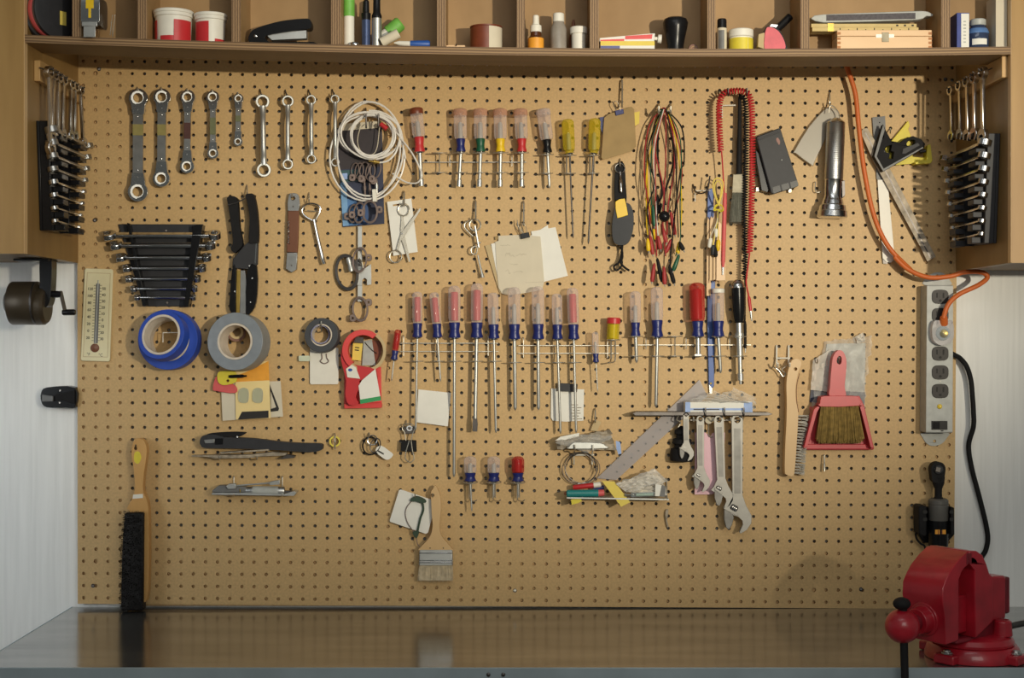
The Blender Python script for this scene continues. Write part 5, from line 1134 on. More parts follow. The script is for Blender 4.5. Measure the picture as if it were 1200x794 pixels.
fe = B('ferrule', M().prism(c((284,512),(520,512),(524,625),(278,625)),.0125,.0285),'satin',r,.002)
for y in (532,585,600): sub(fe,'bead',M().prism(c((281,y),(522,y),(522,y+8),(280,y+8)),.0115,.0296),'chrome',r,.0006)
for x in (360,455): sub(fe,'nail',M().ball(P(*c((x,500))[0],.0275),.0013),'dark_steel',r)
rn = random.Random(5); m = M()
for i in range(700):
    u = rn.random(); q = rn.random(); x0 = 284+236*u; x1 = 268+258*u+rn.uniform(-4,4); y1 = 742+rn.uniform(-10,10)-10*abs(u-.5)
    dd = .013+.014*q; a = P(*c((x0,620))[0],dd); b = P(*c((x1,y1))[0],dd); w2 = .0006
    m.add([a+Vector((w2,0,0)),a-Vector((w2,0,0)),a+Vector((0,-w2,0)),b],[[0,1,3],[1,2,3],[2,0,3]])
o = B('bristles', m, 'bristlepale', r); o['kind']='stuff'
B('bristle_core', M().prism(c((284,620),(520,620),(520,732),(276,732)),.0145,.0255),'bristlepale',r,.001)
hook(*c((380,118))[0],'hook holding the flat paint brush',drop=2.5,out=.034)
# ================================================================== right part of the board
# brown notepad
c = C(640,80,3.176)
long_hook(729,94,125,'steel hook holding the brown notepad',d=.032,r=.0018)
r = T('notepad','brown cardboard notepad clipped with a blue binder clip','notepad',724,187,.008)
B('cover', M().prism(smooth2(c((216,184),(232,170),(318,142),(328,152),(335,290),(318,308),(212,340),(205,332)),1),.012,.0145),'kraft',r,.0004)
B('pages', M().prism(c((222,188),(348,160),(346,205),(330,215),(335,285),(212,330)),.0085,.0118),'yellowpaper',r); B('blue_sheet', M().prism(c((200,182),(216,180),(212,250),(203,225)),.007,.0083),'navy',r)
r = T('binder_clip','small blue binder clip at the top of the brown notepad','clip',726,128,.012); B('body', M().prism(c((256,158),(287,150),(290,168),(260,176)),.008,.0185),'navy',r,.0008); B('handle', M().tube(sp(*[(x,y,.019) for x,y in c((262,158),(252,140),(250,128),(262,122),(272,140),(276,156))],n=4),.0008,6),'wire',r)
# black pouch and tag
r = T('tool_pouch','black elongated key pouch hanging on a clip below the notepad','pouch',728,287,.015)
B('body', M().prism(smooth2(c((262,505),(290,498),(315,510),(326,550),(322,610),(305,650),(275,658),(252,645),(245,600),(250,545)),4),.010,.034),'black',r,.006)
B('strap', M().prism(smooth2(c((262,355),(280,350),(292,360),(296,420),(298,500),(262,505),(254,470),(256,400)),3),.008,.014),'softblack',r,.001)
B('ring', M().tube(sp(*[(x,y,.018) for x,y in circ(*c((275,372))[0],5.6,14)],n=3,closed=True),.0012,8,True),'chrome',r)
B('snap', M().lathe(P(*c((276,385))[0],.019),P(*c((280,462))[0],.022),[(0,.0016),(.35,.0016),(.4,.003),(.9,.003),(1,.0018)],12),'chrome',r)
B('lanyard', M().tube(sp(*[(x,y,.018) for x,y in c((285,650),(280,690),(272,720),(252,738),(262,752),(280,735),(282,715))],n=4),.0022,8).tube(sp(*[(x,y,.02) for x,y in c((280,655),(284,700),(278,725),(298,745),(310,752))],n=4),.0024,8),'softblack',r)
S('tag', M().prism(rrect(0,0,1,1,.1) and [(x,y) for x,y in smooth2(c((258,496),(288,485),(294,490),(304,540),(300,547),(270,556),(264,552)),2)],.0345,.0370),'yellow','orange yellow tag on the black key pouch','tag',None,.0006)
hook(*c((275,338))[0],'hook holding the black key pouch',drop=8,out=.024)
# test leads on a forked hook
S('forked_hook', M().tube(sp((772,122,-.003),(772,122.6,.006),(772,129,.03),(772,133,.055),(772,124,.062),n=5),.0022,8).tube(sp((786,122,-.003),(786,122.6,.006),(786,129,.03),(786,133,.055),(786,124,.062),n=5),.0022,8).tube(pp((772,130,.034),(786,130,.034)),.0016,7),'wire','forked steel hook carrying the bundle of test leads','hook')
rn = random.Random(21)
def lead(lab, x0, path, mt, ends, d=.036, r=.0011):
    t = T('test_lead', lab, 'test lead', x0, 330, d, 'test leads on the forked hook')
    B('cable', M().tube(sp(*[(x,y,d+dd) for x,y,dd in path],n=7),r,6),mt,t)
    for (x,y,x2,y2,bm_) in ends:
        b = B('boot', M().lathe(P(x,y,d),P(x2,y2,d),[(0,.0012),(.12,.0032),(.5,.0044),(.85,.0046),(1,.0032)],12),bm_,t)
        ux,uy = x2-x,y2-y; L = math.hypot(ux,uy); sub(b,'clip_jaw',M().lathe(P(x2-ux/L,y2-uy/L,d),P(x2+ux/L*3,y2+uy/L*3,d),[(0,.0018),(1,.0008)],8),'satin',t)
C_ = {'r':'leadred','k':'softblack','y':'yellow','g':'green','w':'white_p'}
specs = [('thick black test lead forming the left inner loop','k',[(779,126),(771,150),(773,190),(774,225),(772,236)],[(771,228,768,258,'k')],.0016),
 ('thick black test lead forming the right inner loop','k',[(779,127),(786,145),(787,190),(781,225),(779,240)],[(775,238,771,250,'k')],.0016),
 ('outermost red test lead at the right of the bundle','r',[(778,126),(792,145),(798,180),(795,220),(790,250)],[(786,248,791,275,'r')],.0011),
 ('red test lead down the middle right of the bundle','r',[(780,127),(789,160),(791,200),(785,240),(781,275)],[(787,280,780,296,'r')],.0011),
 ('black test lead ending in two long dark clips','k',[(779,128),(796,150),(800,190),(796,205),(789,290),(785,312)],[(784,310,790,332,'k')],.0012),
 ('yellow test lead at the right of the bundle','y',[(781,128),(794,170),(799,230),(797,270)],[(796,283,794,297,'y')],.0009),
 ('green test lead at the right edge of the bundle','g',[(782,128),(796,165),(797,240),(797,280),(792,300)],[(796,298,789,317,'g')],.0009),
 ('faded red test lead at the left edge of the bundle','r',[(777,126),(762,150),(756,200),(762,250),(762,280)],[(762,276,765,298,'r')],.0011),
 ('black test lead winding through the left of the bundle','k',[(776,127),(765,150),(758,180),(764,215),(759,250),(770,290)],[(770,302,776,330,'k')],.0011),
 ('yellow test lead at the left of the bundle','y',[(776,128),(761,170),(757,225),(765,260)],[(766,268,769,281,'y')],.0009),
 ('second yellow test lead ending lowest left','y',[(777,128),(757,190),(759,250),(759,275)],[(759,279,760,294,'y')],.0009),
 ('green test lead ending in a dark green boot','g',[(777,128),(763,160),(761,200),(764,240)],[(765,240,767,265,'g')],.0009),
 ('red test lead hanging in the centre with a long boot','r',[(778,128),(769,165),(775,220),(776,262)],[(775,262,781,284,'r')],.0011),
 ('red test lead ending in the dark red pair of clips','r',[(779,128),(766,170),(768,230),(769,300)],[(767,308,764,330,'r')],.0011),
 ('dark red test lead ending right of the long black clips','r',[(780,128),(783,190),(776,260),(780,300)],[(778,312,779,333,'r')],.0010),
 ('white test lead half hidden in the bundle','w',[(778,128),(764,175),(771,235),(773,290)],[(771,276,774,292,'r')],.0008),
 ('black test lead with a stubby clip at far right','k',[(781,128),(790,180),(793,240),(795,278)],[(796,283,801,293,'k')],.0010)]
for i,(lab,col,path,ends,rr) in enumerate(specs):
    n = len(path); pts = [(x+rn.uniform(-1,1)*(3.2 if 0<j<n-1 else .8),y,.010*math.sin(math.pi*j/(n-1))*rn.uniform(-.6,1)-(0 if j else .002)) for j,(x,y) in enumerate(path)]
    lead(lab,path[0][0],pts,C_[col],[(a,b,e,f,C_[g]) for a,b,e,f,g in ends],.024+.0014*i,rr*1.3)
r = T('ball_weight','round black ball hanging among the test leads','ball',779,261,.05); B('ball', M().ball(P(778.5,253.5,.054),px(6.6,.054)),'black',r); B('link', M().tube(pp((779,238,.05),(778.6,249,.054)),.0013,7),'dark_steel',r)

# coiled leads, small brush
def coil(path, R, pitch, n=9):
    pts = catmull(path,10); o = []; s = 0; up = None
    seg = [0]
    for a,b in zip(pts,pts[1:]): seg.append(seg[-1]+(b-a).length)
    N = int(seg[-1]/pitch*n); j = 0
    for i in range(N+1):
        L = seg[-1]*i/N
        while j < len(seg)-2 and seg[j+1] < L: j += 1
        f = (L-seg[j])/max(1e-9,seg[j+1]-seg[j]); p = pts[j].lerp(pts[j+1],f); t = (pts[j+1]-pts[j]).normalized()
        if up is None: up = t.cross(Vector((0,1,0))).normalized()
        up = (up-t*up.dot(t)).normalized(); b = t.cross(up); a = 2*math.pi*i/n
        o.append(p+(up*math.cos(a)+b*math.sin(a))*R)
    return o
r = T('coiled_lead','red coiled test lead draped over the hooks at the top','coiled lead',860,372,.04)
B('coil', M().tube(coil(pp((844.5,177,.040),(843,150,.042),(843,122,.044),(848,109.5,.046),(860,106.5,.047),(871,107,.047),(878,112,.046),(881,130,.045),(881.5,180,.043),(880.5,240,.041),(878.5,296,.040)),px(3.1),px(3.2)),px(.95),6),'red',r)
B('tail', M().tube(sp((845.5,177,.040),(846.5,190,.038),(848,215,.036),(849,232,.035)),px(.8),6).tube(sp((878.5,296,.040),(876.5,312,.038),(874.5,330,.036),(877,345,.034),(879,352,.034)),px(.9),6),'red',r)
b = B('probe', M().lathe(P(877.5,347,.034),P(879.6,364,.034),[(0,px(1.4)),(.2,px(2)),(1,px(1.8))],12),'red',r); sub(b,'tip',M().lathe(P(879.5,363,.034),P(881,376,.034),[(0,px(1.4)),(.7,px(1.2)),(1,px(.4))],10),'satin',r)
b = B('probe', M().lathe(P(849.6,226,.035),P(847.2,314,.035),[(0,px(2)),(.1,px(2.6)),(.9,px(2.4)),(1,px(1.4))],12),'pinkred',r); sub(b,'tip',M().lathe(P(847.2,313,.035),P(847,322,.035),[(0,px(1.6)),(1,px(1))],10),'chrome',r)
r = T('coiled_lead','black coiled test lead hanging inside the red one','coiled lead',873,400,.03)
B('coil', M().tube(coil(pp((868.5,112,.034),(873.5,118,.034),(874.5,150,.033),(874,200,.032),(873,250,.031),(873.5,290,.030),(873,327,.028)),px(2.5),px(3.0)),px(.85),6),'softblack',r)
B('tail', M().tube(sp((873,327,.028),(873,350,.02),(873,378,.016)),px(.9),6),'softblack',r); b = B('probe', M().lathe(P(873,376,.016),P(873.4,408,.016),[(0,px(1.2)),(.15,px(1.9)),(1,px(1.6))],12),'softblack',r); sub(b,'tip',M().lathe(P(873.4,407,.016),P(873.6,413,.016),[(0,px(1.2)),(1,px(.5))],10),'satin',r)
for x,lab in ((853,'left dark hook under the red coiled lead'),(875,'right dark hook under the red coiled lead')):
    S('peg_hook', M().tube(sp((x,104,-.003),(x,104.6,.006),(x+.3,110.5,.03),(x+.4,111.5,.052),(x+.3,103,.056)),.0016,7),'dark_steel',lab,'hook','hooks carrying the coiled leads')
S('wire_bracket', M().tube(pp((846.2,138,.012),(846.2,123.6,.012),(862,123.2,.012)),.0016,8).tube(pp((846.2,137,.012),(846.2,137.6,-.003)),.0013,7),'white_p','white L shaped wire bracket behind the red coiled lead','hook')
c = C(820,95,6.357)
r = T('paint_brush','narrow used paint brush with a black handle between the coiled leads','paint brush',864,265,.02)
B('handle', M().lathe(P(867,110,.022),P(866,204,.022),[(0,px(1.2)),(.05,px(2)),(.5,px(2.6)),(.8,px(3.2)),(1,px(3.6))],14),'softblack',r)
B('ferrule', M().prism([(859.2,204),(870.6,203.5),(871.2,226),(858,226)],.0175,.0265),'oldtin',r,.001); m = M(); rn = random.Random(8)
for i in range(420):
    u=rn.random(); x0=858.6+12*u; x1=854+15.5*u+rn.uniform(-.5,.5); dd=.018+.008*rn.random(); a=P(x0,225,dd); b=P(x1,264+rn.uniform(-2,1),dd); m.add([a+Vector((.0005,0,0)),a-Vector((.0005,0,0)),a+Vector((0,-.0006,0)),b],[[0,1,3],[1,2,3],[2,0,3]])
o=B('bristles',m,'bristlegrey',r); o['kind']='stuff'; B('bristle_core', M().prism([(859.5,225),(870,225),(868.5,260),(856,260)],.019,.025),'bristlegrey',r,.001)
# sticks, cables, blue strip
r = T('steel_hook','left dark hook beside the wooden sticks','hook',822,240,.02); B('prong', M().tube(sp((812,216,.002),(815,224,.014),(822,226.5,.028),(829,222,.036),(832,206,.038)),.0016,7),'dark_steel',r); B('bracket', M().tube(pp((814.5,236,.010),(814.5,223.4,.010),(832,223.2,.010)),.0014,7),'white_p',r)
for i,(x0,x1,y0,y1,dd,nm) in enumerate(((828.6,833.4,258,346,.012,'leftmost'),(832.2,837.4,256,328,.018,'second'),(836.6,841.4,258,327,.0235,'third'),(840.2,850,262,328,.029,'widest, rightmost'))):
    S('wooden_stick', M().prism(smooth2([(x0,y0+3),((x0+x1)/2,y0),(x1,y0+3),(x1-.2,y1-2),(x1-.6,y1),(x0-.8,y1+.4),(x0-.6,y1-2)],2),dd,dd+.0042),'wood' if i<3 else 'woodbox',nm+' flat wooden stick in the bundle above the blue strip','stick','flat wooden sticks',.0004)
r = T('blue_strip','long dark blue strip hanging behind the sticks down to the clear ruler','strip',833,460,.006)
B('blade', M().prism([(829.6,222),(835.6,220),(837,258),(838.5,300),(836.8,452),(834.6,455),(830.6,450),(829,380),(829.2,300),(829,260)],.004,.0085),'bluep',r,.0008); B('pin', M().lathe(P(833,449,.0085),P(833,449,.012),[(0,.0026),(1,.0018)],12),'brass',r); B('end_tab', M().prism([(830.8,448),(835,448),(834.4,461),(831.8,461)],.003,.0080),'satin',r)
r = T('cable_bundle','knotted yellow and white thin cables with small plugs over the wooden sticks','cable',842,305,.034)
B('loop', M().tube(sp((842,240,.036),(836,224,.037),(836,213,.037),(841,208.5,.038),(847,213,.037),(846.5,224,.036),(842.5,240,.036)),px(.8),6).tube(sp((843,241,.037),(838,226,.038),(838,216,.038),(841.5,212,.039),(845,217,.038),(844.5,228,.037),(841.5,240,.037)),px(.7),6),'yellowpaper',r)
B('knot', M().tube(sp(*[(842+5.6*math.cos(a),244+3*math.sin(a)+1.6*math.sin(a*2.2),.038+.003*math.cos(a*2)) for a in [i*.6 for i in range(20)]],n=3),px(.75),6),'lemon',r)
for i,(x1,y1,mt,x2,y2) in enumerate(((833,282,'white_p',831,290),(836,290,'grey',835,299),(839.5,270,'white_p',839,278),(842,284,'yellow',841,294),(838,292,'softblack',839,301))):
    b=B('strand', M().tube(sp((841.5,246,.037),(840+i*.4,260,.038),(x1,y1-6,.036),(x1,y1,.035),n=5),px(.7),6),['manila','yellowpaper','manila','yellowpaper','grey'][i],r); sub(b,'plug',M().lathe(P(x1,y1-3,.035),P(x2,y2,.035),[(0,px(1.6)),(.2,px(2.6)),(.85,px(2.4)),(1,px(1.4))],12),mt,r)
# black tray
c = C(800,90,3.308)
r = T('plastic_tray','tilted charcoal plastic battery holder hanging right of the coiled leads','battery holder',910,228,.02)
B('shell', M().prism(c((284,236),(290,230),(374,198),(380,202),(450,418),(448,424),(350,454),(342,450)),.008,.034),'grey',r,.002)
B('side_wing', M().prism(c((282,280),(296,296),(335,430),(330,448),(305,440),(286,330)),.004,.024),'black',r,.001)
for i in range(3): B('slot', M().prism(c(*[(348+34*i+a,428-10*i+b) for a,b in ((0,0),(28,-8),(33,14),(5,24))]),.0341,.0346),'black',r)
B('ridge', M().prism(c((292,240),(372,210),(374,216),(294,246)),.0341,.036),'grey',r,.0005); B('scuff', M().prism(smooth2(c((362,240),(370,236),(378,252),(374,264),(366,252)),2),.0341,.0343),'brownp',r); B('stud', M().ball(P(*c((384,322))[0],.0342),.0016),'lightgrey',r)
for x,y in ((290,436),(416,440)): (a,b),=c((x,y)); B('foot', M().box(a-1.6,b-2.4,a+1.6,b+2.4,.003,.012),'wire',r,.0004)
# flashlight
c = C(930,100,4.96); d=.034
r = T('flashlight','silver metal flashlight hanging lens down','flashlight',972,254,d); k=S_(d)
A=P(*c((246,218))[0],d); E=P(*c((224,768))[0],d)
B('barrel', M().lathe(A,A+(E-A)*.60,[(0,50),(.02,53),(.97,53),(1,51)] and [(q,v*k/4.96) for q,v in ((0,49),(.02,53),(.97,53.5),(1,52))],36),'steel',r,.0004)
m=M()
for i in range(24): m.lathe(A+(E-A)*(.10+.02*i),A+(E-A)*(.110+.02*i),[(0,53*k/4.96),(.5,53.9*k/4.96),(1,53*k/4.96)],32)
B('knurling',m,'steel',r)
B('neck', M().lathe(A+(E-A)*.6,A+(E-A)*.82,[(q,v*k/4.96) for q,v in ((0,54),(.05,51),(.8,50),(1,58))],36),'chrome',r); B('head', M().lathe(A+(E-A)*.815,E,[(q,v*k/4.96) for q,v in ((0,58),(.25,64),(.3,74),(.6,80),(.62,84),(.95,88),(1,84))],40),'chrome',r,.0004)
B('tail_cap', M().lathe(A+(A-E)*.055,A+(E-A)*.005,[(q,v*k/4.96) for q,v in ((0,10),(.2,26),(.6,42),(.8,52),(1,53))],32),'chrome',r)
B('switch', M().prism(c((282,555),(298,548),(300,640),(284,655)),d-.006,d+.010),'dark_steel',r,.001); B('hang_ring', M().tube(sp(*[(x,y,d) for x,y in c((205,160),(212,120),(235,125),(262,160),(268,200))],n=4),.0012,7),'wire',r)
S('pouch', M().prism(smooth2(c((180,140),(215,125),(255,150),(268,180),(260,200),(190,300),(120,450),(104,462),(10,392),(6,378),(90,240)),2),.010,.0145),'pouch','smoky vinyl pouch hanging behind the silver flashlight','pouch',None,.001)
hook(*c((210,45))[0],'hook holding the silver flashlight and vinyl pouch',drop=16,out=.030,rise=6)
S('peg_hook', M().tube(sp(*[(x,y,.012) for x,y in c((128,560),(125,600),(132,620),(158,618))],n=4),.0011,7).tube(pp((*c((128,562))[0],.012),(*c((128,560))[0],-.003)),.001,6),'wire','small bent wire beside the flashlight barrel','hook','small wire pegboard hooks')
# squares and rules
c = C(1000,130,4.29)
S('steel_rule', M().prism(smooth2(c((122,345),(172,345),(205,700),(205,745),(190,762),(165,758),(148,740)),1),.006,.0078),'white_p','white painted steel rule hanging behind the rusty one','ruler',None,.0003)
r = T('try_square','grey square bar poking up behind the combination square head','square',1030,200,.004); B('bar', M().prism(c((95,32),(160,25),(172,345),(118,345)),.0012,.0055),'midgrey',r,.0004); B('rivet', M().lathe(P(*c((132,58))[0],.0055),P(*c((132,58))[0],.007),[(0,.0014),(1,.0008)],10),'ink',r); B('foot', M().prism(c((146,720),(172,745),(172,768),(150,766)),.0012,.0055),'dark_steel',r)
r = T('combination_square','combination square with a black head and a long rusty steel rule','square',1055,308,.012)
B('blade', M().prism(c((36,106),(50,90),(70,85),(110,150),(230,375),(415,732),(372,756),(335,680),(190,415),(100,250)),.013,.0154),'rusty',r,.0003)
B('groove', M().prism(c((58,110),(64,107),(392,738),(386,741)),.0155,.0157),'dark_steel',r)
B('head', M().prism(c((150,66),(165,100),(190,150),(235,158),(262,138),(300,125),(340,140),(362,165),(355,188),(150,305),(104,228)),.0158,.034,[c((160,180),(195,168),(188,200),(205,205),(200,240),(178,240),(185,210),(155,205)),circ(*c((290,160))[0],5.5,12,3.4,-25)]),'softblack',r,.0012)
B('face_edge', M().prism(c((142,96),(150,70),(158,95),(118,228),(152,290),(350,180),(352,186),(150,303),(106,228)),.0341,.0346),'midgrey',r)
B('slot', M().prism(c((250,190),(325,160),(335,172),(262,215),(245,215)),.0341,.0352),'grey',r,.0004); B('lock_nut', M().lathe(P(*c((335,205))[0],.022),P(*c((362,200))[0],.022),[(0,.004),(1,.004)],12),'dark_steel',r)
r = T('angle_square','bright yellow plastic square peeking out behind the black square head','square',1068,195,.008)
B('plate', M().prism(c((276,48),(284,72),(276,92),(288,120),(300,230),(395,235),(395,255),(215,272),(175,230),(160,190),(192,150)),.0056,.0118),'lemon',r,.0008); B('fence', M().prism(c((372,172),(388,165),(398,250),(390,262),(312,267),(312,257),(368,244)),.0005,.028),'lemon',r,.0008)
hook(*c((186,88))[0],'hook holding the squares and rules',drop=5,out=.040,rise=5)

# extension cord
r = T('extension_cord','orange extension cord running from the shelf down to the power strip','cord',1040,330,.03)
c = C(900,70,3.055); c2 = C(1030,300,3.306)
pa = [(989.5,60,.035)]+[(x,y,.034) for x,y in c((283,25),(312,120),(325,240),(345,400),(380,560),(432,670),(510,752))]+[(x,y,dd) for (x,y),dd in zip(c2((62,2),(112,50),(190,82),(275,78),(330,62),(395,62),(420,82),(385,112),(310,148),(268,188),(250,240)),(.036,.042,.052,.058,.060,.062,.064,.068,.07,.072,.070))]
B('cable', M().tube(sp(*pa,n=8),px(2.8),12),'orangecord',r)
(x,y),=c2((250,250)); pl=B('plug', M().lathe(P(x+.4,y-4,.070),P(x,y+3,.060),[(0,px(4)),(.4,px(4.6)),(1,px(5.5))],18),'orangecord',r)
r = T('lit_plug','clear plastic plug housing at the end of the orange cord in the power strip','plug',1104,403,.05)
q=C(1030,300,3.306); B('housing', M().prism(smooth2(q((212,255),(240,248),(280,252),(290,275),(288,320),(268,340),(240,345),(215,330),(206,300)),4),.0475,.066),'frost',r,.003); B('dome', M().ball(P(*q((248,298))[0],.066),px(8.4),(1,.45,1)),'glass',r); B('contact', M().lathe(P(*q((252,300))[0],.0661),P(*q((252,300))[0],.0705),[(0,px(5)),(.6,px(4.6)),(1,px(2))],16),'brass',r)
for x in (222,278): (a,b),=q((x,256)); B('clear_ear', M().ring(P(a,b,.058),P(a,b,.066),px(2.6),px(1),14),'frost',r)
# power strip
r = T('power_strip','grey metal power strip with black outlets at the right edge of the board','power strip',1100,520,.0)
pd=.047
B('case', M().prism(q((186,112),(288,112),(286,684),(182,684)),.0008,pd),'lightgrey',r,.002)
B('tab', M().prism(smooth2(q((178,112),(176,92),(205,68),(232,62),(258,70),(276,95),(276,112)),3),.0006,.0030,[circ(*q((226,76))[0],1.6,10)]),'lightgrey',r,.0005); B('tab', M().prism(smooth2(q((168,684),(168,700),(188,728),(215,735),(245,725),(266,700),(268,684)),3),.0006,.0030,[circ(*q((216,716))[0],1.8,10)]),'lightgrey',r,.0005)
for y in (157,228,300,377,450,522):
    (a,b),=q((238,y)); o=B('outlet', M().prism(smooth2([(a-9,b-5),(a-5,b-8),(a+5,b-8),(a+9,b-5),(a+9.6,b),(a+9,b+5),(a+5,b+8),(a-5,b+8),(a-9,b+5),(a-9.6,b)],3),pd,pd+.0022),'outlet',r,.0005)
    sub(o,'slot',M().box(a-4.6,b-4.6,a-3,b+1,pd+.0023,pd+.0026),'ink',r); sub(o,'slot',M().box(a+2.8,b-4.6,a+4.6,b+1.4,pd+.0023,pd+.0026),'ink',r); sub(o,'ground_hole',M().prism(circ(a,b+4.6,1.6,10),pd+.0023,pd+.0026),'ink',r); sub(o,'divider',M().box(a-.5,b-5.6,a+.5,b+1.8,pd+.0023,pd+.0025),'outlet',r)
for y in (192,485): (a,b),=q((237,y)); B('screw', M().lathe(P(a,b,pd),P(a,b,pd+.0018),[(0,.0022),(1,.0014)],12),'white_p',r)
(a,b),=q((235,582)); B('indicator', M().lathe(P(a,b,pd),P(a,b,pd+.004),[(0,px(3)),(.7,px(2.6)),(1,px(1.2))],14),'lampy',r)
s_=B('switch', M().prism(q((205,638),(266,638),(266,672),(205,672)),pd,pd+.003),'black',r,.0006); sub(s_,'rocker',M().prism(q((212,642),(236,642),(236,668),(212,668)),pd+.0031,pd+.006),'softblack',r,.0005)
(a,b),=q((245,676)); B('print_mark', M().box(a-1.4,b-.6,a+1.4,b+.6,pd+.0001,pd+.0003),'ink',r)
v=C(1000,520,2.9)
S('mains_cable', M().tube(sp((1115,414,.02),(1119,416,.02),*[(x,y,.006) for x,y in q((315,396),(340,428),(356,480),(362,540),(366,600),(366,660))],*[(x,y,-.004) for x,y in v((392,4),(402,80),(428,180),(450,270),(457,320),(450,360),(436,386))],(1146,668,.0),(1139,690,.008),(1135,707,.012),n=8),px(2.9),12),'softblack','thick black power cord curving down the white wall from the strip','cord')
# H hook, wire brush
c=C(890,380,4.18)
r=T('double_hook','white double wire hook with a crossbar above the wire brush','hook',917,440,.02)
for x in (84,143): B('prong', M().tube(sp((*c((x,108))[0],-.003),(*c((x,110))[0],.006),(*c((x,190))[0],.012),(*c((x+4,210))[0],.03),(*c((x+6,190))[0],.044),n=5),.0019,8),'white_p',r)
B('crossbar', M().tube(pp((*c((80,165))[0],.012),(*c((150,165))[0],.012)),.0017,8),'white_p',r); B('bent_wire', M().tube(sp(*[(x,y,.02) for x,y in c((70,208),(95,225),(115,255),(128,240),(108,222),(130,205),(150,195))],n=4),.0012,7),'wire',r)
r=T('wire_brush','wooden handled wire brush with steel bristles hanging right of the double hook','brush',930,558,.03)
B('handle', M().prism(smooth2(c((158,178),(180,168),(202,178),(204,200),(190,235),(178,300),(178,370),(190,430),(184,560),(172,720),(160,742),(132,735),(124,715),(126,600),(132,480),(134,380),(132,290),(142,220)),3),.014,.036,[circ(*c((177,218))[0],2,10)]),'wood',r,.004)
B('groove', M().tube(sp(*[(x,y,.0362) for x,y in c((196,240),(182,300),(182,370),(192,430))],n=4),.0007,6),'darkwood',r)
rn=random.Random(12); m=M()
for row in range(20):
    for tuft in range(3):
        for i in range(7):
            y=448+14.6*row+rn.uniform(-3,3); xs0=188-1.0*row; (a,b),=c((xs0,y)); (e,f),=c((240-1.1*row+rn.uniform(-6,4),y+rn.uniform(-7,7)+6)); dd=.017+.007*tuft+rn.uniform(-.002,.002)
            m.tube([P(a,b,dd),P((a+e)/2,(b+f)/2-.4,dd),P(e,f,dd+rn.uniform(-.002,.002))],.00045,4,cap=False)
o=B('bristles',m,'bristlewire',r); o['kind']='stuff'
# dustpan and hand broom
r=T('plastic_bag','clear plastic bag with a printed card behind the red dustpan','bag',986,475,.006)
B('card', M().prism(c((330,95),(520,90),(515,330),(300,335)),.0030,.0036),'lightgrey',r); B('dark_band', M().prism(c((252,318),(518,332),(514,395),(246,380)),.0037,.0042),'navycard',r); B('pink_band', M().prism(c((246,402),(300,406),(296,420),(246,418)),.0037,.0042),'pinkred',r)
B('film', M().sheet([c((318,84))[0],c((552,52))[0],c((512,415))[0],c((243,450))[0]],.009,16,16,.0035,.0003,seed=31,edge=2),'bag',r); B('knot', M().sheet([c((470,60))[0],c((510,38))[0],c((520,85))[0],c((480,92))[0]],.016,5,5,.006,.0003,seed=7),'bagfog',r); B('fold', M().sheet([c((262,175))[0],c((350,120))[0],c((345,330))[0],c((250,320))[0]],.013,8,8,.004,.0003,seed=17),'bagfog',r)
r=T('dustpan','red plastic dustpan holding the hand broom','dustpan',985,528,.015)
B('pan', M().prism(c((300,352),(490,350),(512,395),(562,608),(556,614),(220,614),(214,606),(268,415)),.014,.018),'deepred',r,.001)
B('rim', M().prism(c((282,400),(296,404),(282,430),(234,600),(216,606),(266,415)),.018,.046),'deepred',r,.001); B('rim', M().prism(c((492,404),(506,396),(514,400),(562,608),(545,602),(500,430)),.018,.046),'deepred',r,.001); B('lip', M().prism(c((222,586),(548,586),(562,610),(214,610)),.0182,.026),'deepred',r,.001)
r=T('hand_broom','small hand broom with straw bristles clipped into the red dustpan','broom',984,522,.03)
B('handle', M().prism(smooth2(c((378,132),(395,126),(412,136),(424,165),(426,210),(418,300),(420,352),(346,352),(346,300),(352,220),(360,160)),4),.026,.046,[smooth2(c((388,155),(402,162),(400,190),(388,195),(378,180)),3)]),'deepred',r,.004)
B('head', M().prism(smooth2(c((300,362),(320,350),(470,350),(488,362),(488,398),(300,402),(297,385)),2),.022,.052),'deepred',r,.004)
rn=random.Random(14); m=M()
for i in range(1500):
    u=rn.random(); dd=.024+.026*rn.random(); x0=302+182*u; x1=282+222*u+rn.uniform(-5,5); y1=576+rn.uniform(-14,7)
    if u<.04 or u>.96: y1-=rn.uniform(0,25)
    a=P(*c((x0,396))[0],dd); b=P(*c((x1,y1))[0],dd+rn.uniform(-.003,.003)); w2=.0007; s1=Vector((w2,0,0)); s2=Vector((0,-w2,0))
    m.add([a+s1,a-s1,a+s2,b+s1*.6,b-s1*.6,b+s2*.6],[[0,1,4,3],[1,2,5,4],[2,0,3,5],[3,4,5]])
o=B('bristles',m,'bristle',r); o['kind']='stuff'; B('bristle_core', M().prism(c((304,398),(484,396),(516,560),(280,564)),.027,.046),'bristle',r,.001)
(a,b),=c((268,178)); hook(a,b,'hook left of the red broom handle',drop=2,x2=a+4); (a,b),=c((392,168)); hook(a,b,'hook through the red broom handle',drop=2.4,out=.052,r=.0015)
(a,b),=c((318,640)); S('steel_pin', M().lathe(P(a,b,.012),P(a,b+19,.016),[(0,.0014),(.5,.0016),(.55,.0024),(1,.0022)],12).tube(pp((a,b,.012),(a,b-.5,-.003)),.0013,7),'wire','small steel pin hanging below the red dustpan','pin')

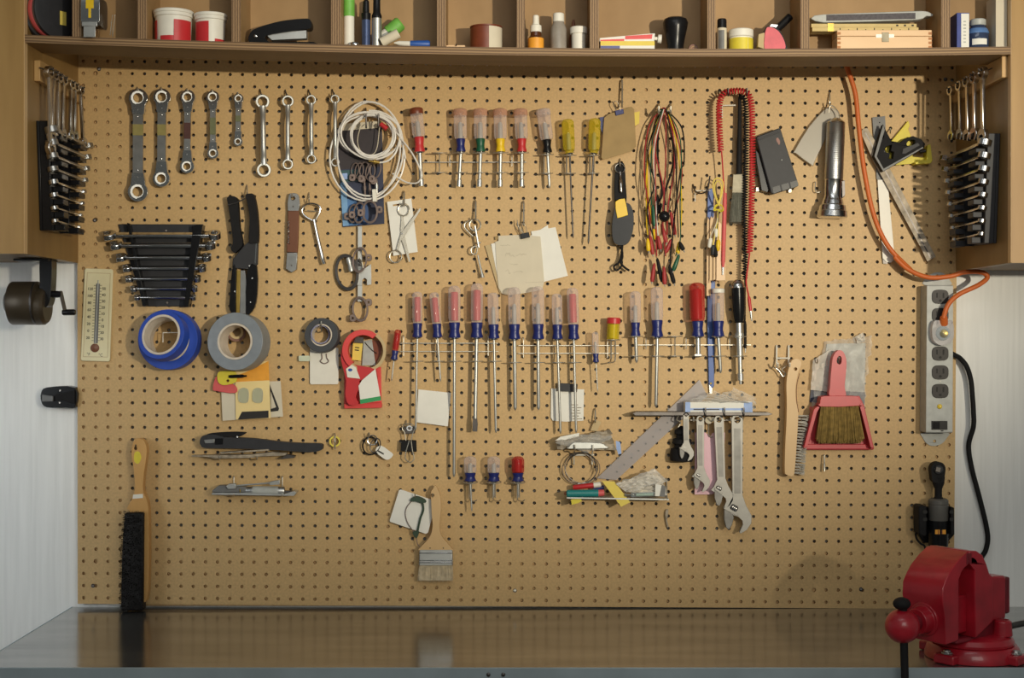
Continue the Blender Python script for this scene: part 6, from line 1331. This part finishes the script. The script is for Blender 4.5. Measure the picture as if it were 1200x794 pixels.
# ---- clear protractor ruler, steel straightedge, bagged box
c=C(640,430,3.782)
r=T('clear_ruler','clear plastic drafting ruler slanting behind the steel straightedge','ruler',765,562,.004)
B('arm', M().prism(c((640,95),(680,55),(716,128),(690,150),(312,500),(225,492)),.0045,.0068),'frost',r,.0004)
for i in range(9):
    for sgn in (-1,1):
        (a,b),=c((300+32*i+sgn*14,448-31*i+sgn*15)); B('hole', M().prism(circ(a,b,1.1,8),.0069,.0071),'midgrey',r)
S('straightedge', M().prism(c((382,204),(400,198),(985,200),(1005,208),(985,214),(395,214)),.008,.050),'dark_steel','dark steel straightedge lying level across the hooks above the adjustable wrenches','ruler',None,.0005)
c3=C(775,440,6.615)
r=T('small_carton','pale blue and white carton in a plastic bag on the steel straightedge','box',842,483,.03)
B('box', M().prism(c3((186,205),(700,200),(706,283),(186,285)),.014,.046),'paper',r,.0008); B('blue_end', M().prism(c3((186,204),(225,204),(225,284),(186,284)),.0461,.0465),'paleblue',r); B('blue_end', M().prism(c3((640,210),(705,205),(707,282),(640,282)),.0461,.0465),'paleblue',r); B('blue_band', M().prism(c3((225,252),(640,252),(640,268),(225,268)),.0461,.0465),'paleblue',r); B('print_bar', M().prism(c3((250,256),(450,258),(450,265),(250,266)),.0466,.0468),'navycard',r)
S('plastic_bag', M().sheet([c3((330,215))[0],c3((560,90))[0],c3((735,170))[0],c3((712,290))[0]],.040,12,8,.004,.0003,seed=41,edge=2.5).sheet([c3((180,195))[0],c3((420,120))[0],c3((560,180))[0],c3((700,215))[0]],.048,12,6,.003,.0003,seed=43,edge=2),'bag','crumpled clear bag around the pale blue carton','bag')
for x,lab in ((342,'left'),(490,'middle'),(640,'right')):
    (a,b),=c3((x,300)); S('peg_hook', M().tube(sp((a,b-14,-.003),(a,b-13,.006),(a,b+1.8,.016),(a,b+2.2,.05),(a,b-4,.054),(a,b-8,.054),n=5),.0016,7),'dark_steel',lab+' hook under the steel straightedge','hook','hooks under the straightedge')
r=T('wire_bar','white wire bar running behind the rings of the adjustable wrenches','hook',840,493,.012); (a,b),=c3((225,344)); (e,f),=c3((625,345)); B('bar', M().tube(pp((a,b,.012),(e,f,.012)),.0015,8),'white_p',r)
for x in (250,400,540): (a,b),=c3((x,344)); B('prong', M().tube(pp((a,b,.012),(a,b-.5,-.003)),.0013,7).tube(sp((a,b,.012),(a,b+1,.03),(a,b-3,.044),n=4),.0013,7),'white_p',r)
# adjustable wrenches
def adjustable(A, E, s, w0, w1, lab, closed=0., d=.030, mt='alloy'):
    # A: hanging hole, E: middle of the head; outline in a frame whose y runs from hole to head
    r=T('adjustable_wrench',lab,'wrench',A[0],E[1]+10*s,d,'adjustable wrenches')
    ux,uy=E[0]-A[0],E[1]-A[1]; L=math.hypot(ux,uy); ux/=L; uy/=L; nx,ny=uy,-ux
    g=lambda x,y: (E[0]+nx*x*s+ux*y*s, E[1]+ny*x*s+uy*y*s)          # head units, measured on the largest wrench
    G=lambda *p:[g(x,y) for x,y in p]
    a=lambda x,y:(A[0]+nx*x+ux*y, A[1]+ny*x+uy*y)
    top=[a((w0/2)*math.cos(t),-(w0/2)*math.sin(t)) for t in [math.pi*i/10 for i in range(11)]]
    body=top[::-1]+[]
    hd=G((5.9,-20),(10,-8),(16.5,4),(16,13),(11,20.5),(3.6,25),(2,23.6),(6.2,14.5),(5.6,10),(1,5.4),(-6,3.0),(-15.6,-3.2),(-11,-8),(-5.9,-18))
    B('body', M().prism(top+[g(-5.9*w1/11.8,-22)]+hd[::-1][0:0]+list(reversed(hd))+[g(5.9*w1/11.8,-22)], d-.006, d+.004,[circ(*A,w0*.27,14)]) if False else M().prism([*top[::-1]][0:0]+top+list(reversed(hd)), d-.006, d+.004,[circ(A[0],A[1],w0*.28,14)]),mt,r,.0012)
    B('handle_panel', M().prism([a(-w0*.28,w0*.75),a(w0*.28,w0*.75),g(3.6,-22),g(-3.6,-22)],d+.0041,d+.0047),'alloydark',r)
    j=closed
    B('jaw', M().prism(G((-15.6+j,-3.6),(-5.6+j*.5,2.4),(-4.2+j,6),(-6.6+j,15),(-10+j,20.5),(-13.5+j,18),(-16+j,8)), d-.0075, d+.0055),'alloydark',r,.001)
    B('slide', M().prism(G((-16.5+j,-4.6),(-14.6+j,-6.6),(1,1.4),(0,4.6)), d-.004, d+.0062),'alloy',r,.0006)
    kn=B('knurl', M().lathe(P(*g(-8.4,-7.6),d),P(*g(-.6,-3.4),d),[(0,px(3.6*s)),(.1,px(4.4*s)),(.9,px(4.4*s)),(1,px(3.6*s))],18,.12,18),'dark_steel',r)
    for q in (.25,.5,.75): 
        x,y=-8.4+7.8*q,-7.6+4.2*q; sub(kn,'rib',M().ring(P(*g(x-.35,y-.19),d),P(*g(x+.35,y+.19),d),px(4.75*s),px(4.2*s),18),'steel',r)
    return r
adjustable((864,491.7),(864.4,600),1.0,13.4,11.8,'largest adjustable wrench, rightmost, with its jaws wide open')
adjustable((842.6,491.7),(845.8,576),.80,11.2,9.6,'second largest adjustable wrench with closed jaws',5.5)
adjustable((820.8,491),(821.2,560),.66,9,8,'third adjustable wrench in front of the pink paper',3.5,.031)
adjustable((804,486),(804.6,527),.52,6.6,6,'smallest adjustable wrench in front of the black ribbed rubber piece',0,.046)
S('note', M().prism(c3((258,440),(262,480),(258,920),(395,920),(480,830),(492,440),(398,442),(380,470),(340,440)),.010,.0106),'pink','pink paper hanging behind the adjustable wrenches','note')
r=T('bulb_pin','small cream disc with a pin above the pink paper','pin',830,510,.014); B('disc', M().lathe(P(*c3((368,345))[0],.014),P(*c3((368,345))[0],.02),[(0,px(4.8)),(1,px(4.2))],18),'manila',r); B('stem', M().tube(sp(*[(x,y,.015) for x,y in c3((366,365),(368,460),(400,475))],n=4),.0012,7),'wire',r)
r=T('rubber_boot','black ribbed rubber boot behind the smallest adjustable wrench','rubber boot',799,541,.018); 
B('body', M().lathe(P(*c3((165,390))[0],.020),P(*c3((155,660))[0],.020),[(0,px(4)),(.08,px(6)),(.12,px(9)),(.22,px(9.4)),(.26,px(7)),(.34,px(7)),(.38,px(11)),(.5,px(11.6)),(.54,px(9)),(.62,px(9)),(.66,px(13)),(.9,px(14)),(1,px(13))],28),'softblack',r); B('wire_loop', M().tube(sp(*[(x,y,.034) for x,y in c3((140,300),(120,340),(150,360),(130,400))],n=4),.0012,7),'wire',r)
# packet on hooks with a wire hoop
c=C(640,480,6.62)
r=T('foil_packet','crumpled grey foil packet with a white label lying on two hooks','packet',688,532,.03)
B('bag', M().sheet([c((72,236))[0],c((500,156))[0],c((545,310))[0],c((80,300))[0]],.034,14,7,.005,.012,seed=51,edge=1.6),'rusty',r); B('white_label', M().prism(c((70,238),(112,208),(258,178),(255,205),(150,232)),.040,.0408),'paper',r); B('film', M().sheet([c((60,250))[0],c((300,190))[0],c((520,200))[0],c((330,335))[0]],.046,10,6,.003,.0003,seed=53,edge=2),'bag',r)
B('flap', M().prism(c((540,240),(575,250),(585,340),(560,345),(545,300)),.03,.0308),'paleblue',r)
S('steel_bar', M().prism(smooth2(c((175,290),(200,262),(240,252),(420,258),(460,278),(470,298),(180,302)),2),.010,.05),'satin','short bright steel bar lying in front under the foil packet','bar',None,.001)
long_hook(*c((381,-10))[0][:2],c((381,-10))[0][1]+16,'steel hook above the foil packet',d=.03,r=.0016); S('note', M().prism(c((345,160),(375,75),(395,80),(428,95),(395,165)),.012,.0128),'tan','small tan paper scrap under the hook above the foil packet','note')
r=T('wire_bracket','white double wire bracket carrying the foil packet','hook',684,545,.015)
B('crossbar', M().tube(pp((*c((212,350))[0],.014),(*c((372,348))[0],.014)),.0016,8),'white_p',r)
for x in (216,357): B('prong', M().tube(pp((*c((x,420))[0],-.003),(*c((x,420))[0],.012),(*c((x,348))[0],.013)),.0016,8).tube(sp((*c((x,348))[0],.013),(*c((x+4,318))[0],.03),(*c((x+6,312))[0],.052),(*c((x+6,270))[0],.055),n=4),.0015,8),'white_p' if x>300 else 'wire',r)
r=T('wire_hoop','loose coil of springy steel wire below the foil packet','wire',681,568,.02)
B('coil', M().tube([P(681+18*math.cos(a)+1.5*math.sin(a*1.3),548+17.6*math.sin(a)+.9*math.cos(a*.7),.020+.004*math.sin(a*.55)) for a in [2.6-5.6+i*.16 for i in range(100)]],.0009,6),'dark_steel',r); B('coil', M().tube([P(681+22*math.cos(a),549+19*math.sin(a),.016) for a in [-.6+i*.16 for i in range(26)]],.0008,6),'clampmetal',r); B('sleeve', M().tube(sp(*[(x,y,.022) for x,y in c((245,575),(285,568),(305,562))],n=4),.0016,8),'satin',r)
# pen tray
c2_=C(700,530,8.82)
r=T('pen_tray','thin wire tray on the board holding markers and a plastic bag','tray',725,584,.03)
B('shelf_plate', M().prism([(664,582.2),(784,584.2),(784,586),(664,584)],.004,.056),'satin',r,.0004); B('upright', M().tube(pp((*c2_((715,265))[0],-.003),(*c2_((715,265))[0],.006),(*c2_((718,470))[0],.008)),.0016,7),'wire',r); B('front_wire', M().tube(sp((*c2_((718,440))[0],.057),(*c2_((720,480))[0],.057),(*c2_((690,478))[0],.057),n=4),.0014,7),'wire',r)
r=T('marker','teal marker with a red end lying on the pen tray','marker',685,582,.048); k=S_(.048)
B('barrel', M().lathe(P(*c((158,648))[0],.046),P(*c((405,645))[0],.046),[(0,px(3.4)),(.03,px(4.2)),(1,px(4.2))],18),'teal',r); B('cap', M().lathe(P(*c((403,645))[0],.046),P(*c((450,642))[0],.046),[(0,px(4)),(1,px(3.6))],16),'pinkred',r); B('tip', M().lathe(P(*c((158,648))[0],.046),P(*c((138,648))[0],.046),[(0,px(2.6)),(1,px(1.4))],12),'darkwood',r)
r=T('marker','red marker with a white cap behind the teal one','marker',690,573,.028)
B('barrel', M().lathe(P(*c((208,602))[0],.028),P(*c((372,584))[0],.028),[(0,px(2.4)),(.05,px(3)),(1,px(3))],16),'red',r); B('cap', M().lathe(P(*c((368,584))[0],.028),P(*c((425,577))[0],.028),[(0,px(3.3)),(1,px(3.1))],16),'white_p',r)
S('marker', M().lathe(P(*c((365,612))[0],.022),P(*c((450,600))[0],.022),[(0,px(2.6)),(1,px(2.6))],14),'navy','dark blue marker end between the red marker and yellow strip','marker')
S('paper_strip', M().sheet([c((436,556))[0],c((532,560))[0],c((652,715))[0],c((582,752))[0]],.058,4,10,.0012,.0004,dd=(-.014,-.014,0,0),seed=61),'yellowpaper','yellow paper strip hanging over the front of the pen tray','paper strip')
S('paper_strip', M().prism(c((192,694),(268,686),(278,706),(250,722),(198,736)),.050,.0506),'lemon','small yellow paper end poking out below the pen tray','paper strip')
r=T('plastic_bag','puffy clear plastic bag of small parts on the pen tray','bag',755,582,.03)
B('film', M().sheet([c2_((185,320))[0],c2_((590,165))[0],c2_((735,300))[0],c2_((300,412))[0]],.050,14,10,.006,.0003,seed=71,edge=1.5),'bagfog',r); B('film', M().sheet([c2_((270,400))[0],c2_((560,215))[0],c2_((700,330))[0],c2_((720,452))[0]],.040,12,8,.006,.0003,seed=73,edge=1.5),'bagfog',r)
B('contents', M().prism(smooth2(c2_((300,390),(430,300),(560,260),(620,330),(600,400),(440,410)),3),.020,.036),'manila',r,.004); B('white_card', M().prism(c2_((600,325),(665,335),(642,450),(597,450)),.052,.0526),'paper',r); B('foil_card', M().prism(c2_((670,335),(705,350),(698,458),(640,452)),.050,.0508),'midgrey',r)
r=T('syringe','thin clear tube with grey ends lying in front on the pen tray','tube',745,581,.055); B('barrel', M().lathe(P(*c2_((345,438))[0],.055),P(*c2_((590,430))[0],.055),[(0,px(2)),(.05,px(2.4)),(1,px(2.4))],14),'glass',r); B('plunger', M().lathe(P(*c2_((285,436))[0],.055),P(*c2_((345,438))[0],.055),[(0,px(2.4)),(.15,px(2.4)),(.2,px(1)),(1,px(1))],12),'midgrey',r); B('liquid', M().lathe(P(*c2_((400,437))[0],.055),P(*c2_((575,431))[0],.055),[(0,px(1.8)),(1,px(1.8))],12),mat('pale_green_liquid',(178,196,172),.3),r)
S('key_blank', M().prism(smooth2(c2_((710,590),(735,588),(732,640),(722,700),(738,770),(722,768),(705,690),(700,640)),2),.006,.0085),'rusty','small flat key blank hanging under the right end of the pen tray','key',None,.0004)

# ---- ratchet driver in its charger
c=C(1060,530,6.615); d=.040
r=T('charger_dock','black charging dock holding the cordless ratchet low at the right edge of the board','charger',1098,640,.02)
B('back', M().prism(c((112,420),(385,425),(385,640),(330,700),(150,700),(112,640)),.0006,.016),'black',r,.002)
for pts in (c((110,420),(130,410),(172,415),(172,640),(150,650),(112,630)),c((360,420),(385,428),(388,640),(360,640))): B('side_wing', M().prism(pts,.0162,.058),'softblack',r,.002)
for x,y in ((160,460),(160,518),(366,460),(366,518)): (a,b),=c((x,y)); B('slot', M().prism(rrect(a-2.4,b-2,a+2.4,b+2,1.2),.0581,.0586),'ink',r)
B('cable', M().tube(sp(*[(x,y,.02) for x,y in c((108,600),(88,630),(95,670),(125,705),(155,725))],(1086,650,.03),n=5),.0022,8),'softblack',r)
r=T('cordless_ratchet','cordless ratchet with a dark round head standing in the charging dock','power tool',1099,640,.04)
k=S_(d)/6.615; y=lambda v:P(1099.6,c((0,v))[0][1],d)
B('motor_body', M().lathe(y(525),y(355),[(0,74*k),(.02,76*k),(.70,76*k),(.72,72*k),(.74,76*k),(.92,76*k),(1,60*k)],32),'motor',r,.0006); B('battery', M().lathe(y(740),y(526),[(0,62*k),(.1,74*k),(1,74*k)],32),'black',r)
B('neck', M().lathe(y(356),y(190),[(0,40*k),(.1,28*k),(.45,28*k),(.7,44*k),(1,50*k)],24),'softblack',r); B('ratchet_head', M().prism(smooth2(c((262,72),(300,85),(318,120),(314,170),(298,230),(226,230),(210,170),(206,120),(225,85)),4),d-.008,d+.012),'softblack',r,.003)
B('drive', M().lathe(P(*c((262,132))[0],d+.012),P(*c((262,132))[0],d+.017),[(0,38*k),(.5,36*k),(1,30*k)],20),'grey',r); B('drive_square', M().box(*[v for q_ in c((243,113),(281,151)) for v in q_],d+.0171,d+.022,12),'dark_steel',r,.0006)
o_=B('label', M().prism(c((238,598),(320,598),(320,632),(238,632)),d+.0170,d+.0193),'orange',r); 
for x in (262,290): (a,b),=c((x,600)); sub(o_,'print_bar',M().box(a-.5,b,a+.5,b+5,d+.0194,d+.0196),'brownp',r)
B('indicator', M().ball(P(*c((283,667))[0],d+.0178),.0016),'led',r)

# ---- bench vise
jw=.042; th_=math.radians(36)
U=Vector((math.cos(th_),math.sin(th_),0)); Wd=Vector((math.sin(th_),-math.cos(th_),0))     # along the screw, across the jaws
vd=.529; k=S_(vd); V0=P(1135,741,vd)-Wd*jw; V0.z=WT
r=T('bench_vise','red enamelled bench vise on the front right corner of the steel worktop','vise',1135,741,vd); r.location=V0+U*.06
VF=Matrix((U,Wd,Vector((0,0,1)))).transposed().to_4x4(); VF.translation=V0
ku=k/5.153/math.cos(th_); kz=k/5.153
vu=lambda x:(x-541)*ku*(1.12 if x>541 else 1); vz=lambda y:(722-y)*kz
def vp(pts,w0,w1,m=None):
    m=m or M(); q=[(vu(x),vz(y)) for x,y in pts]
    return m.poly([q],lambda p:VF@Vector((p[0],w0,p[1])),lambda p:VF@Vector((p[0],w1,p[1])))
vw=lambda u,w,z:VF@Vector((u,w,z))
fj=B('moving_jaw', vp([(364,566),(358,400),(340,300),(345,225),(372,175),(410,125),(470,72),(535,30),(540,34),(540,108),(512,124),(485,150),(466,190),(464,300),(464,545),(450,558)],-jw,jw),'vise',r,.004)
sub(fj,'jaw_plate', vp([(524,42),(541.5,42),(541.5,104),(524,110)],-jw+.003,jw+.0006),'visedark',r,.0008)
B('slide_bar', vp([(466,306),(590,306),(590,540),(466,540)],-.024,.024),'vise',r,.003)
sj=B('fixed_jaw', vp([(546,34),(552,28),(598,34),(640,64),(668,120),(690,185),(716,208),(716,480),(700,490),(592,562),(586,300),(586,150),(560,122),(546,108)],-jw,jw),'vise',r,.004)
sub(sj,'jaw_plate', vp([(545,42),(562,42),(562,110),(545,104)],-jw+.003,jw+.0006),'visedark',r,.0008); sub(sj,'anvil', vp([(717,212),(826,216),(830,226),(830,486),(717,486)],-.036,.036),'vise',r,.004)
sub(sj,'bar_end', vp([(831,240),(905,240),(905,470),(831,470)],-.024,.024),'visedark',r,.003)
B('swivel', M().lathe(vw(.068,0,.0252),vw(.068,0,.043),[(0,.070),(.3,.071),(.75,.067),(1,.056)],44),'vise',r,.001); B('neck', vp([(596,562),(716,486),(830,486),(820,585),(470,585),(480,560)],-.034,.034),'visedark',r,.004)
bs=B('base', M().lathe(vw(.068,0,.0006),vw(.068,0,.0250),[(0,.082),(.3,.082),(.8,.078),(1,.074)],48),'vise',r,.001)
for a in (222,312,42,132):
    e=Vector((math.cos(math.radians(a)),math.sin(math.radians(a)),0)); p=V0+U*.068+e*.070; m=M(); m.T=Matrix.Translation(p)@Matrix.Rotation(math.radians(a),4,'Z'); m.wbox(-.02,.026,-.020,.020,.0007,.017); lg=sub(bs,'lug',m,'vise',r,.003)
    sub(bs,'bolt',M().lathe(p+e*.013+Vector((0,0,.017)),p+e*.013+Vector((0,0,.024)),[(0,.010),(.5,.010),(.52,.007),(1,.006)],8),'steel',r,.0006)
lk=B('lock_lever', M().lathe(vw(vu(778),.044,vz(575)),vw(vu(778),.044,vz(478)),[(0,.017),(.9,.015),(1,.012)],24),'vise',r,.001); sub(lk,'bar',M().tube([vw(vu(790),.05,vz(520)),vw(vu(930),.055,vz(512))],.0055,12),'dark_steel',r)
# screw, ball head and handle
zc=.076; ue=vu(352)
B('screw_collar', M().lathe(vw(ue+.012,0,zc+.006),vw(ue-.020,0,zc+.003),[(0,.030),(.4,.029),(.42,.024),(1,.022)],32),'vise',r,.001); B('screw', M().lathe(vw(ue-.018,0,zc+.003),vw(ue-.05,0,zc+.001),[(0,.014),(1,.014)],24),'visedark',r)
bc=vw(ue-.056,0,zc); bl=B('handle_ball', M().ball(bc,.0290,(1,1,1),32,20),'vise',r); hb=B('handle_bar', M().tube([bc+Vector((0,-.004,.043)),bc+Vector((.001,-.006,-.022)),bc+Vector((.002,-.014,-.14))],.0066,16),'softblack',r); sub(hb,'end_cap',M().ball(bc+Vector((-.002,-.004,.0385)),.0114,(1.3,1.2,.95),20,14),'softblack',r)
